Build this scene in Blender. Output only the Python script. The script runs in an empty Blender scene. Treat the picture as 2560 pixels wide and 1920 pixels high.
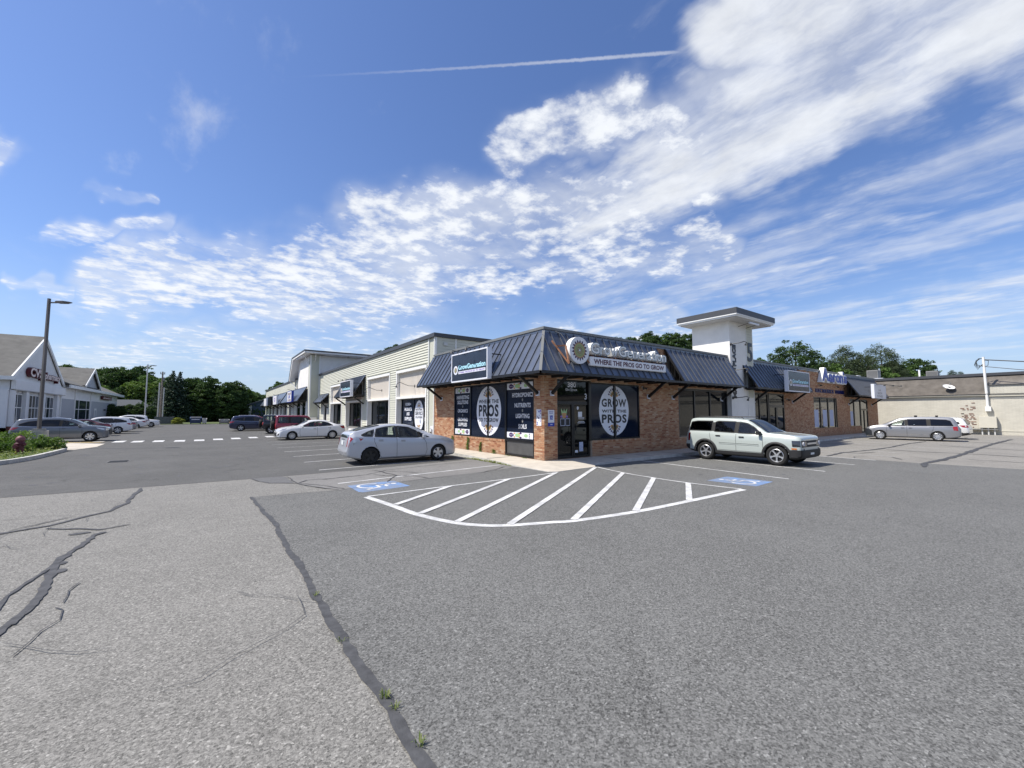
import bpy, bmesh, math, random
from mathutils import Vector, Matrix, noise as mnoise, geometry as mgeo
from mathutils.bvhtree import BVHTree
R_ = math.radians
rnd = random.Random(7)
SC = bpy.context.scene
COL = SC.collection
# ------------------------------------------------------------------ camera
CAM = Vector((-10.30, -12.19, 1.80))
yaw, pit = R_(35.77), R_(3.98)
FW = Vector((math.sin(yaw)*math.cos(pit), math.cos(yaw)*math.cos(pit), math.sin(pit)))
RT = Vector((math.cos(yaw), -math.sin(yaw), 0.0))
UP = RT.cross(FW)
cd = bpy.data.cameras.new('camera'); cam = bpy.data.objects.new('camera', cd); COL.objects.link(cam)
cam.matrix_world = Matrix(((RT.x, UP.x, -FW.x, CAM.x), (RT.y, UP.y, -FW.y, CAM.y), (RT.z, UP.z, -FW.z, CAM.z), (0, 0, 0, 1)))
cd.sensor_width = 36.0; cd.lens = 36.0*1041.6/2560.0; cd.clip_start = 0.05; cd.clip_end = 3000
SC.camera = cam
# ------------------------------------------------------------------ light
SUNV = Vector((1.0, -0.45, -1.55)).normalized()      # travel direction of the light
SUN_STRENGTH, SKY_STRENGTH, EXPOSURE = 4.9, 0.105, 0.32
sd = bpy.data.lights.new('sun', 'SUN'); sd.energy = SUN_STRENGTH; sd.angle = R_(0.53); sd.color = (1.0, 0.94, 0.85)
sun = bpy.data.objects.new('sun', sd); COL.objects.link(sun)
sun.rotation_euler = SUNV.to_track_quat('-Z', 'Y').to_euler(); sun.location = (0, 0, 40)
SC.view_settings.view_transform = 'Standard'; SC.view_settings.look = 'None'
SC.view_settings.exposure = EXPOSURE; SC.view_settings.gamma = 1.0; SC.view_settings.use_curve_mapping = False
SC.cycles.max_bounces = 6; SC.cycles.transparent_max_bounces = 12

# ------------------------------------------------------------------ node helper
class NT:
    def __init__(s, tree): s.t = tree
    def node(s, typ, **kw):
        n = s.t.nodes.new(typ)
        for k, v in kw.items(): setattr(n, k, v)
        return n
    def put(s, sock, v):
        if isinstance(v, bpy.types.NodeSocket): s.t.links.new(v, sock)
        elif v is not None: sock.default_value = v
    def m(s, op, a, b=None, c=None, clamp=False):
        n = s.node('ShaderNodeMath', operation=op, use_clamp=clamp)
        s.put(n.inputs[0], a)
        if b is not None: s.put(n.inputs[1], b)
        if c is not None: s.put(n.inputs[2], c)
        return n.outputs[0]
    def v(s, op, a, b=None, out=0):
        n = s.node('ShaderNodeVectorMath', operation=op)
        s.put(n.inputs[0], a)
        if b is not None:
            s.put(n.inputs['Scale'] if op == 'SCALE' else n.inputs[1], b)
        return n.outputs[1] if op in ('DOT_PRODUCT', 'LENGTH', 'DISTANCE') else n.outputs[0]
    def comb(s, x, y, z=0.0):
        n = s.node('ShaderNodeCombineXYZ'); s.put(n.inputs[0], x); s.put(n.inputs[1], y); s.put(n.inputs[2], z); return n.outputs[0]
    def sep(s, v):
        n = s.node('ShaderNodeSeparateXYZ'); s.put(n.inputs[0], v); return n.outputs
    def noise(s, vec, scale, detail=2.0, rough=0.5, dist=0.0, col=False):
        n = s.node('ShaderNodeTexNoise'); s.put(n.inputs['Vector'], vec); n.inputs['Scale'].default_value = scale
        n.inputs['Detail'].default_value = detail; n.inputs['Roughness'].default_value = rough; n.inputs['Distortion'].default_value = dist
        return n.outputs['Color' if col else 'Fac']
    def rng(s, v, a, b, c=0.0, d=1.0, smooth=False):
        n = s.node('ShaderNodeMapRange', interpolation_type='SMOOTHSTEP' if smooth else 'LINEAR')
        s.put(n.inputs['Value'], v); s.put(n.inputs['From Min'], a); s.put(n.inputs['From Max'], b)
        s.put(n.inputs['To Min'], c); s.put(n.inputs['To Max'], d); return n.outputs[0]
    def mix(s, f, a, b, typ='MIX'):
        n = s.node('ShaderNodeMix', data_type='RGBA', blend_type=typ)
        s.put(n.inputs[0], f); s.put(n.inputs[6], rgba(a)); s.put(n.inputs[7], rgba(b)); return n.outputs[2]
    def ramp(s, f, stops, interp='LINEAR'):
        n = s.node('ShaderNodeValToRGB'); s.put(n.inputs[0], f); cr = n.color_ramp; cr.interpolation = interp
        while len(cr.elements) < len(stops): cr.elements.new(0.5)
        for e, (p, c) in zip(cr.elements, stops): e.position = p; e.color = rgba(c)
        return n.outputs[0]
def rgba(c):
    if isinstance(c, bpy.types.NodeSocket): return c
    if isinstance(c, (int, float)): return (c, c, c, 1)
    return tuple(c) if len(c) == 4 else (c[0], c[1], c[2], 1)

# ------------------------------------------------------------------ sky: Nishita air with a procedural cloud layer in it
W = bpy.data.worlds.new('World'); SC.world = W; W.use_nodes = True
t = NT(W.node_tree); W.node_tree.nodes.clear()
sky = t.node('ShaderNodeTexSky', sky_type='NISHITA'); sky.sun_disc = False
sky.sun_elevation = math.asin(-SUNV.z); sky.sun_rotation = math.atan2(-SUNV.x, -SUNV.y)
sky.altitude = 60; sky.air_density = 1.15; sky.dust_density = 0.7; sky.ozone_density = 3.5
tc = t.node('ShaderNodeTexCoord').outputs['Generated']
D = t.v('NORMALIZE', tc)
dx, dy, dz = t.sep(D)
dzp = t.m('MAXIMUM', dz, 0.0)
k = t.m('DIVIDE', 1.0, t.m('ADD', dzp, 0.07))
PL = t.comb(t.m('MULTIPLY', dx, k), t.m('MULTIPLY', dy, k), 0.0)         # where the ray meets a flat cloud deck
# a fixed map of the sky around the north-east, only used to say how much cloud each region holds
fh = Vector((math.sin(yaw), math.cos(yaw), 0.0)); rh = RT
df = t.m('MAXIMUM', t.v('DOT_PRODUCT', D, tuple(fh)), 0.08)
gx = t.m('DIVIDE', t.v('DOT_PRODUCT', D, tuple(rh)), df)
gy = t.m('DIVIDE', dz, df)
def px(x, y):       # sky map position measured on the photograph (2560 x 1920), pitch taken out
    v = FW + RT*((x-1280)/1041.6) - UP*((y-960)/1041.6)
    d = v.dot(fh); return (v.dot(rh)/d, v.z/d)
warp = t.noise(t.comb(gx, gy, 0.0), 2.6, 4, 0.6, col=True)
wv = t.v('SCALE', t.v('SUBTRACT', warp, (0.5, 0.5, 0.5)), 0.32)
wx, wy, _ = t.sep(wv)
gxw = t.m('ADD', gx, wx); gyw = t.m('ADD', gy, wy)
def capsule(a, b, ra, rb, amp=1.0):
    ax, ay = px(*a); bx, by = px(*b); ra, rb = ra/1041.6, rb/1041.6
    ex, ey = bx-ax, by-ay; L2 = ex*ex+ey*ey+1e-9
    qx = t.m('SUBTRACT', gxw, ax); qy = t.m('SUBTRACT', gyw, ay)
    h = t.m('DIVIDE', t.m('ADD', t.m('MULTIPLY', qx, ex), t.m('MULTIPLY', qy, ey)), L2, clamp=True)
    ux = t.m('SUBTRACT', qx, t.m('MULTIPLY', h, ex)); uy = t.m('SUBTRACT', qy, t.m('MULTIPLY', h, ey))
    d = t.m('SQRT', t.m('ADD', t.m('MULTIPLY', ux, ux), t.m('MULTIPLY', uy, uy)))
    r = t.m('ADD', ra, t.m('MULTIPLY', h, rb-ra))
    return t.m('MULTIPLY', t.rng(t.m('DIVIDE', d, r), 1.25, 0.35, 0.0, 1.0, True), amp)
def union(lst):
    o = lst[0]
    for q in lst[1:]: o = t.m('MAXIMUM', o, q)
    return o
behind = t.rng(t.v('DOT_PRODUCT', D, tuple(fh)), 0.3, 0.05, 0.0, 1.0, True)
mPuff = union([capsule((230, 690), (1000, 700), 100, 175), capsule((880, 560), (1500, 540), 120, 200), capsule((1150, 650), (1800, 640), 150, 80, 0.9),
               capsule((1300, 360), (1560, 250), 95, 120), capsule((1650, 300), (1750, 500), 120, 90, 0.9), capsule((150, 590), (420, 590), 40, 35, 0.8),
               capsule((-40, 340), (20, 360), 60, 55, 0.9), capsule((30, 670), (150, 700), 22, 22, 0.75), capsule((150, 850), (1150, 900), 75, 75, 0.8),
               capsule((1350, 850), (1700, 800), 70, 60, 0.8), capsule((250, 500), (390, 530), 26, 14, 0.7)])
mPuff = t.m('MAXIMUM', mPuff, t.m('MULTIPLY', behind, 0.55))
mStreak = union([capsule((1480, 520), (2450, 20), 170, 330), capsule((1500, 760), (2700, 420), 80, 260, 0.62), capsule((1650, 860), (2700, 720), 60, 110, 0.6),
                 capsule((1850, 40), (2600, 100), 160, 320, 0.9)])
mStreak = t.m('MAXIMUM', mStreak, t.m('MULTIPLY', behind, 0.5))
# altocumulus puffs
n1 = t.noise(t.v('ADD', PL, t.v('SCALE', wv, 0.25)), 7.5, 9, 0.62)
n1b = t.noise(PL, 2.1, 3, 0.5)
nn = t.m('ADD', t.m('MULTIPLY', n1, 0.72), t.m('MULTIPLY', n1b, 0.28))
puff = t.rng(t.m('ADD', nn, t.m('MULTIPLY', t.m('SUBTRACT', mPuff, 1.0), 0.34)), 0.335, 0.62, 0.0, 1.0, True)
# cirrus streaks drawn out along the wind
wd = math.radians(-4.0)
al = t.m('ADD', t.m('MULTIPLY', t.v('DOT_PRODUCT', PL, (math.sin(wd), math.cos(wd), 0)), 0.42), 0.0)
ac = t.v('DOT_PRODUCT', PL, (math.cos(wd), -math.sin(wd), 0))
sv = t.v('ADD', t.comb(ac, al, 0.3), t.v('SCALE', wv, 0.28))
n2 = t.m('ADD', t.m('MULTIPLY', t.noise(sv, 2.3, 10, 0.6), 0.62), t.m('MULTIPLY', t.noise(sv, 7.0, 8, 0.6), 0.38))
streak = t.rng(t.m('ADD', n2, t.m('MULTIPLY', t.m('SUBTRACT', mStreak, 1.0), 0.26)), 0.33, 0.62, 0.0, 1.0, True)
veil = t.m('MULTIPLY', t.rng(t.m('ADD', t.noise(sv, 3.2, 8, 0.6), t.m('MULTIPLY', mStreak, 0.22)), 0.50, 0.85, 0.0, 1.0, True), t.rng(t.m('MAXIMUM', mStreak, t.rng(dz, 0.30, 0.08, 0.0, 0.6)), 0.0, 0.5, 0.0, 0.5))
soft = t.m('MULTIPLY', t.m('MULTIPLY', mPuff, mPuff), t.rng(t.noise(t.v('ADD', PL, wv), 1.6, 5, 0.6), 0.35, 0.65, 0.15, 0.62, True))
# contrail
c0, c1 = px(640, 196), px(1760, 124)
ex, ey = c1[0]-c0[0], c1[1]-c0[1]; Lc = math.hypot(ex, ey)
cs = t.m('DIVIDE', t.m('ADD', t.m('MULTIPLY', t.m('SUBTRACT', gx, c0[0]), ex), t.m('MULTIPLY', t.m('SUBTRACT', gy, c0[1]), ey)), Lc*Lc)
cdist = t.m('DIVIDE', t.m('ADD', t.m('MULTIPLY', t.m('SUBTRACT', gx, c0[0]), -ey), t.m('MULTIPLY', t.m('SUBTRACT', gy, c0[1]), ex)), Lc)
bow = t.m('MULTIPLY', t.m('MULTIPLY', cs, t.m('SUBTRACT', 1.0, cs)), -0.030)
cn = t.noise(t.comb(gx, gy, 0), 60, 4, 0.7)
cd_ = t.m('ABSOLUTE', t.m('ADD', t.m('SUBTRACT', cdist, bow), t.m('MULTIPLY', t.m('SUBTRACT', cn, 0.5), 0.007)))
cw = t.rng(cs, 0.0, 1.0, 0.0035, 0.0085)
trail = t.m('MULTIPLY', t.rng(t.m('DIVIDE', cd_, cw), 1.0, 0.2, 0.0, 0.40, True), t.m('MULTIPLY', t.rng(cs, 0.05, 0.75, 0.0, 1.0, True), t.rng(cs, 1.0, 0.9, 0.0, 1.0, True)))
hz = t.rng(dz, 0.0, 0.12, 0.55, 1.0)
cl = t.m('MAXIMUM', t.m('MULTIPLY', t.m('MAXIMUM', puff, soft), hz), t.m('MAXIMUM', t.m('MULTIPLY', streak, 0.92), t.m('MAXIMUM', veil, trail)))
cl = t.m('MINIMUM', t.m('MULTIPLY', cl, t.rng(dz, -0.01, 0.04, 0.0, 1.0)), 0.97)
shade = t.rng(t.m('ADD', t.m('MULTIPLY', n1, 0.6), t.m('MULTIPLY', n1b, 0.4)), 0.35, 0.65, 0.86, 1.06)
SKYMUL = 1.0/SKY_STRENGTH
skc = t.mix(1.0, sky.outputs[0], (0.83, 0.915, 1.17), 'MULTIPLY')
haze = t.rng(dz, -0.02, 0.30, 1.0, 0.0, True)
skc = t.mix(t.m('MULTIPLY', haze, 0.66), skc, tuple(c*SKYMUL*0.78 for c in (0.56, 0.71, 0.93)))
white = t.v('SCALE', (0.735*SKYMUL, 0.76*SKYMUL, 0.80*SKYMUL), shade)
fin = t.mix(cl, skc, white)
bg = t.node('ShaderNodeBackground'); t.put(bg.inputs[0], fin); bg.inputs[1].default_value = SKY_STRENGTH
out = t.node('ShaderNodeOutputWorld'); W.node_tree.links.new(bg.outputs[0], out.inputs[0])

# ------------------------------------------------------------------ materials
MAT = {}
def mat(name, col, rough=0.6, metal=0.0, spec=0.5, var=None, bump=None, coat=0.0, emit=None, alpha=None, trans=0.0):
    """plain procedural material: var=(scale, amount[, detail]) mottles the colour, bump=(scale, strength)"""
    m = bpy.data.materials.new(name); m.use_nodes = True; n = NT(m.node_tree)
    b = m.node_tree.nodes['Principled BSDF']
    b.inputs['Base Color'].default_value = rgba(col); b.inputs['Roughness'].default_value = rough
    b.inputs['Metallic'].default_value = metal; b.inputs['Specular IOR Level'].default_value = spec
    b.inputs['Coat Weight'].default_value = coat; b.inputs['Coat Roughness'].default_value = 0.03
    if trans: b.inputs['Transmission Weight'].default_value = trans
    if alpha is not None: b.inputs['Alpha'].default_value = alpha
    if emit: b.inputs['Emission Color'].default_value = rgba(emit[0]); b.inputs['Emission Strength'].default_value = emit[1]
    o = n.node('ShaderNodeTexCoord').outputs['Object']
    if var:
        f = n.rng(n.noise(o, var[0], var[2] if len(var) > 2 else 5, 0.6), 0.3, 0.7, 1-var[1], 1+var[1])
        n.put(b.inputs['Base Color'], n.v('SCALE', tuple(rgba(col)[:3]), f))
    if bump:
        bn = n.node('ShaderNodeBump'); bn.inputs['Strength'].default_value = bump[1]; bn.inputs['Distance'].default_value = 0.01
        n.put(bn.inputs['Height'], n.noise(o, bump[0], 4, 0.6)); n.put(b.inputs['Normal'], bn.outputs[0])
    MAT[name] = m; return m
def world_pos(n): return n.node('ShaderNodeNewGeometry').outputs['Position']
def asphalt(name, col, speck=0.5, patchy=0.12, tint=(1, 1, 1), fine=110.0):
    m = bpy.data.materials.new(name); m.use_nodes = True; n = NT(m.node_tree); b = m.node_tree.nodes['Principled BSDF']
    p = world_pos(n)
    a = n.noise(p, fine, 3, 0.75); c = n.noise(p, fine*0.36, 3, 0.6)
    big = n.noise(p, 0.35, 5, 0.6); mid = n.noise(p, 2.3, 5, 0.65)
    vn = n.node('ShaderNodeTexVoronoi'); vn.inputs['Scale'].default_value = fine*0.62; n.put(vn.inputs['Vector'], p)
    cell = n.sep(vn.outputs['Color'])[0]
    f = n.m('ADD', n.m('MULTIPLY', n.m('SUBTRACT', a, 0.5), 2.4*speck), n.m('MULTIPLY', n.m('SUBTRACT', c, 0.5), 1.2*speck))
    f = n.m('ADD', f, n.m('MULTIPLY', n.m('SUBTRACT', cell, 0.5), 0.95*speck))
    f = n.m('ADD', f, n.rng(cell, 0.965, 0.99, 0.0, 0.55*speck))                     # pale stones
    f = n.m('ADD', f, n.m('MULTIPLY', n.m('SUBTRACT', big, 0.5), 2*patchy))
    f = n.m('ADD', f, n.m('MULTIPLY', n.m('SUBTRACT', mid, 0.5), 1.2*patchy))
    f = n.m('SUBTRACT', f, n.rng(n.noise(p, 0.9, 6, 0.7, 0.6), 0.60, 0.74, 0.0, patchy*1.1))
    f = n.m('MAXIMUM', n.m('ADD', f, 1.0), 0.12)
    n.put(b.inputs['Base Color'], n.v('SCALE', tuple(col*x for x in tint), f))
    b.inputs['Roughness'].default_value = 0.88; b.inputs['Specular IOR Level'].default_value = 0.3
    bn = n.node('ShaderNodeBump'); bn.inputs['Strength'].default_value = 0.55; bn.inputs['Distance'].default_value = 0.004
    n.put(bn.inputs['Height'], n.m('ADD', a, cell)); n.put(b.inputs['Normal'], bn.outputs[0])
    MAT[name] = m; return m
asphalt('asphalt_old', 0.190, 0.82, 0.20, (1.03, 1.0, 0.915), 125)
asphalt('asphalt_patch', 0.138, 0.88, 0.17, (1.0, 1.0, 0.95), 125)
asphalt('asphalt_lane', 0.098, 0.50, 0.32, (1.01, 1.0, 0.955), 140)
asphalt('asphalt_pale', 0.225, 0.5, 0.22, (1.05, 1.0, 0.90), 125)
asphalt('asphalt_strip', 0.185, 0.42, 0.24, (1.03, 1.0, 0.95))
asphalt('asphalt_cut', 0.13, 0.36, 0.16, (1.0, 1.0, 1.0), 150)
def paint(name, col, wear=0.25):
    m = bpy.data.materials.new(name); m.use_nodes = True; n = NT(m.node_tree); b = m.node_tree.nodes['Principled BSDF']
    p = world_pos(n)
    f = n.rng(n.m('ADD', n.m('MULTIPLY', n.noise(p, 55, 5, 0.75), 0.6), n.m('MULTIPLY', n.noise(p, 3.0, 4, 0.6), 0.4)), 0.62-wear*0.5, 0.66-wear*0.35, 0.0, 1.0)
    n.put(b.inputs['Base Color'], n.mix(n.m('MULTIPLY', f, min(1.0, wear*1.6)), col, (0.2, 0.2, 0.2)))
    b.inputs['Roughness'].default_value = 0.7; MAT[name] = m
paint('white_paint', (0.70, 0.70, 0.685), 0.34); paint('old_white_paint', (0.62, 0.62, 0.60), 0.42)
paint('blue_paint', (0.11, 0.275, 0.60), 0.46); paint('yellow_paint', (0.62, 0.42, 0.06), 0.45)
mat('tar', (0.066, 0.067, 0.070), 0.75, spec=0.35, var=(9, 0.35), bump=(60, 0.3))
mat('concrete', (0.50, 0.455, 0.385), 0.9, var=(2.2, 0.13), bump=(70, 0.25))
mat('kerb_concrete', (0.50, 0.49, 0.46), 0.9, var=(4, 0.2), bump=(60, 0.3))
mat('stain', (0.055, 0.055, 0.06), 0.6)
def brickmat(name, stops, attr=True):
    m = bpy.data.materials.new(name); m.use_nodes = True; n = NT(m.node_tree); b = m.node_tree.nodes['Principled BSDF']
    at = n.node('ShaderNodeAttribute'); at.attribute_name = 'rnd'
    oi = n.node('ShaderNodeObjectInfo').outputs['Random']
    f = n.m('FRACT', n.m('ADD', at.outputs['Fac'], oi))
    p = world_pos(n)
    c = n.ramp(f, stops)
    c = n.mix(1.0, c, n.comb(*[n.rng(n.noise(p, 26, 4, 0.7), 0.25, 0.75, 0.84, 1.14)]*3), 'MULTIPLY')
    pz = n.sep(p)[2]; grime = n.m('MULTIPLY', n.rng(n.m('ADD', pz, n.m('MULTIPLY', n.noise(p, 1.8, 5, 0.7), 0.7)), 0.75, 0.30, 0.0, 1.0), 0.45); st = n.rng(n.noise(n.v('MULTIPLY', p, (1.6, 1.6, 0.35)), 1.5, 5, 0.7), 0.55, 0.75, 0.0, 0.25)
    c = n.mix(n.m('MAXIMUM', grime, st), c, (0.20, 0.15, 0.115))
    n.put(b.inputs['Base Color'], c); b.inputs['Roughness'].default_value = 0.9; b.inputs['Specular IOR Level'].default_value = 0.2
    bn = n.node('ShaderNodeBump'); bn.inputs['Strength'].default_value = 0.4; bn.inputs['Distance'].default_value = 0.004
    n.put(bn.inputs['Height'], n.noise(p, 90, 4, 0.7)); n.put(b.inputs['Normal'], bn.outputs[0])
    MAT[name] = m
brickmat('brick', [(0.0, (0.28, 0.115, 0.065)), (0.12, (0.34, 0.155, 0.085)), (0.28, (0.40, 0.205, 0.115)), (0.5, (0.44, 0.245, 0.14)), (0.7, (0.46, 0.27, 0.16)), (0.88, (0.48, 0.305, 0.19)), (0.98, (0.53, 0.37, 0.25))])
brickmat('painted_brick', [(0.0, (0.66, 0.62, 0.48)), (1.0, (0.74, 0.70, 0.56))])
brickmat('old_brick', [(0.0, (0.16, 0.08, 0.06)), (1.0, (0.26, 0.14, 0.1))])
mat('mortar', (0.52, 0.42, 0.32), 0.95, var=(20, 0.15))
mat('cream_mortar', (0.58, 0.545, 0.43), 0.95)
mat('black_steel', (0.010, 0.010, 0.011), 0.45)
mat('black_frame', (0.009, 0.009, 0.010), 0.35)
mat('bronze_frame', (0.016, 0.014, 0.013), 0.4)
mat('roof_metal', (0.125, 0.145, 0.185), 0.36, metal=0.6, spec=0.6, var=(1.6, 0.22, 7))
mat('roof_rib', (0.13, 0.14, 0.16), 0.40, metal=0.4, spec=0.8)
mat('rust', (0.32, 0.155, 0.085), 0.9, var=(8, 0.25))
mat('flash', (0.17, 0.175, 0.17), 0.5, var=(2, 0.1))
mat('dark_fascia', (0.055, 0.058, 0.065), 0.5)
mat('soffit', (0.50, 0.49, 0.47), 0.8)
mat('white_trim', (0.78, 0.78, 0.76), 0.6)
mat('white_stucco', (0.76, 0.745, 0.71), 0.9, var=(1.1, 0.09, 7), bump=(60, 0.2))
mat('sage_siding', (0.55, 0.55, 0.465), 0.75, var=(1.2, 0.04))
mat('sage_board', (0.50, 0.505, 0.42), 0.75)
mat('beige_panel', (0.70, 0.65, 0.58), 0.8)
mat('navy_film', (0.007, 0.013, 0.030), 0.10, spec=0.28)
mat('dark_glass', (0.004, 0.005, 0.006), 0.03, spec=0.42)
mat('store_glass', (0.006, 0.008, 0.011), 0.04, spec=0.26); mat('mirror_glass', (0.02, 0.022, 0.022), 0.03, spec=1.0)
mat('grey_panel', (0.075, 0.075, 0.075), 0.5, var=(3, 0.15))
mat('sign_white', (0.74, 0.74, 0.76), 0.45); mat('sign_side', (0.80, 0.80, 0.78), 0.5)
mat('sign_navy', (0.016, 0.022, 0.040), 0.22, var=(1.1, 0.25)); mat('teal', (0.022, 0.105, 0.145), 0.4)
mat('cyan', (0.42, 0.74, 0.84), 0.5); mat('maroon', (0.075, 0.012, 0.03), 0.5); mat('lilac', (0.22, 0.12, 0.42), 0.5)
mat('petal_purple', (0.045, 0.012, 0.055), 0.5); mat('petal_orange', (0.46, 0.25, 0.11), 0.6); mat('petal_green', (0.22, 0.32, 0.12), 0.6)
mat('petal_tan', (0.34, 0.30, 0.15), 0.6); mat('vinyl_green', (0.36, 0.55, 0.27), 0.6); mat('vinyl_purple', (0.05, 0.015, 0.10), 0.6)
mat('vinyl_white', (0.74, 0.76, 0.82), 0.5); mat('vinyl_orange', (0.62, 0.33, 0.14), 0.6); mat('vinyl_text', (0.62, 0.63, 0.67), 0.5)
mat('ink', (0.008, 0.010, 0.018), 0.4)
mat('royal_blue', (0.015, 0.045, 0.36), 0.35); mat('dark_blue_letter', (0.008, 0.012, 0.10), 0.4)
mat('sign_blue', (0.02, 0.05, 0.38), 0.5); mat('paper', (0.72, 0.74, 0.78), 0.7); mat('poster', (0.42, 0.47, 0.62), 0.6)
mat('shingle', (0.165, 0.148, 0.128), 0.95, var=(1.8, 0.25)); mat('cvs_shingle', (0.125, 0.122, 0.112), 0.95, var=(1.2, 0.2))
mat('cream', (0.56, 0.535, 0.45), 0.85, var=(0.8, 0.06)); mat('galv', (0.55, 0.55, 0.53), 0.5)
mat('cvs_white', (0.74, 0.74, 0.74), 0.7, var=(1.0, 0.03)); mat('cvs_grey', (0.40, 0.42, 0.455), 0.75); mat('cvs_red', (0.10, 0.008, 0.014), 0.5)
mat('cvs_letter', (0.75, 0.62, 0.58), 0.5); mat('red_brick_base', (0.14, 0.05, 0.04), 0.9, var=(9, 0.3))
mat('window_blue', (0.03, 0.042, 0.06), 0.08, spec=0.6); mat('interior_white', (0.5, 0.52, 0.5), 0.7)
mat('pole_bronze', (0.11, 0.095, 0.09), 0.45, var=(0.6, 0.15)); mat('pole_wood', (0.27, 0.22, 0.18), 0.9, var=(5, 0.2)); mat('lamp_concrete', (0.42, 0.40, 0.35), 0.9, var=(6, 0.15), bump=(40, 0.4))
mat('hydrant_red', (0.10, 0.018, 0.030), 0.55, var=(8, 0.2)); mat('hydrant_cap', (0.20, 0.07, 0.08), 0.6)
mat('grey_metal', (0.22, 0.22, 0.21), 0.5, var=(3, 0.1)); mat('hvac', (0.20, 0.20, 0.195), 0.6); mat('hvac_dark', (0.03, 0.03, 0.03), 0.6)
mat('fence_grey', (0.13, 0.135, 0.14), 0.9, var=(4, 0.2)); mat('house_blue', (0.055, 0.085, 0.125), 0.8); mat('house_roof', (0.09, 0.10, 0.11), 0.9)
mat('dumpster_blue', (0.03, 0.055, 0.12), 0.6, var=(5, 0.15)); mat('tan_grass', (0.36, 0.30, 0.14), 0.9)
# leaves: a little light comes through them
def leafmat(name, c0, c1, tr=0.25):
    m = bpy.data.materials.new(name); m.use_nodes = True; n = NT(m.node_tree); b = m.node_tree.nodes['Principled BSDF']
    at = n.node('ShaderNodeAttribute'); at.attribute_name = 'rnd'
    c = n.mix(at.outputs['Fac'], c0, c1)
    n.put(b.inputs['Base Color'], c); b.inputs['Roughness'].default_value = 0.6; b.inputs['Specular IOR Level'].default_value = 0.25
    tr_ = n.node('ShaderNodeBsdfTranslucent'); n.put(tr_.inputs[0], n.mix(1.0, c, (1.25, 1.35, 0.7), 'MULTIPLY'))
    mx = n.node('ShaderNodeMixShader'); mx.inputs[0].default_value = tr
    n.t.links.new(b.outputs[0], mx.inputs[1]); n.t.links.new(tr_.outputs[0], mx.inputs[2])
    n.t.links.new(mx.outputs[0], n.t.nodes['Material Output'].inputs[0]); MAT[name] = m
leafmat('leaf_mid', (0.055, 0.105, 0.026), (0.105, 0.175, 0.042)); leafmat('leaf_light', (0.085, 0.14, 0.030), (0.15, 0.22, 0.05))
leafmat('leaf_dark', (0.034, 0.068, 0.022), (0.068, 0.115, 0.036)); leafmat('leaf_spruce', (0.022, 0.042, 0.026), (0.05, 0.08, 0.05), 0.12)
leafmat('leaf_pine', (0.045, 0.068, 0.032), (0.085, 0.115, 0.055), 0.15); leafmat('leaf_bush', (0.06, 0.12, 0.025), (0.16, 0.24, 0.055))
leafmat('leaf_grass', (0.10, 0.16, 0.035), (0.30, 0.32, 0.12)); leafmat('leaf_yellow', (0.26, 0.28, 0.05), (0.34, 0.36, 0.08))
mat('bark', (0.10, 0.08, 0.065), 0.95, var=(6, 0.3))
m_ = bpy.data.materials.new('lawn'); m_.use_nodes = True; n = NT(m_.node_tree); b = m_.node_tree.nodes['Principled BSDF']
n.put(b.inputs['Base Color'], n.mix(n.noise(world_pos(n), 1.5, 6, 0.7), (0.05, 0.09, 0.025), (0.12, 0.14, 0.05))); b.inputs['Roughness'].default_value = 0.95; MAT['lawn'] = m_

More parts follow.
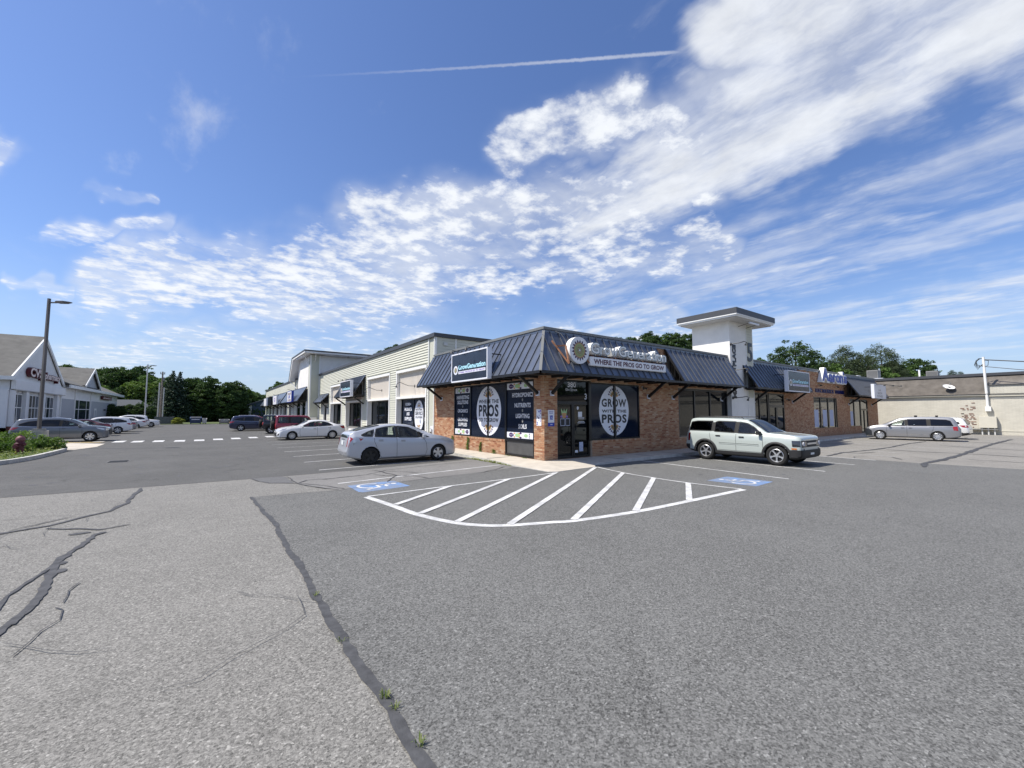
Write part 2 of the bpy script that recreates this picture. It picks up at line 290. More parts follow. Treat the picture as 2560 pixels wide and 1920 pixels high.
# ------------------------------------------------------------------ mesh helpers
def tag(o, label=None, cat=None, group=None, kind=None):
    if label: o['label'] = label
    if cat: o['category'] = cat
    if group: o['group'] = group
    if kind: o['kind'] = kind
    return o
def link(o, parent=None):
    COL.objects.link(o)
    if parent is not None:
        o.parent = parent
        if parent.parent is None and parent.type == 'EMPTY' and parent.get('_w', 0):
            o.matrix_parent_inverse = Matrix.Translation(-parent.location)
    return o
def thing(name, label, cat, loc=(0, 0, 0), group=None, world=True):
    """an Empty at the base of a thing; its parts are given in world coordinates when world=True"""
    o = bpy.data.objects.new(name, None); o.location = loc; o.empty_display_size = 0.3
    COL.objects.link(o); tag(o, label, cat, group)
    if world: o['_w'] = 1
    return o
class MB:
    def __init__(s): s.v = []; s.f = []; s.mi = []; s.mats = []; s.rn = []; s.smooth = False
    def m(s, name):
        if name not in s.mats: s.mats.append(name)
        return s.mats.index(name)
    def face(s, pts, mt, r=None):
        b = len(s.v); s.v.extend([tuple(p) for p in pts]); s.f.append(tuple(range(b, b+len(pts)))); s.mi.append(s.m(mt)); s.rn.append(rnd.random() if r is None else r)
    def idx(s, pts, faces, mt, r=None):
        b = len(s.v); s.v.extend([tuple(p) for p in pts]); k = s.m(mt); r = rnd.random() if r is None else r
        for f in faces: s.f.append(tuple(b+i for i in f)); s.mi.append(k); s.rn.append(r)
    def box(s, x0, x1, y0, y1, z0, z1, mt, r=None, nobottom=False):
        if x0 > x1: x0, x1 = x1, x0
        if y0 > y1: y0, y1 = y1, y0
        p = [(x0, y0, z0), (x1, y0, z0), (x1, y1, z0), (x0, y1, z0), (x0, y0, z1), (x1, y0, z1), (x1, y1, z1), (x0, y1, z1)]
        f = [(4, 5, 6, 7), (0, 1, 5, 4), (1, 2, 6, 5), (2, 3, 7, 6), (3, 0, 4, 7)] + ([] if nobottom else [(3, 2, 1, 0)])
        s.idx(p, f, mt, r); return s
    def obox(s, c, ax, ay, az, mt, r=None):
        """box from centre and three half-axis vectors"""
        c = Vector(c); ax, ay, az = Vector(ax), Vector(ay), Vector(az)
        p = [c+ax*i+ay*j+az*k for k in (-1, 1) for j in (-1, 1) for i in (-1, 1)]
        s.idx(p, [(0, 2, 3, 1), (4, 5, 7, 6), (0, 1, 5, 4), (1, 3, 7, 5), (3, 2, 6, 7), (2, 0, 4, 6)], mt, r); return s
    def bar(s, a, b, w, h, mt, up=(0, 0, 1)):
        a, b = Vector(a), Vector(b); d = (b-a); L = d.length; d.normalize(); u = Vector(up)
        sd_ = d.cross(u)
        if sd_.length < 1e-4: sd_ = d.cross(Vector((1, 0, 0)))
        sd_.normalize(); u = sd_.cross(d).normalized()
        return s.obox((a+b)/2, d*(L/2), sd_*(w/2), u*(h/2), mt)
    def tube(s, pts, r, mt, n=8, caps=True):
        pts = [Vector(p) for p in pts]; rs = r if isinstance(r, (list, tuple)) else [r]*len(pts)
        rings = []; prev = None
        for i, p in enumerate(pts):
            d = (pts[min(i+1, len(pts)-1)]-pts[max(i-1, 0)]).normalized()
            a = Vector((0, 0, 1)) if abs(d.z) < 0.9 else Vector((1, 0, 0))
            if prev is not None: a = prev
            x = d.cross(a).normalized(); y = x.cross(d).normalized(); prev = y
            rings.append([p+x*math.cos(2*math.pi*k/n)*rs[i]+y*math.sin(2*math.pi*k/n)*rs[i] for k in range(n)])
        V = [q for rg in rings for q in rg]; F = []
        for i in range(len(pts)-1):
            for k in range(n):
                k2 = (k+1) % n; F.append((i*n+k, i*n+k2, (i+1)*n+k2, (i+1)*n+k))
        if caps: F += [tuple(range(n-1, -1, -1)), tuple(range((len(pts)-1)*n, len(pts)*n))]
        s.idx(V, F, mt); return s
    def disc(s, c, nrm, r, th, mt, n=32, r2=None, side=None):
        c, nrm = Vector(c), Vector(nrm).normalized(); a = nrm.orthogonal().normalized(); b_ = nrm.cross(a)
        r2 = r if r2 is None else r2
        A = [c+(a*math.cos(2*math.pi*k/n)+b_*math.sin(2*math.pi*k/n))*r2 for k in range(n)]
        B = [c+nrm*th+(a*math.cos(2*math.pi*k/n)+b_*math.sin(2*math.pi*k/n))*r for k in range(n)]
        s.idx(A+B, [(k, (k+1) % n, n+(k+1) % n, n+k) for k in range(n)], side or mt)
        s.idx(A+B, [tuple(range(n-1, -1, -1)), tuple(range(n, 2*n))], mt); return s
    def prism(s, poly, z0, z1, mt):
        n = len(poly); P = [(x, y, z0) for x, y in poly]+[(x, y, z1) for x, y in poly]
        s.idx(P, [tuple(range(n-1, -1, -1)), tuple(range(n, 2*n))]+[(k, (k+1) % n, n+(k+1) % n, n+k) for k in range(n)], mt); return s
    def mesh(s, name, smooth=False):
        me = bpy.data.meshes.new(name); me.from_pydata(s.v, [], s.f); 
        for x in s.mats: me.materials.append(MAT[x])
        me.polygons.foreach_set('material_index', s.mi)
        at = me.attributes.new('rnd', 'FLOAT', 'FACE'); at.data.foreach_set('value', s.rn)
        if smooth: me.polygons.foreach_set('use_smooth', [True]*len(me.polygons))
        me.update(); return me
    def build(s, name, parent=None, smooth=False, kind=None, label=None, cat=None, group=None):
        o = bpy.data.objects.new(name, s.mesh(name, smooth)); link(o, parent); tag(o, label, cat, group, kind); return o
def smooth_angle(o, deg=35):
    me = o.data; me.polygons.foreach_set('use_smooth', [True]*len(me.polygons)); me.set_sharp_from_angle(angle=R_(deg)); return o
def bevel(o, w=0.01, seg=2, ang=40):
    bm = bmesh.new(); bm.from_mesh(o.data); bmesh.ops.remove_doubles(bm, verts=bm.verts, dist=1e-4)
    es = [e for e in bm.edges if len(e.link_faces) == 2 and e.calc_face_angle(0) > R_(ang)]
    bmesh.ops.bevel(bm, geom=es, offset=w, segments=seg, affect='EDGES', profile=0.6, clamp_overlap=True)
    bm.to_mesh(o.data); bm.free(); return o
RA, RB = Vector((0, -1, 0)), Vector((1, 0, 0))        # reading direction on the west front (A) and on the south front (B)
ZZ = Vector((0, 0, 1))
_tc = {}
def text(name, s, c, right, w, h, mt, parent=None, depth=0.0, bold=0.0, space=1.0, side=None, up=ZZ, fit=True, cat=None, label=None):
    """lettering as real geometry: centre c, width w, height h"""
    key = (s, round(depth/max(h, 1e-3), 3), bold, space)
    if key not in _tc:
        cu = bpy.data.curves.new('lettering', 'FONT'); cu.body = s; cu.align_x = 'CENTER'; cu.offset = bold; cu.space_character = space
        cu.resolution_u = 3; cu.size = 1.0; cu.space_line = 1.0
        if depth: cu.extrude = 0.5
        o = bpy.data.objects.new('lettering', cu); COL.objects.link(o); bpy.context.view_layer.update()
        me = bpy.data.meshes.new_from_object(o.evaluated_get(bpy.context.evaluated_depsgraph_get()))
        V = [v.co.copy() for v in me.vertices]; F = [tuple(p.vertices) for p in me.polygons]; Nz = [p.normal.z for p in me.polygons]
        bpy.data.objects.remove(o); bpy.data.curves.remove(cu); bpy.data.meshes.remove(me)
        _tc[key] = (V, F, Nz)
    V, F, Nz = _tc[key]
    x0, x1 = min(v.x for v in V), max(v.x for v in V); y0, y1 = min(v.y for v in V), max(v.y for v in V)
    sx = w/(x1-x0); sy = h/(y1-y0)
    if not fit: sy = sx
    right = Vector(right); nrm = right.cross(up); c = Vector(c); cx, cy = (x0+x1)/2, (y0+y1)/2
    mb = MB()
    P = [c+right*((v.x-cx)*sx)+up*((v.y-cy)*sy)+nrm*((v.z+0.5)*depth if depth else 0.0) for v in V]
    b = len(mb.v); mb.v.extend([tuple(p) for p in P]); k0 = mb.m(mt); k1 = mb.m(side) if side else k0
    for f, nz in zip(F, Nz): mb.f.append(f); mb.mi.append(k0 if abs(nz) > 0.7 else k1); mb.rn.append(0.5)
    return mb.build(name, parent, label=label, cat=cat)
def copy_tree(o, parent=None):
    c = o.copy(); COL.objects.link(c)
    if parent is not None: c.parent = parent
    for ch in list(o.children): copy_tree(ch, c)
    return c
# ================================================================== GROUND
ZL = -0.12
def sheet(name, poly, z, mt, kind='structure', parent=None):
    mb = MB(); mb.face([(x, y, z) for x, y in poly], mt); return mb.build(name, parent, kind=kind)
g = MB(); g.box(-900, 900, -700, 1100, -0.9, -0.30, 'lawn'); g.build('ground', kind='structure')
g = MB(); g.box(-75, 90, -60, 78, -0.299, ZL-0.008, 'asphalt_old'); g.build('parking_lot', kind='structure')
sheet('asphalt_patch', [(-9.48, -0.83), (-9.42, -2.2), (-9.32, -4.41), (-9.31, -7.2), (-9.27, -10), (-9.2, -60), (90, -60), (90, -29), (30, -18.5), (12.3, -10.7), (11.9, -8.1), (11.86, -4.8), (11.9, -1.0), (-0.5, -0.6),
                        (-1.37, -0.19), (-3.25, -0.49), (-5.82, -0.75), (-7.62, -1.09)], ZL-0.004, 'asphalt_patch')
sheet('road', [(-75, 2.6), (-14.1, 2.43), (-11.7, 2.34), (-8.53, 2.32), (-6.12, 2.46), (-1.95, 2.97), (-0.9, 3.05), (-0.9, 77.9), (-75, 77.9)], ZL-0.004, 'asphalt_lane')
sheet('asphalt_strip', [(-8.39, 2.14), (-8.33, 1.47), (-8.31, 0.65), (-7.9, -0.55), (-7.62, -1.085), (-5.82, -0.745), (-3.25, -0.485), (-1.37, -0.185), (-0.9, 0.1), (-0.9, 3.04), (-1.95, 2.96), (-6.12, 2.45)], ZL-0.0045, 'asphalt_strip')
sheet('asphalt_cut', [(-9.3, 2.31), (-8.95, 1.11), (-8.37, 0.74), (-8.39, 2.14), (-8.5, 2.31)], ZL-0.0035, 'asphalt_cut')
sheet('asphalt_pale', [(12.3, -10.7), (11.9, -8.1), (11.86, -4.8), (11.9, -1.0), (45.69, -1.0), (45.69, -33), (30, -18.5)], ZL-0.0036, 'asphalt_pale')
# low grass verge at the far end of the lot and beside the pharmacy
g = MB(); g.box(-75, -25.2, 98, 140, -0.29, -0.06, 'lawn'); g.box(-75, 90, 78.0, 97.9, -0.29, -0.07, 'lawn'); g.build('verge', kind='structure')
# sidewalk round the corner of the brick store: full kerb height along the fronts, an apron that dips to the lot at the corner
outer = [(-1.3, 56, 0), (-1.3, 41, 0), (-1.3, 30, 0), (-1.3, 18, 0), (-1.3, 9, 0), (-1.3, 3.4, 0), (-1.3, 1.6, -0.03), (-1.3, -0.1, -0.095), (-1.28, -1.72, -0.108), (-1.05, -1.9, -0.108), (0.1, -1.78, -0.108), (0.86, -1.78, -0.108), (1.2, -1.4, -0.08), (2.4, -1.37, -0.01), (9, -1.37, 0), (16, -1.37, 0), (25, -1.37, 0), (34, -1.37, 0), (43, -1.37, 0)]
inner = [(0.1, 56, 0), (0.1, 41, 0), (0.1, 30, 0), (0.1, 18, 0), (0.1, 9, 0), (0.1, 3.4, 0), (0.1, 1.6, 0), (0.1, 0.1, 0), (0.1, 0.1, 0), (0.1, 0.1, 0), (0.1, 0.1, 0), (0.5, 0.1, 0), (1.2, 0.1, 0), (2.4, 0.1, 0), (9, 0.1, 0), (16, 0.1, 0), (25, 0.1, 0), (34, 0.1, 0), (43, 0.1, 0)]
g = MB()
for i in range(len(outer)-1):
    a, b, c, d = outer[i], outer[i+1], inner[i+1], inner[i]
    pts = [a, b, c] if c == d else [a, b, c, d]
    g.face(pts, 'concrete')
    g.face([(a[0], a[1], -0.2), (b[0], b[1], -0.2), b, a], 'kerb_concrete')
sw = g.build('sidewalk', kind='structure')
g = MB()      # tooled joints, each a thin groove strip
for y in list(range(2, 56, 2)): g.box(-1.3, 0.0, y-0.006, y+0.006, -0.01, 0.0015, 'stain')
for x in [k*1.9+2.9 for k in range(21)]: g.box(x-0.006, x+0.006, -1.37, 0, -0.01, 0.0015, 'stain')
g.build('joint', sw, kind='stuff')
# ------------------------------------------------------------ painted markings
def strip_pts(pts, w):
    pts = [Vector((p[0], p[1], 0)) for p in pts]; L, Rr = [], []
    for i, p in enumerate(pts):
        d = (pts[min(i+1, len(pts)-1)]-pts[max(i-1, 0)]).normalized(); nn_ = Vector((-d.y, d.x, 0))
        ww = w[i] if isinstance(w, (list, tuple)) else w
        L.append(p+nn_*ww/2); Rr.append(p-nn_*ww/2)
    return L, Rr
def line(name, pts, w, mt, z=ZL+0.0005, mb=None):
    own = mb is None; mb = mb or MB(); L, Rr = strip_pts(pts, w)
    for i in range(len(L)-1): mb.face([(Rr[i].x, Rr[i].y, z), (Rr[i+1].x, Rr[i+1].y, z), (L[i+1].x, L[i+1].y, z), (L[i].x, L[i].y, z)], mt, 0.5)
    return mb.build(name, kind='structure') if own else mb
def smooth_path(P, n=8):
    P = [Vector((p[0], p[1])) for p in P]; out_ = []
    for i in range(len(P)-1):
        p0, p1, p2, p3 = P[max(i-1, 0)], P[i], P[i+1], P[min(i+2, len(P)-1)]
        for k_ in range(n):
            u = k_/n; out_.append(0.5*((2*p1)+(p2-p0)*u+(2*p0-5*p1+4*p2-p3)*u*u+(3*p1-p0-3*p2+p3)*u**3))
    out_.append(P[-1]); return out_
# hatched no-parking fan in front of the door
arc = smooth_path([(-7.33, -2.36), (-7.16, -3.60), (-7.04, -4.60), (-6.76, -5.52), (-6.44, -5.98), (-6.03, -6.26), (-5.35, -6.52), (-4.92, -6.68), (-3.50, -6.88), (-1.69, -6.93), (0.20, -6.95), (0.66, -6.96)])
fan = MB()
line('', arc, 0.155, 'white_paint', mb=fan)
line('', [(-7.30, -2.33), (-5.34, -2.21), (-3.27, -2.14), (-1.12, -1.99)], 0.085, 'white_paint', ZL+0.0045, fan)
line('', smooth_path([(0.90, -1.80), (0.54, -3.29), (0.43, -4.51), (0.43, -5.56), (0.66, -6.90)], 5), 0.085, 'white_paint', ZL+0.0045, fan)
for a, b in [((-5.12, -2.22), (-7.09, -3.55)), ((-3.20, -2.17), (-6.98, -4.57)), ((-1.24, -2.02), (-6.70, -5.53)), ((0.78, -1.84), (-6.03, -6.20)), ((0.52, -3.28), (-4.91, -6.62)), ((0.43, -4.49), (-3.45, -6.84)), ((0.43, -5.59), (-1.66, -6.89))]:
    line('', [a, b], 0.135, 'white_paint', ZL+0.0085, fan)
fan.build('hatched_marking', kind='structure')
for a, b in [((-7.41, -0.05), (-1.51, 0.76)), ((-7.27, 3.16), (-1.56, 3.66)), ((-7.27, 5.92), (-1.5, 6.68)), ((-7.27, 8.55), (-1.4, 9.32)), ((-7.28, 11.32), (-1.4, 12.1)), ((-7.27, 14.15), (-1.4, 15.1)),
             ((-7.23, 16.95), (-1.4, 18.2)), ((-7.26, 19.88), (-1.4, 21.3)), ((-7.2, 22.7), (-1.4, 24.2)), ((-7.2, 28.4), (-1.4, 29.4)), ((-7.2, 31.3), (-1.4, 32.3)), ((-7.2, 34.2), (-1.4, 35.2)), ((-7.2, 37.4), (-1.4, 38.2)), ((-7.3, 40.6), (-1.4, 41.4)), ((-7.3, 45.0), (-1.4, 45.8))]:
    line('parking_line', [a, b], 0.085, 'white_paint' if a[1] < 13 else 'old_white_paint')
for a, b in [((3.90, -1.40), (3.46, -6.91)), ((6.73, -1.40), (6.22, -6.94)), ((9.35, -1.45), (9.17, -6.94)), ((12.0, -1.45), (11.74, -6.95)), ((14.6, -1.45), (14.3, -7.0)), ((17.3, -1.45), (16.75, -7.1)), ((20.1, -1.45), (19.5, -7.1)), ((22.9, -1.45), (21.9, -7.2)),
             ((25.8, -1.45), (24.8, -7.2)), ((28.6, -1.45), (27.5, -7.2)), ((32.2, -1.45), (31.7, -7.2)), ((38.6, -1.45), (38.3, -7.2))]:
    line('parking_line', [a, b], 0.085, 'white_paint' if a[0] < 12.5 else 'old_white_paint')
# crosswalk bars
for x, y in [(-17.5, 27.0), (-16.35, 26.6), (-15.22, 26.2), (-14.22, 25.5), (-13.12, 25.2), (-11.97, 24.75), (-10.89, 24.75), (-9.80, 25.3), (-8.70, 25.75), (-7.54, 26.4), (-6.34, 27.1)]:
    line('crosswalk_bar', [(x-0.28, y-0.95), (x-0.28, y-0.95)], 0.5, 'white_paint') if 0 else sheet('crosswalk_bar', [(x-0.29, y-0.95), (x+0.29, y-0.98), (x+0.27, y+0.93), (x-0.31, y+0.96)], ZL+0.0005, 'white_paint')
sheet('yellow_bar', [(-18.6, 26.3), (-16.1, 25.5), (-15.9, 26.3), (-18.5, 27.2)], ZL+0.012, 'yellow_paint')
# accessible bay symbols: blue square and white wheelchair
def wheelchair(c, ux, uy, s, z, mt, mb, th=0.12):
    """ux, uy: unit vectors of the glyph in the plane, s: size"""
    def Q(pts, w): line('', [(c[0]+ux[0]*x*s+uy[0]*y*s, c[1]+ux[1]*x*s+uy[1]*y*s) for x, y in pts], w*s, mt, z, mb)
    Q([(-0.12, 0.34), (-0.06, -0.02), (0.2, -0.02), (0.33, -0.36), (0.44, -0.33)], 0.085)
    Q([(-0.1, 0.18), (0.18, 0.18)], 0.07)
    Q([(-0.13+0.31*math.cos(a), -0.16+0.29*math.sin(a)) for a in [R_(130+k*14) for k in range(17)]], 0.07)
    hc = [(-0.13+0.075*math.cos(k*math.pi/6), 0.44+0.075*math.sin(k*math.pi/6)) for k in range(12)]
    mb.face([(c[0]+ux[0]*x*s+uy[0]*y*s, c[1]+ux[1]*x*s+uy[1]*y*s, z) for x, y in hc], mt)
mb = MB(); mb.face([(x, y, ZL-0.001) for x, y in [(-7.30, -1.62), (-7.22, -1.74), (-5.95, -1.55), (-6.00, -0.50), (-6.4, -0.46), (-7.30, -0.55)]], 'blue_paint')
wheelchair((-6.64, -1.06), (0, -1), (1, 0), 1.05, ZL+0.003, 'white_paint', mb); mb.build('accessible_bay_symbol', kind='structure')
mb = MB(); mb.face([(x, y, ZL-0.001) for x, y in [(1.26, -5.66), (2.46, -5.62), (2.56, -6.86), (1.38, -6.93)]], 'blue_paint')
wheelchair((1.90, -6.26), (1, 0), (0, 1), 1.0, ZL+0.003, 'white_paint', mb); mb.build('accessible_bay_symbol', kind='structure')
# ------------------------------------------------------------ tar-filled cracks
def crack(pts, w, jit=0.5, step=0.12, seed=0, z=ZL+0.0015, wander=0.25, mb=None, mt='tar'):
    r = random.Random(seed+int(abs(pts[0][0]*100))); P = [Vector((p[0], p[1])) for p in pts]; o = []
    for a, b in zip(P, P[1:]):
        L = (b-a).length; k_ = max(1, int(L/step))
        for i in range(k_):
            p = a+(b-a)*(i/k_); nrm = Vector((-(b-a).y, (b-a).x)).normalized()
            f = mnoise.noise(Vector((p.x*2.1, p.y*2.1, seed)))+(0.12 if step < 0.1 else 0.5)*mnoise.noise(Vector((p.x*6, p.y*6, seed+9)))
            o.append(p+nrm*(f*w*wander*4))
    o.append(P[-1]); W_ = [w*(1+jit*(r.random()*2-1)) for _ in o]; W_[0] *= 0.4; W_[-1] *= 0.4
    W2 = [W_[0]]+[(W_[i-1]+2*W_[i]+W_[i+1])/4 for i in range(1, len(W_)-1)]+[W_[-1]]
    crack.n = getattr(crack, 'n', 0)+1; m2 = mb or MB(); line('', [tuple(q) for q in o], W2, mt, z+0.0004*crack.n, m2)
    return m2 if mb else m2.build('tar_seam', kind='structure')
crack([(-9.48, -0.80), (-9.44, -1.6), (-9.38, -2.6), (-9.33, -3.6), (-9.32, -4.41), (-9.33, -5.5), (-9.31, -6.6), (-9.32, -7.5), (-9.32, -8.66), (-9.27, -9.27), (-9.27, -9.63), (-9.26, -10.1), (-9.2, -11.5)], 0.078, 0.48, 0.045, 1, wander=0.11)
crack([(-9.5, -0.84), (-8.6, -0.95), (-7.62, -1.09), (-5.82, -0.75), (-3.25, -0.49), (-1.4, -0.2)], 0.022, 0.5, 0.2, 2)
crack([(-15.5, -3.0), (-14.2, -2.4), (-12.96, -1.90), (-12.46, -1.69), (-12.22, -1.29), (-11.85, -0.82), (-11.69, -0.02), (-11.70, 1.02), (-11.66, 2.2)], 0.08, 0.6, 0.06, 3, wander=0.14)
crack([(-12.9, -1.75), (-12.6, -1.35), (-12.3, -1.0)], 0.03, 0.5, 0.1, 4); crack([(-12.46, -1.9), (-12.05, -2.2), (-11.7, -2.5), (-11.35, -2.35)], 0.05, 0.5, 0.08, 5)
crack([(-11.77, -6.9), (-11.74, -6.41), (-11.69, -6.1), (-11.70, -5.54), (-11.77, -4.85), (-11.83, -4.42), (-11.79, -3.85), (-11.76, -3.3), (-11.72, -2.90), (-11.60, -2.75)], 0.075, 0.6, 0.04, 6, wander=0.16)
crack([(-11.95, -6.3), (-11.92, -5.83), (-11.96, -5.41), (-11.90, -4.95), (-11.84, -4.4), (-11.87, -4.0)], 0.04, 0.5, 0.05, 7, wander=0.15)
crack([(-11.70, -6.35), (-11.66, -5.9), (-11.72, -5.5)], 0.06, 0.6, 0.04, 8)
mb = MB()
for (cx_, cy_, r1, r2) in [(-11.93, -2.62, 0.13, 0.07), (-11.72, -4.72, 0.06, 0.10), (-11.80, -4.35, 0.07, 0.09)]:
    mb.face([(cx_+r1*math.cos(a)*(1+0.22*mnoise.noise(Vector((a*1.3, cx_, 2)))), cy_+r2*math.sin(a)*(1+0.3*mnoise.noise(Vector((a*1.7, cy_, 5)))), ZL+0.0008) for a in [k_*math.pi/11 for k_ in range(22)]], 'tar')
mb.build('tar_seam', kind='structure')
crack([(-11.48, -6.08), (-11.40, -6.2), (-11.36, -6.47), (-11.44, -6.66), (-11.46, -6.85), (-11.5, -7.1)], 0.012, 0.5, 0.04, 9); crack([(-11.43, -5.34), (-11.47, -5.6), (-11.45, -5.77), (-11.44, -6.0)], 0.012, 0.5, 0.04, 10)
for i, p in enumerate([[(-8.39, 2.14), (-8.33, 1.47), (-8.31, 0.65), (-7.99, 1.04), (-7.33, 1.00), (-6.49, 1.12)], [(-9.3, 2.2), (-8.95, 1.11), (-8.37, 0.74), (-8.19, 0.19), (-7.92, -0.50), (-7.62, -1.09)], [(-8.29, 0.58), (-7.75, -0.28), (-7.48, -1.01)],
                       [(-5.85, 2.01), (-5.70, 1.58), (-5.59, 0.47), (-6.23, -0.57)], [(-7.67, 0.94), (-7.24, 1.00), (-6.27, 1.10), (-5.39, 1.84), (-4.21, 2.05), (-2.82, 2.24), (-1.78, 2.37)], [(-3.29, -0.61), (-2.34, -0.19), (-1.69, 0.23), (-1.54, -0.42)],
                       [(-6.1, 1.1), (-5.9, 0.6), (-5.2, 0.1), (-5.0, -0.6)], [(-5.7, 1.6), (-5.2, 1.2), (-4.8, 0.6)]]):
    crack(p, 0.035, 0.6, 0.12, 20+i, wander=0.5)
for i, (p, w) in enumerate([([(10.3, -8.6), (11.92, -8.34), (13.92, -8.51), (17.90, -8.58), (23.98, -8.51), (29.05, -8.49), (36.94, -8.68)], 0.20), ([(12.1, -5.17), (14.63, -5.02), (17.52, -5.39), (20.37, -5.50), (24.73, -5.37), (28.9, -5.53)], 0.14),
                            ([(18.55, -5.77), (18.27, -6.98), (18.57, -8.17), (18.66, -9.13), (18.48, -10.36), (18.6, -14)], 0.12), ([(15.44, -8.92), (15.09, -9.36), (15.27, -10.55), (15.2, -14)], 0.08), ([(24.70, -6.84), (23.98, -8.51), (23.50, -10.06), (23.6, -14)], 0.10),
                            ([(13.79, -6.98), (12.86, -7.52)], 0.06), ([(14.43, -7.44), (14.20, -8.02), (14.42, -8.88)], 0.06), ([(14.5, -5.1), (14.9, -5.6), (16.2, -5.9)], 0.08), ([(30.5, -7.2), (30.2, -9.0), (30.4, -12)], 0.1), ([(12.0, -6.2), (12.6, -6.0), (13.3, -6.3)], 0.05)]):
    crack(p, w, 0.45, 0.25, 40+i, wander=0.10)
r = random.Random(12)      # hairline cracks in the old surface
for i in range(26):
    x, y = (r.uniform(-14.5, -9.8), r.uniform(-8.5, 2.0)) if i < 16 else (r.uniform(14, 40), r.uniform(-14, -2.5)); a = r.uniform(0, 6.28); P_ = [(x, y)]
    for k_ in range(r.randint(3, 7)): a += r.uniform(-0.8, 0.8); x += math.cos(a)*(0.25 if i < 16 else 0.9); y += math.sin(a)*(0.25 if i < 16 else 0.9); P_.append((x, y))
    crack(P_, 0.007 if i < 16 else 0.03, 0.5, 0.06 if i < 16 else 0.3, 70+i, wander=0.6)
r = random.Random(5)
mb = MB()      # oil drips and scuffs
for k_ in range(150):
    x, y = r.uniform(-15, -2), r.uniform(3.2, 24)
    if k_ > 135: x, y = r.uniform(1, 11), r.uniform(-6.5, -1.6)
    a, b = r.uniform(0.03, 0.12), r.uniform(0.02, 0.07)
    mb.face([(x+a*math.cos(q)*(1+0.3*math.sin(3*q+k_)), y+b*math.sin(q), ZL-0.002) for q in [i*math.pi/6 for i in range(12)]], 'stain')
mb.build('oil_spots', kind='stuff')
# storm drain
d = thing('storm_drain', 'dark iron storm drain grate set in the driving lane left of the parked cars', 'drain', (-13.2, 10.5, ZL))
m2 = MB(); m2.box(-13.55, -12.85, 10.15, 10.85, ZL-0.02, ZL+0.003, 'asphalt_cut'); m2.build('frame', d)
for k_ in range(9): q = MB(); q.box(-13.48, -12.92, 10.20+k_*0.068, 10.235+k_*0.068, ZL, ZL+0.012, 'hvac_dark'); q.build('bar', d)
# weeds in the seam and along the kerb
def tuft(mb, x, y, z, h, n_, spread, mt='leaf_grass', seed=0):
    r = random.Random(seed)
    for i in range(n_):
        a = r.uniform(0, 2*math.pi); L = h*r.uniform(0.5, 1.1); w = h*0.07; tilt = r.uniform(0.15, 1.0)
        b = Vector((x+math.cos(a)*r.random()*spread, y+math.sin(a)*r.random()*spread, z)); dd = Vector((math.cos(a), math.sin(a), 0))
        s_ = Vector((-dd.y, dd.x, 0))*w; p1 = b+dd*L*0.45*tilt+Vector((0, 0, L*0.6)); p2 = b+dd*L*tilt+Vector((0, 0, L*(0.85-0.45*tilt)))
        mb.face([b-s_, b+s_, p1+s_*0.7, p1-s_*0.7], mt); mb.face([p1-s_*0.7, p1+s_*0.7, p2], mt)
for i, (x, y, h, n_, lab) in enumerate([(-9.27, -9.29, 0.055, 26, 'largest tuft of grass growing from the long tar seam in the foreground'), (-9.25, -9.43, 0.05, 14, 'small grass tuft just below the largest one in the long tar seam'), (-9.24, -9.80, 0.055, 16, 'lowest grass tuft in the foreground tar seam, near the bottom edge'),
                                   (-9.33, -7.3, 0.06, 10, 'pale grass tuft halfway along the long tar seam'), (-9.33, -8.40, 0.05, 9, 'tiny pale weed in the tar seam above the largest tuft'), (-9.22, -10.15, 0.05, 12, 'grass tuft in the tar seam where it leaves the picture')]):
    mb = MB(); tuft(mb, x, y, ZL, h, n_, 0.03, seed=i); mb.build('grass_tuft', label=lab, cat='weed', group='grass tufts in the tar seam')
mb = MB(); r = random.Random(3)
for i in range(130):
    u = r.random()**1.3; y = 0.2+u*3.6; tuft(mb, -1.34-r.random()*0.08, y, ZL, r.uniform(0.04, 0.16)*(1 if 1.0 < y < 3 else 0.5), 5, 0.05, 'leaf_grass' if r.random() < 0.5 else 'leaf_yellow', i)
mb.build('kerb_weeds', kind='stuff')
mb = MB()
for i in range(24): tuft(mb, -0.06-r.random()*0.05, r.choice([r.uniform(1.0, 1.3), r.uniform(1.9, 2.7)]), 0, 0.05, 6, 0.04, 'leaf_bush', i)
mb.build('wall_weeds', kind='stuff')
# ================================================================== BRICK STORE
def to3(pl, u, d, z): return (d, u, z) if pl == 'A' else (u, d, z)     # d grows into the building
def vec3(pl, u, d, z): return Vector((u, d, z)) if pl == 'B' else Vector((d, u, z))
def pbox(mb, pl, u0, u1, d0, d1, z0, z1, mt, r=None):
    a, b = to3(pl, u0, d0, z0), to3(pl, u1, d1, z1); mb.box(a[0], b[0], a[1], b[1], z0, z1, mt, r)
def wall(mb, pl, u0, u1, z0, z1, ops, mt, d0=0.0, d1=0.3):
    us = sorted({u0, u1} | {v for o in ops for v in o[:2] if u0 < v < u1}); zs = sorted({z0, z1} | {v for o in ops for v in o[2:4] if z0 < v < z1})
    for a, b in zip(us, us[1:]):
        run = None
        for c, e in zip(zs, zs[1:]):
            um, zm = (a+b)/2, (c+e)/2
            solid = not any(o[0] < um < o[1] and o[2] < zm < o[3] for o in ops)
            if solid: run = (run[0] if run else c, e)
            if (not solid or e == zs[-1]) and run: pbox(mb, pl, a, b, d0, d1, run[0], run[1], mt); run = None
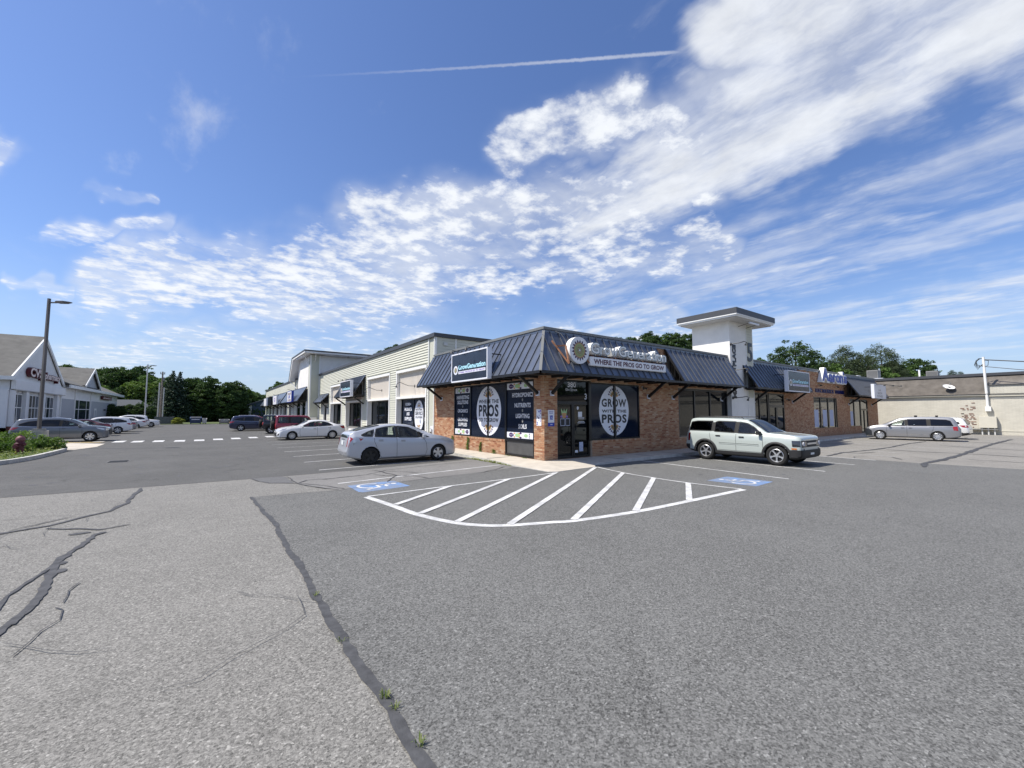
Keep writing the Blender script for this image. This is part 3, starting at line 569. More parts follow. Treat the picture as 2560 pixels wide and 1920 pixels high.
def brick_cells(u0, u1, z0, z1, ops, course=0.070, length=0.215):
    cells = []; nrow = int(round((z1-z0)/course)); 
    for k_ in range(nrow):
        a, b = z0+k_*course, z0+(k_+1)*course; zm = (a+b)/2
        free = [(u0, u1)]
        for o in ops:
            if o[2] < zm < o[3]:
                nf = []
                for f0, f1 in free:
                    if o[1] <= f0 or o[0] >= f1: nf.append((f0, f1)); continue
                    if o[0] > f0: nf.append((f0, o[0]))
                    if o[1] < f1: nf.append((o[1], f1))
                free = nf
        for f0, f1 in free:
            st = math.floor(f0/length)*length+(length/2 if k_ % 2 else 0)-length
            while st < f1:
                s0, s1 = max(st, f0), min(st+length, f1)
                if s1-s0 > 0.03: cells.append((s0, s1, a, b))
                st += length
    return cells
store = thing('brick_store', 'low brick corner store with dark metal mansard canopies behind the hatched marking', 'building', (0, 0, 0))
OA = [(0.62, 2.60, 0.0, 3.14), (2.60, 7.28, 0.66, 3.14)]
OB = [(0.66, 2.58, 0.0, 3.14), (2.58, 5.72, 0.66, 3.06), (8.85, 13.75, 0.60, 3.06), (17.0, 21.3, 0.0, 3.08), (26.42, 31.35, 0.62, 3.03), (34.45, 37.3, 0.62, 3.02), (37.3, 39.35, 0.0, 3.02)]
mb = MB(); wall(mb, 'A', 0.0, 9.62, -0.15, 4.93, OA, 'mortar'); wall(mb, 'B', 0.3, 42.45, -0.15, 4.93, OB, 'mortar')
mb.box(0.3, 42.3, 0.301, 9.6, 4.6, 4.78, 'hvac'); mb.box(42.15, 42.45, 0.3, 9.6, -0.15, 4.93, 'mortar'); mb.box(0.9, 42, 3.2, 3.3, -0.1, 4.6, 'hvac_dark'); mb.box(3.2, 3.3, 3.3, 9.5, -0.1, 4.6, 'hvac_dark'); mb.box(0.3, 42.1, 0.3, 9.5, -0.14, -0.01, 'hvac_dark')
mb.build('wall', store)
PR = 0.012
stuffb = MB(); cand = []
for pl, u0, u1, ops in (('A', -PR, 9.62, OA), ('B', 0.0, 42.45, OB)):
    zt = 4.9 if pl == 'B' else 3.3
    ops2 = list(ops)
    if pl == 'B': ops2 += [(0, 6.8, 3.3, 5), (7.95, 13.5, 3.3, 5), (13.72, 16.5, -1, 9), (16.5, 22.4, 3.3, 5), (34.3, 41.2, 3.3, 5)]
    if pl == 'A': ops2 += [(2.6, 7.28, 0.555, 0.67)]
    if pl == 'B': ops2 += [(2.58, 5.72, 0.555, 0.67)]
    for c in brick_cells(u0, u1, -0.13, zt, ops2):
        s0, s1, a, b = c; ctr = Vector(to3(pl, (s0+s1)/2, 0, (a+b)/2)); dist = (ctr-CAM).length
        full = (s1-s0) > 0.2149
        cand.append((dist if full and not (pl == 'A' and 7.5 < ctr.y and ctr.z < 0) else 1e9, pl, c))
cand.sort(key=lambda q: q[0])
bmA = MB(); bmA.box(-PR, 0.05, -0.1025, 0.1025, -0.030, 0.030, 'brick', 0); bmB = MB(); bmB.box(-0.1025, 0.1025, -PR, 0.05, -0.030, 0.030, 'brick', 0)
meA, meB = bmA.mesh('brick'), bmB.mesh('brick')
np_ = 0
for dist, pl, (s0, s1, a, b) in cand:
    if dist < 1e8 and np_ < 250:
        o = bpy.data.objects.new('brick', meA if pl == 'A' else meB); link(o, store)
        off = rnd.uniform(-0.002, 0.003); o.location = to3(pl, (s0+s1)/2, off, (a+b)/2); np_ += 1
    else:
        off = PR+rnd.uniform(-0.003, 0.002); e0, e1 = s0+0.005, s1-0.005
        if pl == 'A' and s0 <= 0.0: e0 = s0
        pbox(stuffb, pl, e0, e1, -off, 0.05, a+0.005, b-0.005, 'brick')
stuffb.build('brickwork', store, kind='stuff')
ns = 0
for pl, u0, u1 in (('A', 2.62, 7.28), ('B', 2.60, 5.72)):    # rowlock sills under the shop windows
    u = u0
    while u < u1-0.02:
        q = MB(); pbox(q, pl, u+0.004, min(u+0.074, u1)-0.002, -0.03, 0.14, 0.565, 0.655, 'brick', rnd.random()); q.build('sill_brick', store); ns += 1; u += 0.078
# parapet coping in two steps
mb = MB()
mb.box(-0.11, 42.5, -0.11, 0.32, 5.02, 5.12, 'flash'); mb.box(-0.11, 0.32, 0.32, 9.64, 5.02, 5.12, 'flash')
mb.box(-0.06, 42.46, -0.06, 0.30, 4.93, 5.02, 'roof_metal'); mb.box(-0.06, 0.30, 0.30, 9.63, 4.93, 5.02, 'roof_metal'); mb.build('coping', store)
# ------------------------------------------------------------ standing-seam mansards
EAVE, TOPZ, ED, TD = 3.30, 4.95, 1.07, 0.09        # eave height, top height, eave projection, top projection
def mansard(pl, u0, u1, name, parent, zt=TOPZ, ze=EAVE, ed=ED, td=TD, pitch=0.43, ribs=True, hip0=False, metal='roof_metal', brackets=(), bz=2.68, ribm='roof_rib'):
    """pl: front plane; u0..u1 along it; hip0: mitred at u0 (the street corner)"""
    def P(u, tt, off=0.0):
        d = -(ed+(td-ed)*tt); z = ze+(zt-ze)*tt
        nx, nz = (zt-ze), (ed-td); L = math.hypot(nx, nz)
        return to3(pl, u, d-off*nx/L, z+off*nz/L)
    base = MB()
    a = u0 if not hip0 else -ed
    pbox(base, pl, a, u1, -ed, -ed+0.05, ze-0.10, ze-0.005, 'black_steel')
    pbox(base, pl, a if not hip0 else -0.0, u1, -ed+0.05, -0.0, ze-0.05, ze-0.03, 'hvac_dark')
    u = max(u0, 0)+0.35
    while u < u1: pbox(base, pl, u, u+0.09, -ed+0.05, -PR-0.002, ze-0.14, ze-0.05, 'black_steel'); u += 0.86
    for ue in ([u1] if hip0 else [u0, u1]):      # open cheek framing
        base.bar(to3(pl, ue-0.03*(1 if ue == u1 else -1), -ed+0.03, ze), to3(pl, ue-0.03*(1 if ue == u1 else -1), -td+0.02, zt-0.05), 0.05, 0.09, 'black_steel')
        for q in (0.25, 0.5, 0.75):
            dd = -ed+(ed-td)*q; base.bar(to3(pl, ue-0.03*(1 if ue == u1 else -1), dd, ze-0.03), to3(pl, ue-0.03*(1 if ue == u1 else -1), dd, ze+(zt-ze)*q-0.05), 0.03, 0.03, 'black_steel')
    root = base.build(name, parent)
    nn_ = max(1, round((u1-(u0 if not hip0 else -ed))/pitch)); st = u0 if not hip0 else -ed; stp = (u1-st)/nn_
    def tmax(u): return 1.0 if not hip0 else max(0.0, min(1.0, (u+ed)/(ed-td)))
    for i in range(nn_):
        a, b = st+i*stp, st+(i+1)*stp; ta, tb = tmax(a), tmax(b); q = MB()
        up_ = [P(a, 0), P(b, 0)]; br = [P(b, tb)]
        if ta < 1 < (b+ed)/(ed-td) + 1e-9 and hip0 and tb == 1.0: br.append(P(-td, 1.0))
        if ta > 0: br.append(P(a, ta))
        pts = up_+br
        if pl in 'AF': pts = pts[::-1]
        q.face(pts, metal); q.face([Vector(p)+vec3(pl, 0, 0.012, -0.008) for p in pts][::-1], 'hvac_dark'); q.build('roof_panel', root)
        if ribs and i > 0 and ta > 0.05:
            q = MB(); A_, B_ = Vector(P(a, 0, 0.0)), Vector(P(a, ta, 0.0)); mid = (Vector(P(a, 0, 0.022))-A_)
            sd_ = vec3(pl, 0.010, 0, 0); c = (A_+B_)/2+mid; q.obox(c, (B_-A_)/2, sd_, mid, ribm); q.build('seam', root)
    # top trim
    q = MB(); pbox(q, pl, (u0 if not hip0 else -td-0.02), u1, -td-0.04, -0.062, zt-0.06, zt+0.012, 'roof_metal'); q.build('top_trim', root)
    for ub in brackets:
        q = MB(); foot = to3(pl, ub, -0.06, bz-0.12); head = to3(pl, ub, -ed+0.12, ze-0.09)
        q.bar(foot, head, 0.085, 0.11, 'black_steel'); q.build('bracket', root)
        q = MB(); pbox(q, pl, ub-0.075, ub+0.075, -0.035, -PR-0.001, bz-0.22, bz-0.02, 'vinyl_white'); pbox(q, pl, ub-0.075, ub+0.075, -0.10, -0.036, bz-0.22, bz-0.185, 'vinyl_white'); q.build('foot_plate', root)
    return root
mansard('A', 0, 9.72, 'mansard_canopy', store, hip0=True, brackets=(0.33, 8.66))
cB = mansard('B', 0, 6.95, 'mansard_canopy', store, hip0=True, brackets=(0.35, 6.36))
q = MB(); q.bar((-ED-0.006, -ED-0.006, EAVE-0.02), (-TD-0.004, -TD-0.004, TOPZ), 0.10, 0.045, 'flash'); q.build('hip_trim', store)
mansard('B', 7.70, 13.62, 'mansard_canopy', store, brackets=(8.33, 13.0))
mansard('B', 15.15, 23.2, 'mansard_canopy', store, zt=4.9, brackets=(16.9, 22.57))
mansard('B', 33.0, 41.6, 'mansard_canopy', store, zt=4.88, pitch=0.36, brackets=(34.12, 40.51))
q = MB(); q.box(6.95, 7.70, -ED, -ED+0.05, EAVE-0.10, EAVE-0.01, 'black_steel'); q.box(6.95, 7.7, -ED+0.05, -0.02, EAVE-0.05, EAVE-0.03, 'hvac_dark'); q.build('eave_bar', store)
# ------------------------------------------------------------ shop windows and doors
def framed(pl, u0, u1, z0, z1, posts=(), rails=(), name='window', parent=None, fm='black_frame', gm='dark_glass', fw=0.055, d=0.0, pd=0.045, depth=0.10, edge=None):
    """frame mesh with one pane child per light; posts/rails: inner bar positions"""
    edge = fw if edge is None else edge
    f = MB()
    pbox(f, pl, u0, u0+edge, d, d+depth, z0, z1, fm); pbox(f, pl, u1-edge, u1, d, d+depth, z0, z1, fm)
    pbox(f, pl, u0+edge, u1-edge, d, d+depth, z0, z0+edge, fm); pbox(f, pl, u0+edge, u1-edge, d, d+depth, z1-edge, z1, fm)
    for p in posts: pbox(f, pl, p-fw/2, p+fw/2, d+0.002, d+depth-0.002, z0+edge, z1-edge, fm)
    us = [u0+edge]+[v for p in sorted(posts) for v in (p-fw/2, p+fw/2)]+[u1-edge]
    zs = [z0+edge]+[v for p in sorted(rails) for v in (p-fw/2, p+fw/2)]+[z1-edge]
    for p in rails:
        for i in range(0, len(us), 2): pbox(f, pl, us[i], us[i+1], d+0.003, d+depth-0.003, p-fw/2, p+fw/2, fm)
    w = f.build(name, parent)
    for i in range(0, len(us), 2):
        for j in range(0, len(zs), 2):
            q = MB(); pbox(q, pl, us[i], us[i+1], d+pd, d+pd+0.012, zs[j], zs[j+1], gm); q.build('pane', w)
    return w
def flat(name, pl, pts, mt, d, parent, r=0.5):
    q = MB(); P = [to3(pl, u, d, z) for u, z in pts]
    nrm = (Vector(P[1])-Vector(P[0])).cross(Vector(P[2])-Vector(P[1])); want = Vector(to3(pl, 0, -1, 0))
    if nrm.dot(want) < 0: P = P[::-1]
    q.face(P, mt, r); return q.build(name, parent) if name else q
def ell(cu, cz, a, b, n=40, t0=0, t1=2*math.pi): return [(cu+a*math.cos(t0+(t1-t0)*k/n), cz+b*math.sin(t0+(t1-t0)*k/n)) for k in range(n)]
def petal(cu, cz, ang, r0, r1, w, sx=1.0, sz=1.0):
    """leaf shape pointing outwards"""
    pts = []
    for tt, ww in ((0, 0.0), (0.25, 0.85), (0.5, 1.0), (0.75, 0.55), (1, 0.0), (0.75, -0.55), (0.5, -1.0), (0.25, -0.85)):
        rr = r0+(r1-r0)*tt; x = math.cos(ang)*rr-math.sin(ang)*ww*w/2; z = math.sin(ang)*rr+math.cos(ang)*ww*w/2
        pts.append((cu+x*sx, cz+z*sz))
    return pts
def lett(s, pl, cu, cz, w, h, mt, d, parent, bold=0.02, space=1.0, depth=0.0, name='lettering', side=None):
    return text(name, s, to3(pl, cu, d, cz), RA if pl == 'A' else RB, w, h, mt, parent, depth=depth, bold=bold, space=space, side=side)
# --- west front (A)
wA = framed('A', 2.60, 7.28, 0.66, 3.14, posts=(4.03, 5.62), parent=store, gm='navy_film', fw=0.09, edge=0.05)
wP = framed('A', 0.62, 2.62, 0.02, 3.15, posts=(), rails=(0.67,), parent=store, gm='navy_film', fw=0.10, edge=0.075)
flat('kick_panel', 'A', [(0.70, 0.10), (2.54, 0.10), (2.54, 0.62), (0.70, 0.62)], 'grey_panel', 0.040, wP)
wA['label'] = 'wide navy-filmed shop window with a white oval reading WHERE THE PROS GO TO GROW'; wP['label'] = 'tall navy window panel listing hydroponics, nutrients, lighting and soils'
def flower_band(pl, u0, u1, z0, z1, d, parent, flip=False):
    q = flat('', pl, [(u0, z0), (u1, z0), (u1, z1), (u0, z1)], 'vinyl_white', d, None); H = z1-z0; W_ = u1-u0; s = -1 if flip else 1
    def X(f): return (u0+f*W_) if not flip else (u1-f*W_)
    def add(pts, mt, k_=1):
        P = [to3(pl, u, d-0.002*k_, z) for u, z in pts]; nrm = (Vector(P[1])-Vector(P[0])).cross(Vector(P[3])-Vector(P[1]))
        q.face(P if nrm.dot(Vector(to3(pl, 0, -1, 0))) > 0 else P[::-1], mt)
    zc = (z0+z1)/2
    add(petal(X(0.06), zc, 0 if not flip else math.pi, 0, 0.24*W_, H*0.8), 'vinyl_purple')
    add([(X(0.05), zc-0.006), (X(0.30), zc-0.004), (X(0.30), zc+0.004), (X(0.05), zc+0.006)], 'vinyl_white', 2)
    add(ell(X(0.42), zc, 0.10*W_, H*0.36, 14), 'vinyl_green')
    for f in (0.34, 0.52): 
        for sg in (-1, 1): add(petal(X(f), zc+sg*H*0.30, 0, 0, 0.09*W_, H*0.26), 'vinyl_orange', 2)
    for sg in (-1, 1): add(petal(X(0.58), zc+sg*H*0.36, 0, 0, 0.10*W_, H*0.30), 'vinyl_purple', 2)
    add(ell(X(0.73), zc, 0.07*W_, H*0.30, 12), 'vinyl_green')
    for k_ in range(3): add(ell(X(0.86), z0+H*(0.2+0.3*k_), 0.02*W_, H*0.09, 8), 'vinyl_purple', 2)
    return q.build('flower_band', parent)
dF = 0.040
flower_band('A', 5.72, 7.22, 2.80, 3.07, dF, wA); flower_band('A', 5.72, 7.22, 0.73, 1.00, dF, wA)
flower_band('A', 0.71, 2.53, 2.79, 3.06, dF, wP, True); flower_band('A', 0.71, 2.53, 0.76, 1.00, dF, wP, True)
for s, cu, cz, w, h in (('HARVESTING', 6.44, 2.59, 1.26, 0.19), ('SOLUTIONS', 6.44, 2.34, 1.1, 0.19), ('ORGANICS', 6.44, 1.91, 1.03, 0.18), ('GROWING', 6.44, 1.47, 1.0, 0.18), ('SUPPLIES', 6.44, 1.22, 0.9, 0.18)): lett(s, 'A', cu, cz, w, h, 'vinyl_text', dF, wA, 0.03)
for s, cz, w in (('HYDROPONICS', 2.545, 1.44), ('NUTRIENTS', 2.12, 1.09), ('LIGHTING', 1.68, 0.92), ('SOILS', 1.25, 0.56)): lett(s, 'A', 1.43, cz, w, 0.185, 'vinyl_text', dF, wP, 0.03)
for cz, u in ((2.34, 1.43), (1.90, 1.43), (1.47, 1.43)): flat('dot', 'A', ell(u, cz, 0.045, 0.065, 14), 'grey_metal', dF, wP)
for cz in (2.13, 1.69): flat('dot', 'A', ell(6.44, cz, 0.04, 0.065, 14), 'grey_metal', dF, wA)
def oval(pl, cu, cz, a, b, parent, rows, d=dF, gap=0.0, petals=9):
    q = MB()
    def add(pts, mt, k_=0):
        P = [to3(pl, u, d-0.0015*k_, z) for u, z in pts]; nrm = (Vector(P[1])-Vector(P[0])).cross(Vector(P[2])-Vector(P[1]))
        q.face(P if nrm.dot(Vector(to3(pl, 0, -1, 0))) > 0 else P[::-1], mt)
    for sg in (-1, 1):
        pts = [(cu+sg*max(gap, a*math.cos(t_)), cz+b*math.sin(t_)) for t_ in [-math.pi/2+math.pi*i/28 for i in range(29)]]
        add(pts, 'vinyl_white')
    for top in (1, -1):
        c0 = cz+top*b*0.545
        for i in range(petals):
            an = math.pi*(0.10+0.80*i/(petals-1)); an = an if top > 0 else -an
            add(petal(cu, c0, an, 0.31*a, 0.44*a, 0.085*a), 'petal_purple', 1)
            add(petal(cu, c0, an, 0.10*a, 0.33*a, 0.10*a), 'petal_tan' if i % 2 else 'vinyl_orange', 2)
    o = q.build('oval_graphic', parent)
    for s, z, w, h in rows: lett(s, pl, cu, z, w, h, 'ink', d-0.004, parent, 0.035, 1.12)
    return o
oval('A', 4.02, 1.90, 1.04, 1.13, wA, [('WHERE THE', 2.33, 1.70, 0.18), ('PROS', 1.91, 1.68, 0.56), ('GO TO GROW', 1.48, 1.68, 0.18)], gap=0.05)
# --- south front (B)
wB = framed('B', 2.50, 5.74, 0.66, 3.08, posts=(4.06,), parent=store, gm='navy_film', fw=0.11, edge=0.06)
wB['label'] = 'square dark shop window with a white oval reading GROW WITH THE PROS'
oval('B', 4.04, 1.90, 0.97, 1.09, wB, [('GROW', 2.24, 1.62, 0.36), ('WITH THE', 1.88, 1.6, 0.13), ('PROS', 1.55, 1.62, 0.38)], gap=0.07)
q = MB(); q.box(2.42, 2.50, 0.0, 0.1, 0.66, 3.08, 'black_frame'); q.build('mullion', wB)
dr = framed('B', 0.665, 2.495, 2.22, 3.14, parent=store, gm='dark_glass', name='transom', fw=0.07, edge=0.05, d=0.05, pd=0.04)
lett('380', 'B', 1.53, 2.945, 0.46, 0.21, 'vinyl_white', 0.086, dr, 0.02); lett('Elm Street', 'B', 1.515, 2.745, 0.63, 0.10, 'vinyl_text', 0.086, dr, 0.005); lett('3', 'B', 2.325, 2.48, 0.13, 0.25, 'vinyl_white', 0.086, dr, 0.02)
for a, b, nm in ((0.665, 1.555, 0), (1.565, 2.495, 1)):
    dl = framed('B', a, b, 0.02, 2.215, parent=store, gm='dark_glass', name='door', fw=0.09, edge=0.075, d=0.05, pd=0.04)
    h = MB(); hx = b-0.10 if nm == 0 else a+0.10
    h.tube([(hx, 0.045, 0.95), (hx, -0.02, 0.95), (hx, -0.02, 1.25), (hx, 0.045, 1.25)], 0.012, 'black_steel', 6); h.build('handle', dl)
    if nm == 0:
        q = MB()
        for (pts, mt, k_) in [([(1.0, 1.62), (0.93, 1.99), (1.05, 1.83), (1.10, 1.97), (1.15, 1.83), (1.27, 1.99), (1.20, 1.62)], 'vinyl_green', 0), ([(0.98, 1.80), (1.22, 1.80), (1.17, 1.60), (1.03, 1.60)], 'petal_orange', 1), (ell(0.95, 1.66, 0.06, 0.05, 10), 'lilac', 1), (ell(1.25, 1.66, 0.06, 0.05, 10), 'lilac', 1)]:
            q.face([to3('B', u, 0.086-0.001*k_, z) for u, z in pts][::(1 if (Vector((pts[1][0]-pts[0][0], pts[1][1]-pts[0][1])).cross(Vector((pts[2][0]-pts[1][0], pts[2][1]-pts[1][1])))) > 0 else -1)], mt)
        q.build('lotus_sticker', dl)
        for u0 in (0.90, 1.17):
            flat('poster', 'B', [(u0, 1.29), (u0+0.24, 1.29), (u0+0.24, 1.58), (u0, 1.58)], 'poster', 0.086, dl); flat('picture', 'B', [(u0+0.02, 1.31), (u0+0.22, 1.31), (u0+0.22, 1.56), (u0+0.02, 1.56)], 'ink', 0.084, dl)
    else:
        flat('notice', 'B', [(1.87, 1.64), (2.10, 1.64), (2.10, 1.85), (1.87, 1.85)], 'paper', 0.086, dl)
        flat('notice', 'B', [(1.68, 0.20), (1.84, 0.20), (1.84, 0.30), (1.68, 0.30)], 'paper', 0.086, dl); flat('notice', 'B', [(1.92, 0.24), (2.14, 0.24), (2.14, 0.62), (1.92, 0.62)], 'poster', 0.086, dl)
        lett('SHOP', 'B', 2.1, 2.0, 0.38, 0.07, 'vinyl_text', 0.086, dl) if 0 else flat('decal', 'B', ell(1.86, 2.0, 0.06, 0.07, 12), 'vinyl_text', 0.086, dl)
        for z_, w_ in ((1.60, 0.35), (1.55, 0.33), (1.44, 0.34), (1.385, 0.44)): flat('decal', 'B', [(2.05-w_/2, z_), (2.05+w_/2, z_), (2.05+w_/2, z_+0.022), (2.05-w_/2, z_+0.022)], 'vinyl_text', 0.086, dl)
wC = framed('B', 8.85, 13.70, 0.60, 3.05, posts=(10.35, 11.88), parent=store, gm='store_glass', fw=0.09)
wD = framed('B', 17.02, 18.92, 0.60, 3.07, posts=(17.72,), parent=store, gm='store_glass', fw=0.09); q = MB(); q.box(17.02, 18.92, -0.01, 0.1, 0, 0.6, 'black_frame'); q.build('kick_panel', wD)
framed('B', 19.0, 21.3, 2.26, 3.07, parent=store, gm='store_glass', name='transom', fw=0.08)
for a, b in ((19.0, 20.1), (20.12, 21.3)): framed('B', a, b, 0.02, 2.25, parent=store, gm='store_glass', name='door', fw=0.08, edge=0.09)
wE = framed('B', 26.44, 31.33, 0.62, 3.02, posts=(27.85, 29.45, 31.0), parent=store, gm='mirror_glass', fw=0.14, edge=0.05)
for u0 in (26.6, 28.3, 29.75): flat('poster', 'B', [(u0, 0.75), (u0+0.85, 0.75), (u0+0.85, 2.05), (u0, 2.05)], 'poster', 0.040, wE)
wF = framed('B', 34.45, 37.35, 0.62, 3.02, posts=(35.65,), parent=store, gm='mirror_glass', fw=0.16, edge=0.05)
flat('poster', 'B', [(34.6, 0.72), (35.35, 0.72), (35.35, 1.95), (34.6, 1.95)], 'poster', 0.040, wF)
framed('B', 37.4, 39.35, 2.12, 3.02, parent=store, gm='mirror_glass', name='transom', fw=0.1, edge=0.07)
for a, b in ((37.4, 38.36), (38.38, 39.35)): framed('B', a, b, 0.02, 2.10, parent=store, gm='mirror_glass', name='door', fw=0.08, edge=0.07)
# small fittings on the brick
q = MB(); pbox(q, 'A', 0.16, 0.45, -0.020, -PR-0.001, 1.31, 1.94, 'vinyl_white')
r = random.Random(8)
for i in range(26):
    cu, cz = r.uniform(0.19, 0.42), r.uniform(1.36, 1.9); q.face([to3('A', u, -0.0205-0.0001*i, z) for u, z in ell(cu, cz, r.uniform(0.015, 0.04), r.uniform(0.015, 0.045), 7)][::-1], r.choice(['sign_blue', 'ink', 'poster', 'vinyl_purple', 'lilac', 'paper']))
q.build('sticker_board', label='white board of blue and black stickers on the sunlit side of the corner pillar', cat='notice')
pk = thing('parking_permit_sign', 'white accessible parking plaque with blue wheelchair square on the shaded side of the corner pillar', 'sign', (0.32, -0.02, 1.3))
q = MB(); pbox(q, 'B', 0.17, 0.48, -0.024, -PR-0.001, 1.43, 1.92, 'vinyl_white'); q.build('plate', pk)
q = MB(); pbox(q, 'B', 0.17, 0.48, -0.026, -PR-0.001, 1.29, 1.425, 'sign_blue'); q.build('plate', pk)
flat('blue_square', 'B', [(0.25, 1.54), (0.40, 1.54), (0.40, 1.71), (0.25, 1.71)], 'sign_blue', -0.0265, pk)
lett('RESERVED\nPARKING', 'B', 0.325, 1.82, 0.22, 0.11, 'sign_blue', -0.0265, pk, 0.01); lett('VAN', 'B', 0.325, 1.36, 0.12, 0.05, 'vinyl_white', -0.028, pk, 0.02)
q = MB()
def wc2(cu, cz, s):
    def Q(pts, w):
        for (a, b), (c, e) in zip(pts, pts[1:]): q.bar(to3('B', cu+a*s, -0.028, cz+b*s), to3('B', cu+c*s, -0.028, cz+e*s), w*s, 0.002, 'vinyl_white', up=(0, 1, 0))
    Q([(-0.12, 0.34), (-0.06, -0.02), (0.2, -0.02), (0.33, -0.36)], 0.09); Q([(-0.13+0.31*math.cos(a), -0.16+0.29*math.sin(a)) for a in [R_(130+k*24) for k in range(10)]], 0.07)
    q.disc(to3('B', cu-0.13*s, -0.027, cz+0.42*s), (0, -1, 0), 0.08*s, 0.002, 'vinyl_white', 10)
wc2(0.325, 1.63, 0.16); q.build('wheelchair_symbol', pk)
def flood(x, z, lab):
    f = thing('flood_lamp', lab, 'lamp', (x, -0.1, z)); q = MB(); q.disc((x, -0.012, z), (0, -1, 0), 0.05, 0.03, 'galv', 12); q.tube([(x, -0.04, z), (x, -0.12, z-0.03)], 0.02, 'black_steel', 6); q.build('mount', f)
    for s_ in (-1, 1): q = MB(); q.disc((x+0.07*s_, -0.12, z-0.03), (0.5*s_, -0.7, -0.6), 0.055, 0.10, 'hvac_dark', 12, 0.03); q.build('lamp_head', f)
flood(5.95, 3.0, 'twin-headed black flood lamp under the canopy right of the GROW WITH THE PROS window'); flood(21.7, 2.75, 'small black flood lamp on brick under the framed store sign')
# overhanging roof conduit near the corner
q = MB(); q.tube([(0.45, -0.14, 4.98), (0.62, -0.30, 4.86), (0.72, -0.42, 4.62), (0.75, -0.5, 4.35)], 0.018, 'flash', 6); q.build('cable', label='grey cable looping down the corner roof above the orange bracket', cat='cable')
# ================================================================== SIGNS ON THE BRICK STORE
def badge(mb, c, right, nrm, R0, n=17):
    """sunflower medallion: rings of coloured petals on a white disc"""
    c = Vector(c); right = Vector(right); nrm = Vector(nrm)
    def pt(a, r_): return c+(right*math.cos(a)+ZZ*math.sin(a))*r_
    def pet(a, r0, r1, w, mt, k_):
        P = [(pt(a, r0+(r1-r0)*tt)+(right*(-math.sin(a))+ZZ*math.cos(a))*(ww*w/2)+nrm*(0.0012*k_)) for tt, ww in ((0, 0.0), (0.3, 0.9), (0.55, 0.85), (1, 0.0), (0.55, -0.85), (0.3, -0.9))][::-1]
        mb.face(P, mt)
    for i in range(n):
        a = 2*math.pi*i/n
        pet(a, 0.50*R0, 0.80*R0, 0.17*R0, 'petal_purple', 1)
        pet(a+math.pi/n, 0.36*R0, 0.62*R0, 0.22*R0, 'petal_orange', 2); pet(a, 0.33*R0, 0.58*R0, 0.20*R0, 'petal_tan', 3)
        pet(a+math.pi/n, 0.26*R0, 0.47*R0, 0.16*R0, 'petal_green', 4); pet(a, 0.22*R0, 0.38*R0, 0.12*R0, 'petal_tan', 5); pet(a+math.pi/n, 0.20*R0, 0.27*R0, 0.06*R0, 'ink', 6)
    for r_, mt, k_ in ((0.205, 'petal_tan', 7), (0.12, 'grey_metal', 8), (0.06, 'vinyl_white', 9)):
        mb.face([pt(2*math.pi*i/24, r_*R0)+nrm*(0.0012*k_) for i in range(24)], mt)
# big channel-letter sign on the south canopy
YF = -0.98
def badge_sign(cx, cz, R0, label):
    s = thing('round_sign', label, 'sign', (cx, YF, cz-R0))
    q = MB(); q.disc((cx, YF+0.24, cz), (0, -1, 0), R0, 0.24, 'sign_white', 48, side='sign_side'); smooth_angle(q.build('drum', s), 40)
    q = MB(); badge(q, (cx, YF-0.001, cz), (1, 0, 0), (0, -1, 0), R0); q.build('sunflower', s); return s
bs = badge_sign(0.93, 4.17, 0.515, 'round white drum sign with a dark-petalled sunflower, on the canopy near the street corner')
ls = thing('channel_letter_sign', 'row of deep teal-edged white channel letters reading GrowGeneration on the corner canopy', 'sign', (3.97, YF, 4.05))
word = 'GrowGeneration'
adv = [0.56, 0.26, 0.36, 0.50, 0.56, 0.38, 0.36, 0.38, 0.26, 0.35, 0.24, 0.15, 0.38, 0.36]
hts = [0.46, 0.31, 0.31, 0.31, 0.46, 0.31, 0.31, 0.31, 0.31, 0.31, 0.40, 0.45, 0.31, 0.31]
tot = sum(adv); x = 1.50
for ch, a, h in zip(word, adv, hts):
    w = a/tot*4.93; z0 = 4.10; cx_ = x+w/2
    text('letter', ch, (cx_, YF+0.24, z0+h/2), RB, w*0.97, h*1.02, 'teal', ls, depth=0.26, bold=0.035, side='sign_side'); text('letter_face', ch, (cx_, YF-0.0225, z0+h/2), RB, w*0.87, h*0.93, 'sign_side', ls, bold=0.012); x += w
q = MB(); q.box(1.5, 6.43, YF+0.21, YF+0.27, 4.02, 4.09, 'hvac_dark'); q.build('raceway', ls)
tg = thing('tagline_sign', 'long white lightbox reading WHERE THE PROS GO TO GROW in maroon under the big letters', 'sign', (3.95, YF, 3.63))
q = MB(); q.box(1.50, 6.42, YF, YF+0.15, 3.63, 3.99, 'sign_white'); bevel(q.build('lightbox', tg), 0.045, 3); 
text('lettering', 'WHERE THE PROS GO TO GROW', (3.98, YF-0.003, 3.81), RB, 4.55, 0.20, 'maroon', tg, bold=0.035)
fr = thing('sign_bracket', 'rusty orange angle-iron bracket holding the round sign off the corner canopy', 'bracket', (0.1, -0.9, 3.6))
for a, b in (((0.02, -0.44, 4.52), (0.36, -1.0, 3.62)), ((0.36, -1.0, 3.62), (0.42, -0.78, 4.32)), ((0.10, -0.60, 4.30), (0.55, -0.76, 4.36)), ((1.35, -0.75, 4.05), (1.52, -0.93, 3.72)), ((0.0, -0.5, 4.45), (0.12, -0.62, 4.25))):
    q = MB(); q.bar(a, b, 0.055, 0.055, 'rust'); q.build('bar', fr)
r = random.Random(2)
for i in range(14):
    x = 1.75+i*0.36; q = MB(); q.bar((x, -0.70, 4.10), (x+0.03, -0.94, 3.98), 0.03, 0.03, 'rust'); q.build('strut', ls)
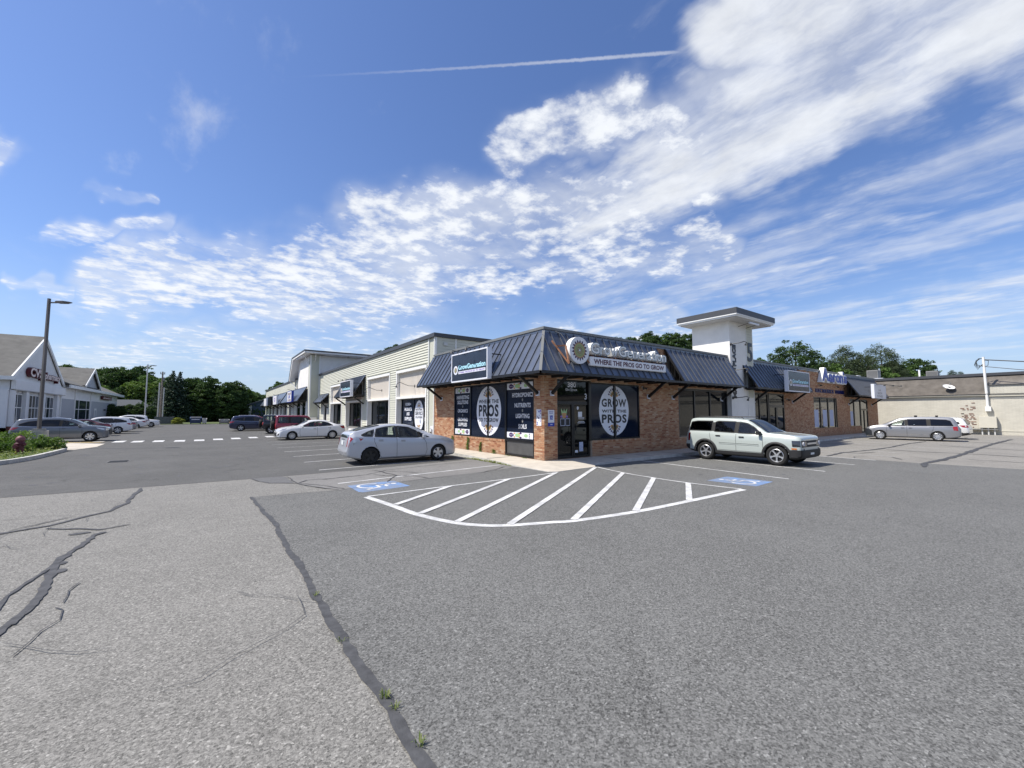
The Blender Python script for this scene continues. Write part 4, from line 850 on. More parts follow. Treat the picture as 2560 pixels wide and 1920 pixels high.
# rectangular framed lightboxes
def framed_sign(pl, u0, u1, z0, z1, d, label, kind='grow', depth=0.22, lights=True):
    uc, zc = (u0+u1)/2, (z0+z1)/2; H, Wd = z1-z0, u1-u0
    s = thing('framed_sign', label, 'sign', to3(pl, uc, d, z0)); rt = RA if pl == 'A' else RB
    f = MB(); fw = 0.055
    pbox(f, pl, u0, u1, d, d+depth, z0, z0+fw, 'vinyl_white'); pbox(f, pl, u0, u1, d, d+depth, z1-fw, z1, 'vinyl_white')
    pbox(f, pl, u0, u0+fw, d, d+depth, z0+fw, z1-fw, 'vinyl_white'); pbox(f, pl, u1-fw, u1, d, d+depth, z0+fw, z1-fw, 'vinyl_white'); f.build('frame', s)
    q = MB(); pbox(q, pl, u0+fw, u1-fw, d+0.02, d+depth-0.02, z0+fw, z1-fw, 'sign_navy' if kind == 'grow' else 'sign_white'); pn = q.build('panel', s)
    sg = -1 if pl == 'A' else 1        # reading direction along u
    L = u0 if sg > 0 else u1
    def U(f_): return L+sg*f_*Wd
    dd = d+0.017
    if kind == 'grow':
        q = MB(); c = to3(pl, U(0.125), dd, z0+0.42*H); q.disc(to3(pl, U(0.125), dd+0.01, z0+0.42*H), to3(pl, 0, -1, 0), 0.155*H, 0.012, 'vinyl_white', 28)
        badge(q, Vector(c)+Vector(to3(pl, 0, -0.003, 0)), rt, to3(pl, 0, -1, 0), 0.14*H, 13); q.build('badge', s)
        text('lettering', 'GrowGeneration', to3(pl, U(0.575), dd, z0+0.505*H), rt, 0.74*Wd, 0.175*H, 'cyan', s, bold=0.035)
        q = MB(); pbox(q, pl, U(0.21), U(0.945), dd-0.002, dd+0.01, z0+0.275*H, z0+0.365*H, 'vinyl_white'); q.build('strip', s)
        text('lettering', 'WHERE THE PROS GO TO GROW', to3(pl, U(0.578), dd-0.004, z0+0.32*H), rt, 0.70*Wd, 0.055*H, 'lilac', s, bold=0.03)
    if lights:
        for k_ in (0.2, 0.62):
            q = MB(); uu = U(k_); q.tube([to3(pl, uu, d+depth-0.03, z1), to3(pl, uu, d+0.05, z1+0.10), to3(pl, uu, d-0.28, z1+0.12), to3(pl, uu, d-0.32, z1+0.04)], 0.014, 'black_steel', 6); q.build('lamp_arm', s)
            q = MB(); q.disc(to3(pl, uu, d-0.32, z1+0.05), (0, 0, -1), 0.085, 0.07, 'black_steel', 14, 0.03); q.build('lamp_shade', s)
    for uu in (u0+0.15, u1-0.15):
        q = MB(); q.bar(to3(pl, uu, d+depth, z1-0.25), to3(pl, uu, d+depth+0.75, z1-0.25), 0.04, 0.04, 'black_steel'); q.bar(to3(pl, uu, d+depth, z0+0.3), to3(pl, uu, d+depth+0.15, z0+0.3), 0.04, 0.04, 'black_steel'); q.build('arm', s)
    return s
framed_sign('A', 2.06, 5.19, 3.20, 4.50, -1.27, 'navy framed sign reading GrowGeneration on the west canopy nearest the street corner')
framed_sign('B', 18.53, 21.88, 3.14, 4.46, -1.35, 'white-framed navy GrowGeneration sign on the canopy right of the tower', lights=True)
ws = framed_sign('B', 36.2, 39.7, 3.08, 4.32, -1.30, 'blank-looking white sign with faint grey letters hung at the right end of the brick store', 'white', lights=False)
text('lettering', 'A.A.\nSALON\nFLOWER', (37.9, -1.283, 3.55), RB, 1.6, 0.75, 'grey_metal', ws, bold=0.01)
q = MB(); q.tube([(36.6, -1.1, 4.25), (37.2, -1.55, 4.30), (40.5, -2.2, 4.22)], 0.02, 'black_steel', 6); q.build('lamp_arm', ws)
for k_, (x_, y_) in enumerate(((36.7, -1.2), (37.9, -1.6), (39.2, -1.9), (40.4, -2.2))): q = MB(); q.disc((x_, y_, 4.30), (0, 0, -1), 0.10, 0.12, 'black_steel', 10, 0.05); q.build('lamp_shade', ws)
# rent-to-own shop letters
ar = thing('channel_letter_sign', 'big royal blue letters on white backing reading Aaron\'s on the brick parapet', 'sign', (30.0, -0.02, 4.1))
x = 27.35
for ch, w, h, dz in (('A', 1.45, 1.02, 0.06), ('a', 0.95, 0.68, 0.03), ('r', 0.62, 0.68, 0.03), ('o', 0.95, 0.68, 0.03), ('n', 0.80, 0.68, 0.03), ("'", 0.22, 0.25, 0.75), ('s', 0.70, 0.68, 0.03)):
    z0 = 4.16+dz; cx_ = x+w/2
    text('backing', ch, (cx_, -0.04, z0+h/2), RB, w*1.16, h*1.13 if ch != "'" else h*1.3, 'sign_side', ar, depth=0.30, bold=0.10, side='sign_side')
    text('letter', ch, (cx_, -0.343, z0+h/2), RB, w*0.93, h*0.92, 'royal_blue', ar, depth=0.02, bold=0.03); x += w*0.955
q = MB(); q.box(27.3, 32.6, -0.06, -0.0, 4.2, 4.3, 'hvac_dark'); q.build('rail', ar)
el = thing('wall_lettering', 'small dark blue letters reading FURNITURE APPLIANCES ELECTRONICS COMPUTERS under the big blue sign', 'sign', (29.0, -0.02, 3.3))
for s_, x0, x1 in (('APPLIANCES', 22.9, 26.15), ('ELECTRONICS', 26.85, 30.6), ('COMPUTERS', 31.0, 33.05)):
    text('lettering', s_, ((x0+x1)/2, -0.014, 3.52), RB, x1-x0, 0.30, 'dark_blue_letter', el, depth=0.05, bold=0.03)
for x_ in (27.6, 31.3): flood(x_, 3.98, 'dark wall flood lamp under the left end of the blue Aaron\'s letters' if x_ < 29 else 'dark wall flood lamp under the right end of the blue Aaron\'s letters')
# ================================================================== SIDING SHOPS NORTH OF THE BRICK STORE
hall = thing('siding_shop_row', 'long pale green siding shop building joined to the brick store, with dark canopies', 'building', (0, 20, 0))
bays = [(10.80, 15.55), (17.08, 22.05), (23.72, 28.72), (30.5, 35.0)]
BT = 4.50      # top of the bay infill
ops = [(a, b, -0.2, BT) for a, b in bays]+[(36.8, 38.35, 0.75, 2.66)]
mb = MB(); wall(mb, 'A', 9.63, 41.0, -0.2, 6.2, ops, 'sage_board', 0.012, 0.45)
mb.box(0.45, 30, 9.66, 9.9, 4.7, 6.2, 'sage_siding'); mb.box(0.45, 30, 9.9, 41, 6.0, 6.18, 'hvac'); mb.box(29.8, 30, 9.9, 41, -0.2, 6.0, 'sage_board'); mb.box(0.8, 1.0, 9.9, 41, -0.2, 6.0, 'hvac_dark'); mb.build('wall', hall)
def lap(pl, u0, u1, z, parent, d=0.0, h=0.16):
    q = MB(); o_, i_ = -0.048, -0.006
    P = [to3(pl, u, d+dd, zz) for u in (u0, u1) for dd, zz in ((o_, z+0.002), (i_, z+h+0.004), (0.011, z+h+0.004), (0.011, z+0.002))]
    q.idx(P, [(0, 4, 5, 1), (1, 5, 6, 2), (0, 3, 7, 4), (0, 1, 2, 3), (4, 7, 6, 5)] if pl == 'A' else [(0, 1, 5, 4), (1, 2, 6, 5), (0, 4, 7, 3), (0, 3, 2, 1), (4, 5, 6, 7)], 'sage_siding')
    return q.build('siding_board', parent)
k_ = 0; z = -0.02
while z < 6.12:
    free = [(10.5, 40.95)]; zm = z+0.08
    for o in [(a-0.18, b+0.18, -0.3, BT+0.30) for a, b in bays]+[(36.65, 38.5, 0.6, 2.85)]:
        if o[2] < zm < o[3]: free = [x for f0, f1 in free for x in ([(f0, f1)] if (o[1] <= f0 or o[0] >= f1) else [(f0, o[0]), (o[1], f1)]) if x[1]-x[0] > 0.05]
    for f0, f1 in free: lap('A', f0, f1, z, hall)
    z += 0.16
for y_ in (9.64, 10.42, 40.92): q = MB(); pbox(q, 'A', y_, y_+0.08, -0.055, 0.01, -0.1, 6.18, 'white_trim'); q.build('corner_trim', hall)
for x_ in (0.0, 1.27, 4.4, 7.5): q = MB(); q.box(x_-0.0, x_+0.08, 9.60, 9.655, 5.0, 6.18, 'white_trim'); q.build('corner_trim', hall)

for i in range(7): q = MB(); q.box(0.09, 29, 9.625, 9.655, 5.02+i*0.165, 5.175+i*0.165, 'sage_siding'); q.build('siding_board', hall)
q = MB(); q.box(0.5, 0.75, 9.56, 9.6, 5.72, 5.9, 'galv'); q.build('junction_box', hall)
q = MB(); q.box(-0.14, 30.1, 9.52, 9.66, 6.18, 6.40, 'dark_fascia'); q.box(-0.14, 0.2, 9.66, 41.0, 6.18, 6.40, 'dark_fascia'); q.box(0.2, 30.1, 9.66, 41, 6.18, 6.36, 'dark_fascia'); q.build('roof_edge', hall)
def bay(a, b, name='bay_surround', panel=True, base=0.10):
    q = MB(); w = 0.14
    for u in (a-w+0.006, b-0.006): pbox(q, 'A', u, u+w, -0.06, 0.20, -0.05, BT+0.0, 'white_trim')
    pbox(q, 'A', a-w, b+w, -0.075, 0.20, BT-0.004, BT+0.16, 'white_trim'); pbox(q, 'A', a-w-0.0, b+w, -0.07, 0.25, 2.74, 2.89, 'white_trim')
    pbox(q, 'A', a+0.003, a+0.03, 0.20, 0.45, -0.05, 2.74, 'white_trim'); pbox(q, 'A', b-0.03, b-0.003, 0.20, 0.45, -0.05, 2.74, 'white_trim'); s = q.build(name, hall)
    if panel:
        q = MB(); pbox(q, 'A', a, b, 0.20, 0.24, 2.89, BT, 'beige_panel'); q.build('infill', s)
        n_ = int((b-a)/0.19)
        for i in range(n_):
            u = a+(i+0.5)*(b-a)/n_; q = MB(); pbox(q, 'A', u-0.052, u+0.052, 0.145, 0.20, 2.89, BT, 'beige_panel'); q.build('batten', s)
    return s
b1, b2, b3, b4 = [bay(a, b) for a, b in bays]
sv = framed('A', 10.83, 15.52, 0.10, 2.74, posts=(11.83, 13.42), parent=hall, gm='navy_film', fw=0.10, edge=0.07, d=0.30)
sv['label'] = 'shop window with a white SERVICE SOLUTIONS oval between words PRODUCTS AND SUPPLIES and ALL MAJOR BRANDS'
for s_, cz, w in (('10,000+', 2.37, 0.98), ('PRODUCTS', 2.05, 1.25), ('AND', 1.75, 0.52), ('SUPPLIES', 1.42, 1.18)): lett(s_, 'A', 14.42, cz, w, 0.23, 'vinyl_white', 0.340, sv, 0.04)
for s_, cz, w in (('STOCKING', 2.37, 0.9), ('ALL', 2.05, 0.4), ('MAJOR', 1.75, 0.75), ('BRANDS', 1.42, 0.85)): lett(s_, 'A', 11.32, cz, w, 0.23, 'vinyl_white', 0.340, sv, 0.04)
oval('A', 12.62, 1.62, 0.70, 0.98, sv, [('INDUSTRIAL', 2.02, 1.1, 0.14), ('SERVICE', 1.78, 1.16, 0.24), ('SOLUTIONS', 1.53, 1.08, 0.14)], d=0.340, petals=8)
flower_band('A', 10.9, 11.74, 0.22, 0.55, 0.34, sv)
framed('A', 17.1, 22.02, 0.10, 2.74, posts=(18.75, 20.4), parent=hall, gm='store_glass', fw=0.09, d=0.28)
framed('A', 25.3, 28.7, 0.55, 2.74, posts=(26.4, 27.5), parent=hall, gm='store_glass', fw=0.08, d=0.28); q = MB(); pbox(q, 'A', 25.3, 28.72, 0.2, 0.45, -0.1, 0.5, 'white_trim'); pbox(q, 'A', 25.25, 28.74, 0.12, 0.3, 0.5, 0.58, 'grey_metal'); q.build('sill', hall)
dd_ = framed('A', 23.75, 25.25, 0.0, 2.74, rails=(2.15,), parent=hall, gm='dark_glass', name='door', fw=0.10, d=0.28)
framed('A', 30.55, 34.95, 0.12, 2.74, posts=(32.0, 33.5), parent=hall, gm='store_glass', fw=0.09, d=0.28)
framed('A', 36.85, 38.3, 0.75, 2.66, posts=(37.6,), parent=hall, gm='store_glass', fw=0.07, d=0.10)
q = MB(); pbox(q, 'A', 36.65, 36.82, -0.04, 0.1, 0.6, 2.85, 'white_trim'); pbox(q, 'A', 38.34, 38.5, -0.04, 0.1, 0.6, 2.85, 'white_trim'); pbox(q, 'A', 36.82, 38.34, -0.04, 0.1, 0.6, 0.75, 'white_trim'); pbox(q, 'A', 36.82, 38.34, -0.04, 0.1, 2.67, 2.85, 'white_trim'); q.build('window_trim', hall)
mansard('A', 22.75, 29.0, 'metal_canopy', hall, zt=4.95, ze=3.28, ed=1.07, td=0.05, pitch=0.42, brackets=(23.14, 28.9))
mansard('A', 35.9, 40.1, 'metal_canopy', hall, zt=3.9, ze=3.0, ed=0.85, td=0.05, pitch=0.45, ribs=False, brackets=(36.2, 39.8), bz=2.45)
framed_sign('A', 22.55, 25.85, 3.14, 4.48, -1.30, 'navy GrowGeneration sign on the separate canopy of the pale green siding front')
def gooseneck(y, z, lab):
    s = thing('gooseneck_lamp', lab, 'lamp', (0.1, y, z)); q = MB(); q.disc((0.175, y, z), (-1, 0, 0), 0.10, 0.03, 'black_steel', 14); q.build('wall_plate', s)
    q = MB(); q.tube([(0.15, y, z), (-0.25, y+0.02, z), (-0.55, y+0.05, z+0.10), (-0.78, y+0.07, z+0.20), (-0.98, y+0.09, z+0.12), (-1.03, y+0.10, z-0.05)], 0.018, 'black_steel', 6); q.build('arm', s)
    q = MB(); q.disc((-1.03, y+0.10, z-0.03), (0, 0, -1), 0.085, 0.10, 'black_steel', 14, 0.03); q.build('shade', s)
gooseneck(12.9, 3.51, 'gooseneck lamp on beige panel above the SERVICE window, nearest bay'); gooseneck(19.2, 3.51, 'gooseneck lamp on beige panel of the second bay, beside the separate canopy'); gooseneck(34.0, 3.45, 'gooseneck lamp on the beige panel beyond the separate canopy')
hy = thing('hose_bib', 'grey meter pipes and valves on white plate at the foot of the siding corner panel', 'pipework', (0, 9.9, 0.3))
q = MB(); q.box(-0.03, 0.0, 9.7, 10.1, 0.35, 1.05, 'vinyl_white'); q.build('plate', hy)
q = MB(); q.tube([(-0.08, 9.85, 0.3), (-0.08, 9.85, 0.9), (-0.15, 9.95, 0.95)], 0.035, 'galv', 8); q.tube([(-0.1, 9.8, 0.7), (-0.22, 9.8, 0.7)], 0.05, 'hvac', 8); q.tube([(-0.1, 9.95, 0.5), (-0.2, 9.95, 0.55)], 0.06, 'hvac_dark', 8); q.build('valve', hy)
# tall entrance portal with its bent roof
po = thing('entrance_portal', 'tall white and green entrance portal whose roof slab bends down at its far side', 'building', (-1, 45, 0))
q = MB(); q.box(-1.05, 6, 41.03, 49.6, -0.2, 8.62, 'white_stucco'); q.build('wall', po)
q = MB(); q.box(-1.0, -0.12, 40.99, 41.03, -0.1, 8.62, 'sage_board'); q.box(-1.09, -1.05, 41.10, 41.8, -0.1, 8.62, 'sage_board'); q.build('side_panel', po)
for bx in ((-1.12, -0.98, 40.95, 41.1, -0.1, 8.6), (-0.14, 0.0, 40.95, 41.03, -0.1, 8.6), (-1.12, -1.05, 41.8, 41.9, 3.2, 8.6)): q = MB(); q.box(*bx, 'white_trim'); q.build('corner_trim', po)
q = MB(); q.box(-1.2, -0.35, 40.4, 40.98, -0.1, 1.3, 'white_stucco'); q.build('plinth', po)
q = MB()
def slabYZ(P, x0, x1, mt):      # extruded outline in the y-z plane
    n_ = len(P); V = [(x0, y, z) for y, z in P]+[(x1, y, z) for y, z in P]
    q.idx(V, [tuple(range(n_)), tuple(range(2*n_-1, n_-1, -1))]+[((k+1) % n_, k, n_+k, n_+(k+1) % n_) for k in range(n_)], mt)
slabYZ([(39.9, 8.70), (48.6, 8.70), (50.75, 6.05), (51.2, 6.05), (49.0, 8.96), (39.9, 8.96)], -1.92, 6.6, 'white_trim'); q.build('roof_slab', po)
q = MB(); slabYZ([(39.84, 8.90), (48.95, 8.90), (51.25, 5.98), (51.35, 6.02), (49.1, 9.04), (39.84, 9.04)], -1.97, 6.65, 'dark_fascia'); q.build('roof_edge', po)
for x_, y_ in ((-0.5, 41.0),): q = MB(); q.bar((-0.6, 41.0, 7.9), (-0.7, 40.0, 8.7), 0.09, 0.09, 'white_trim'); q.build('brace', po)
q = MB(); q.bar((-1.05, 41.5, 7.4), (-1.85, 41.3, 8.7), 0.09, 0.09, 'white_trim'); q.build('brace', po)
q = MB(); q.bar((-1.05, 49.8, 4.9), (-1.85, 50.9, 6.1), 0.09, 0.09, 'white_trim'); q.build('brace', po)
for a, b in (((-1.7, 42.5, 8.60), (-1.7, 47.0, 8.60)),): q = MB(); q.bar(a, b, 0.10, 0.08, 'vinyl_white'); q.build('tube_lamp', po)
for x0, x1 in ((0.3, 2.9), (3.1, 4.6)): q = MB(); q.bar((x0, 40.4, 8.62), (x1, 40.4, 8.62), 0.08, 0.08, 'vinyl_white'); q.build('tube_lamp', po)
# far wing
fwg = thing('far_shop_wing', 'far shop wing past the tall portal, with dark canopies and hanging signs', 'building', (-1.15, 70, 0))
FX = -1.15
cols = [(49.6, 51.2), (52.3, 53.6), (56.0, 58.2), (61.9, 63.3), (66.0, 67.4), (71.0, 72.9), (76.4, 77.9), (82.0, 83.6), (87.0, 88.0)]
q = MB(); q.box(FX+0.4, 20, 49.6, 88, -0.2, 6.25, 'hvac_dark')
for a, b in cols: q.box(FX, FX+0.4, a, b, -0.2, 3.2, 'sage_siding')
q.box(FX, FX+0.4, 49.6, 88, 3.2, 6.2, 'sage_siding'); q.build('wall', fwg)
q = MB(); q.box(FX-0.12, 20, 49.6, 88.1, 6.2, 6.42, 'dark_fascia'); q.build('roof_edge', fwg)
for i in range(18): q = MB(); q.box(FX-0.02, FX-0.002, 49.7, 88, 3.3+i*0.162, 3.3+i*0.162+0.150, 'sage_siding'); q.build('siding_board', fwg)
for (a, b), (c, d) in zip(cols, cols[1:]):
    f = MB(); f.box(FX+0.22, FX+0.30, b, c, -0.05, 0.1, 'black_frame'); f.box(FX+0.22, FX+0.30, b, b+0.08, 0.1, 3.2, 'black_frame'); f.box(FX+0.22, FX+0.30, c-0.08, c, 0.1, 3.2, 'black_frame'); w_ = f.build('window', fwg)
    q = MB(); q.box(FX+0.25, FX+0.27, b+0.08, c-0.08, 0.1, 3.2, 'store_glass'); q.build('pane', w_)
    for u in (b, c-0.12): q = MB(); q.box(FX-0.03, FX+0.2, u, u+0.12, -0.1, 3.2, 'white_trim'); q.build('window_trim', fwg)
_to3 = to3
def to3(pl, u, d, z): return (d+(FX if pl == 'F' else 0), u, z) if pl in 'AF' else (u, d, z)
def shift_canopy(y0, y1, br):
    before = set(bpy.data.objects)
    m_ = mansard('F', y0, y1, 'metal_canopy', fwg, zt=4.93, ze=3.25, ed=1.05, td=0.05, ribs=False, pitch=0.9, brackets=br)
shift_canopy(42.0, 56.6, (43.0, 47.4, 52.0, 56.0)); shift_canopy(57.6, 66.2, (58.2, 62.0, 66.0)); shift_canopy(67.0, 76.5, (67.3, 72, 76)); shift_canopy(77.5, 87.5, (77.8, 82, 87))
q = MB(); q.box(FX-0.03, FX+0.1, 42.1, 42.2, 0, 3.2, 'white_trim')
for a, b in ((42.6, 45.0), (46.2, 48.9)): 
    f = MB(); f.box(FX+0.02, FX+0.06, a, b, 0.05, 3.1, 'black_frame'); w_ = f.build('window', po); g_ = MB(); g_.box(FX+0.0, FX+0.018, a+0.08, b-0.08, 0.12, 3.02, 'store_glass'); g_.build('pane', w_)
    for u in (a-0.12, b): g_ = MB(); g_.box(FX-0.06, FX+0.08, u, u+0.12, -0.1, 3.15, 'white_trim'); g_.build('window_trim', po)
q.build('window_trim', po)
def box_sign(y0, y1, z0, z1, X, face, marks, lab, side='vinyl_white'):
    s = thing('projecting_sign', lab, 'sign', (X, (y0+y1)/2, z0)); q = MB(); q.box(X, X+0.25, y0, y1, z0, z1, side); q.build('lightbox', s)
    q = MB(); q.box(X-0.012, X-0.002, y0+0.08, y1-0.08, z0+0.08, z1-0.08, face); q.build('face', s)
    for s_, cy, cz, w, h, mt in marks: text('lettering', s_, (X-0.016, cy, cz), RA, w, h, mt, s, bold=0.04)
    q = MB(); q.bar((X+0.12, y0+0.4, z1), (X-0.4, y0+0.4, z1+0.15), 0.04, 0.04, 'black_steel'); q.bar((X+0.25, y1-0.3, z0+0.4), (X+1.1, y1-0.3, z0+0.4), 0.05, 0.05, 'black_steel'); q.build('arm', s)
box_sign(44.85, 48.3, 3.15, 4.55, -2.42, 'sign_white', [('SALE', 46.5, 4.2, 2.4, 0.25, 'hydrant_red'), ('US', 46.6, 3.82, 1.6, 0.4, 'royal_blue'), ('STORE', 46.5, 3.4, 2.4, 0.2, 'hydrant_red')], 'white, red and blue lit sign on the big canopy under the tall portal', 'royal_blue')
box_sign(59.3, 63.5, 3.12, 4.42, -2.42, 'sign_white', [('Q', 61.4, 3.8, 1.5, 0.7, 'lilac')], 'white sign with a purple emblem, second along the far shop wing')
box_sign(66.6, 71.1, 3.05, 4.48, -2.42, 'sign_navy', [('SHOP', 68.8, 3.9, 3.0, 0.4, 'cyan'), ('SHOP', 68.8, 3.4, 2.4, 0.2, 'cyan')][:0]+[('CAFE', 68.8, 3.85, 2.6, 0.4, 'cyan')][:0], 'dark teal sign between two white ones on the far shop wing', 'black_steel')
box_sign(73.5, 77.6, 3.07, 4.4, -2.42, 'sign_white', [], 'farthest pale hanging sign at the end of the far shop wing')
q = MB(); q.box(-2.44, -2.434, 67.4, 70.3, 3.25, 4.0, 'teal'); q.build('teal_panel', label='teal block printed on the dark far sign', cat='sign panel') if 0 else None
# ================================================================== TOWER
tw = thing('sign_tower', 'white stucco tower with broad flat cap above the brick store, marked PLACE and 5', 'tower', (15, 0, 0))
q = MB(); q.box(13.72, 16.5, -0.25, 2.03, -0.15, 7.12, 'white_stucco'); q.build('shaft', tw)
q = MB(); q.box(15.62, 15.68, -0.275, -0.251, 0, 7.1, 'white_trim'); q.box(16.4, 16.46, -0.275, -0.251, 0, 7.1, 'white_trim'); q.build('trim', tw)
z = 2.7
while z < 7.05: q = MB(); q.box(15.68, 16.4, -0.272, -0.252, z, z+0.150, 'sage_siding'); q.build('siding_board', tw); z += 0.16
q = MB(); q.box(13.02, 17.45, -0.95, 2.35, 7.10, 7.16, 'soffit'); q.build('soffit', tw)
q = MB(); q.box(12.92, 17.55, -1.05, 2.45, 7.162, 7.24, 'white_trim'); q.box(12.87, 17.60, -1.10, 2.50, 7.24, 7.30, 'white_trim'); q.build('cornice', tw)
q = MB(); q.box(12.86, 17.62, -1.115, 2.52, 7.301, 7.62, 'dark_fascia'); q.build('cap', tw)
zup = Vector((0, 0, 1))
text('numeral', '5', (16.03, -0.278, 5.45), RB, 0.60, 1.14, 'ink', tw, depth=0.03, bold=0.02)
text('lettering', 'PLACE', (14.16, -0.252, 5.13), Vector((0, 0, 1)), 1.26, 0.38, 'ink', tw, depth=0.03, bold=0.05, up=Vector((-1, 0, 0)))
text('lettering', 'MARKET', (14.10, -0.252, 3.58), Vector((0, 0, 1)), 1.88, 0.38, 'ink', tw, depth=0.03, bold=0.05, up=Vector((-1, 0, 0)))
for (x_, z_) in ((13.8, 5.75), (13.9, 4.24), (13.85, 2.66)):
    q = MB(); q.disc((x_, -0.25, z_), (0, -1, 0), 0.08, 0.05, 'black_steel', 12); q.tube([(x_, -0.3, z_), (x_+0.02, -0.75, z_+0.02), (x_+0.05, -1.0, z_+0.06), (x_+0.06, -1.12, z_), (x_+0.04, -1.08, z_-0.1)], 0.022, 'black_steel', 6); q.disc((x_+0.04, -1.08, z_-0.06), (0, 0.3, -1), 0.07, 0.12, 'black_steel', 10, 0.03); q.build('wall_lamp', tw)
q = MB(); q.disc((15.35, -0.25, 3.28), (0, -1, 0), 0.08, 0.05, 'black_steel', 12); q.tube([(15.35, -0.3, 3.28), (15.7, -0.9, 3.3), (16.1, -1.1, 3.32)], 0.03, 'black_steel', 6); q.build('wall_lamp', tw)
q = MB(); q.bar((14.75, -0.9, 7.02), (15.9, -0.9, 7.02), 0.10, 0.09, 'vinyl_white'); q.tube([(14.8, -0.25, 6.9), (14.8, -0.85, 7.0)], 0.015, 'black_steel', 5); q.tube([(15.7, -0.25, 6.9), (15.7, -0.85, 7.0)], 0.015, 'black_steel', 5); q.build('tube_lamp', tw)
# ================================================================== CREAM BUILDING ON THE RIGHT
def blockmat():
    m = bpy.data.materials.new('cream_masonry'); m.use_nodes = True; n = NT(m.node_tree); b = m.node_tree.nodes['Principled BSDF']
    p = world_pos(n); x, y, z = n.sep(p); br = n.node('ShaderNodeTexBrick'); n.put(br.inputs['Vector'], n.comb(y, z, 0)); br.inputs['Scale'].default_value = 1.0
    br.inputs['Brick Width'].default_value = 0.4; br.inputs['Row Height'].default_value = 0.10; br.inputs['Mortar Size'].default_value = 0.008; br.inputs['Color1'].default_value = (0.52, 0.495, 0.42, 1); br.inputs['Color2'].default_value = (0.56, 0.535, 0.455, 1); br.inputs['Mortar'].default_value = (0.44, 0.42, 0.355, 1)
    st = n.rng(n.noise(p, 1.2, 6, 0.7), 0.3, 0.75, 1.06, 0.90); fl = n.rng(n.noise(n.comb(n.m('MULTIPLY', y, 2.0), n.m('MULTIPLY', z, 9.0), 0), 1.5, 5, 0.7), 0.62, 0.72, 0.0, 0.5)
    c = n.mix(fl, n.v('SCALE', br.outputs['Color'], st), (0.52, 0.50, 0.42)); n.put(b.inputs['Base Color'], c); b.inputs['Roughness'].default_value = 0.9
    bn = n.node('ShaderNodeBump'); bn.inputs['Strength'].default_value = 0.5; bn.inputs['Distance'].default_value = 0.01; n.put(bn.inputs['Height'], br.outputs['Fac']); bn.invert = True; n.put(b.inputs['Normal'], bn.outputs[0]); MAT['cream_masonry'] = m
blockmat()
cr = thing('cream_building', 'long cream painted masonry building with a brown shingle mansard beyond the right parking bays', 'building', (43, -10, 0))
q = MB(); q.box(43.0, 80, -60, 3.0, -0.3, 3.27, 'cream_masonry'); q.box(43.02, 43.4, -60, -7.15, 3.27, 4.12, 'cream_masonry'); q.build('wall', cr)
q = MB(); q.box(42.78, 43.0, -7.15, 3.0, 3.27, 3.36, 'cream'); q.box(42.9, 43.0, -60, -7.15, 3.20, 3.28, 'cream'); q.build('eave', cr)
q = MB(); q.box(42.93, 43.45, -60, -7.12, 4.12, 4.20, 'dark_fascia'); q.box(42.9, 43.0, -60, -7.15, 3.28, 3.345, 'dark_fascia'); q.build('parapet_cap', cr)
q = MB(); q.face([(42.74, -60, 3.36), (42.74, 3.0, 3.36), (42.74, 3.0, 3.42), (42.74, -60, 3.42)][::-1], 'hvac_dark'); q.idx([(42.74, -7.15, 3.40), (42.74, 3, 3.40), (44.5, 3, 5.03), (44.5, -7.15, 5.03), (43.42, -60, 4.10), (43.42, -7.15, 4.10), (44.5, -60, 5.03)], [(0, 3, 2, 1), (4, 6, 3, 5)], 'shingle')
q.face([(42.74, -7.15, 3.40), (43.42, -7.15, 4.05), (43.42, -7.15, 3.38)], 'cream'); q.build('mansard_roof', cr)
cz_ = [(44.5, 3.0)]
q = MB()        # shingle courses, real steps on the slope
for i in range(17):
    t0 = i/17; x0, z0 = 42.74+1.76*t0, 3.40+1.63*t0; y0 = -7.15 if x0 < 43.44 else -60
    q.bar((x0-0.005, y0, z0+0.012), (x0-0.005, 3.0, z0+0.012), 0.05, 0.02, 'shingle')
q.build('shingle_courses', cr, kind='stuff')
q = MB(); q.box(44.3, 44.9, -60, 3.2, 5.03, 5.27, 'dark_fascia'); q.box(44.9, 80, -60, 3.2, 5.0, 5.15, 'hvac'); q.build('roof_edge', cr)
q = MB(); q.box(42.97, 43.0, -60, 3, 0.28, 0.36, 'cream'); q.build('ledge', cr)
mt_ = MB(); r = random.Random(4)     # spalled patch showing old brick
for i in range(60):
    z = 0.45+i % 20*0.115; y = -5.55-r.random()*0.75; w = r.uniform(0.08, 0.3); 
    if z > 2.2 and r.random() < 0.6: continue
    if 1.75 < z < 1.95: continue
    mt_.box(42.975, 43.01, y-w/2, y+w/2, z, z+0.055, 'old_brick')
mt_.build('bare_brick', cr, kind='stuff')
cb = thing('meter_cabinet', 'cream painted meter cabinet on legs against the cream wall below the service mast', 'cabinet', (42.7, -7.05, -0.12))
q = MB(); q.box(42.55, 42.98, -7.55, -6.55, 0.55, 1.50, 'cream'); bevel(q.build('box', cb), 0.02)
for y_ in (-7.4, -7.05, -6.7): q = MB(); q.box(42.62, 42.70, y_-0.04, y_+0.04, -0.12, 0.55, 'galv'); q.build('leg', cb)
q = MB(); q.box(42.5, 42.96, -7.6, -5.6, 0.40, 0.46, 'grey_metal'); q.build('rail', cb)
ms = thing('service_mast', 'white electric service mast with looped black cables rising past the shingle roof', 'mast', (42.6, -7.08, 2.2))
q = MB(); q.tube([(42.85, -7.10, 2.05), (42.80, -7.08, 4.0), (42.75, -7.06, 6.55)], 0.085, 'sign_side', 10); q.build('mast', ms); q = MB(); q.box(42.7, 42.97, -7.28, -6.95, 1.95, 2.35, 'sign_side'); q.build('meter_box', ms)
q = MB()
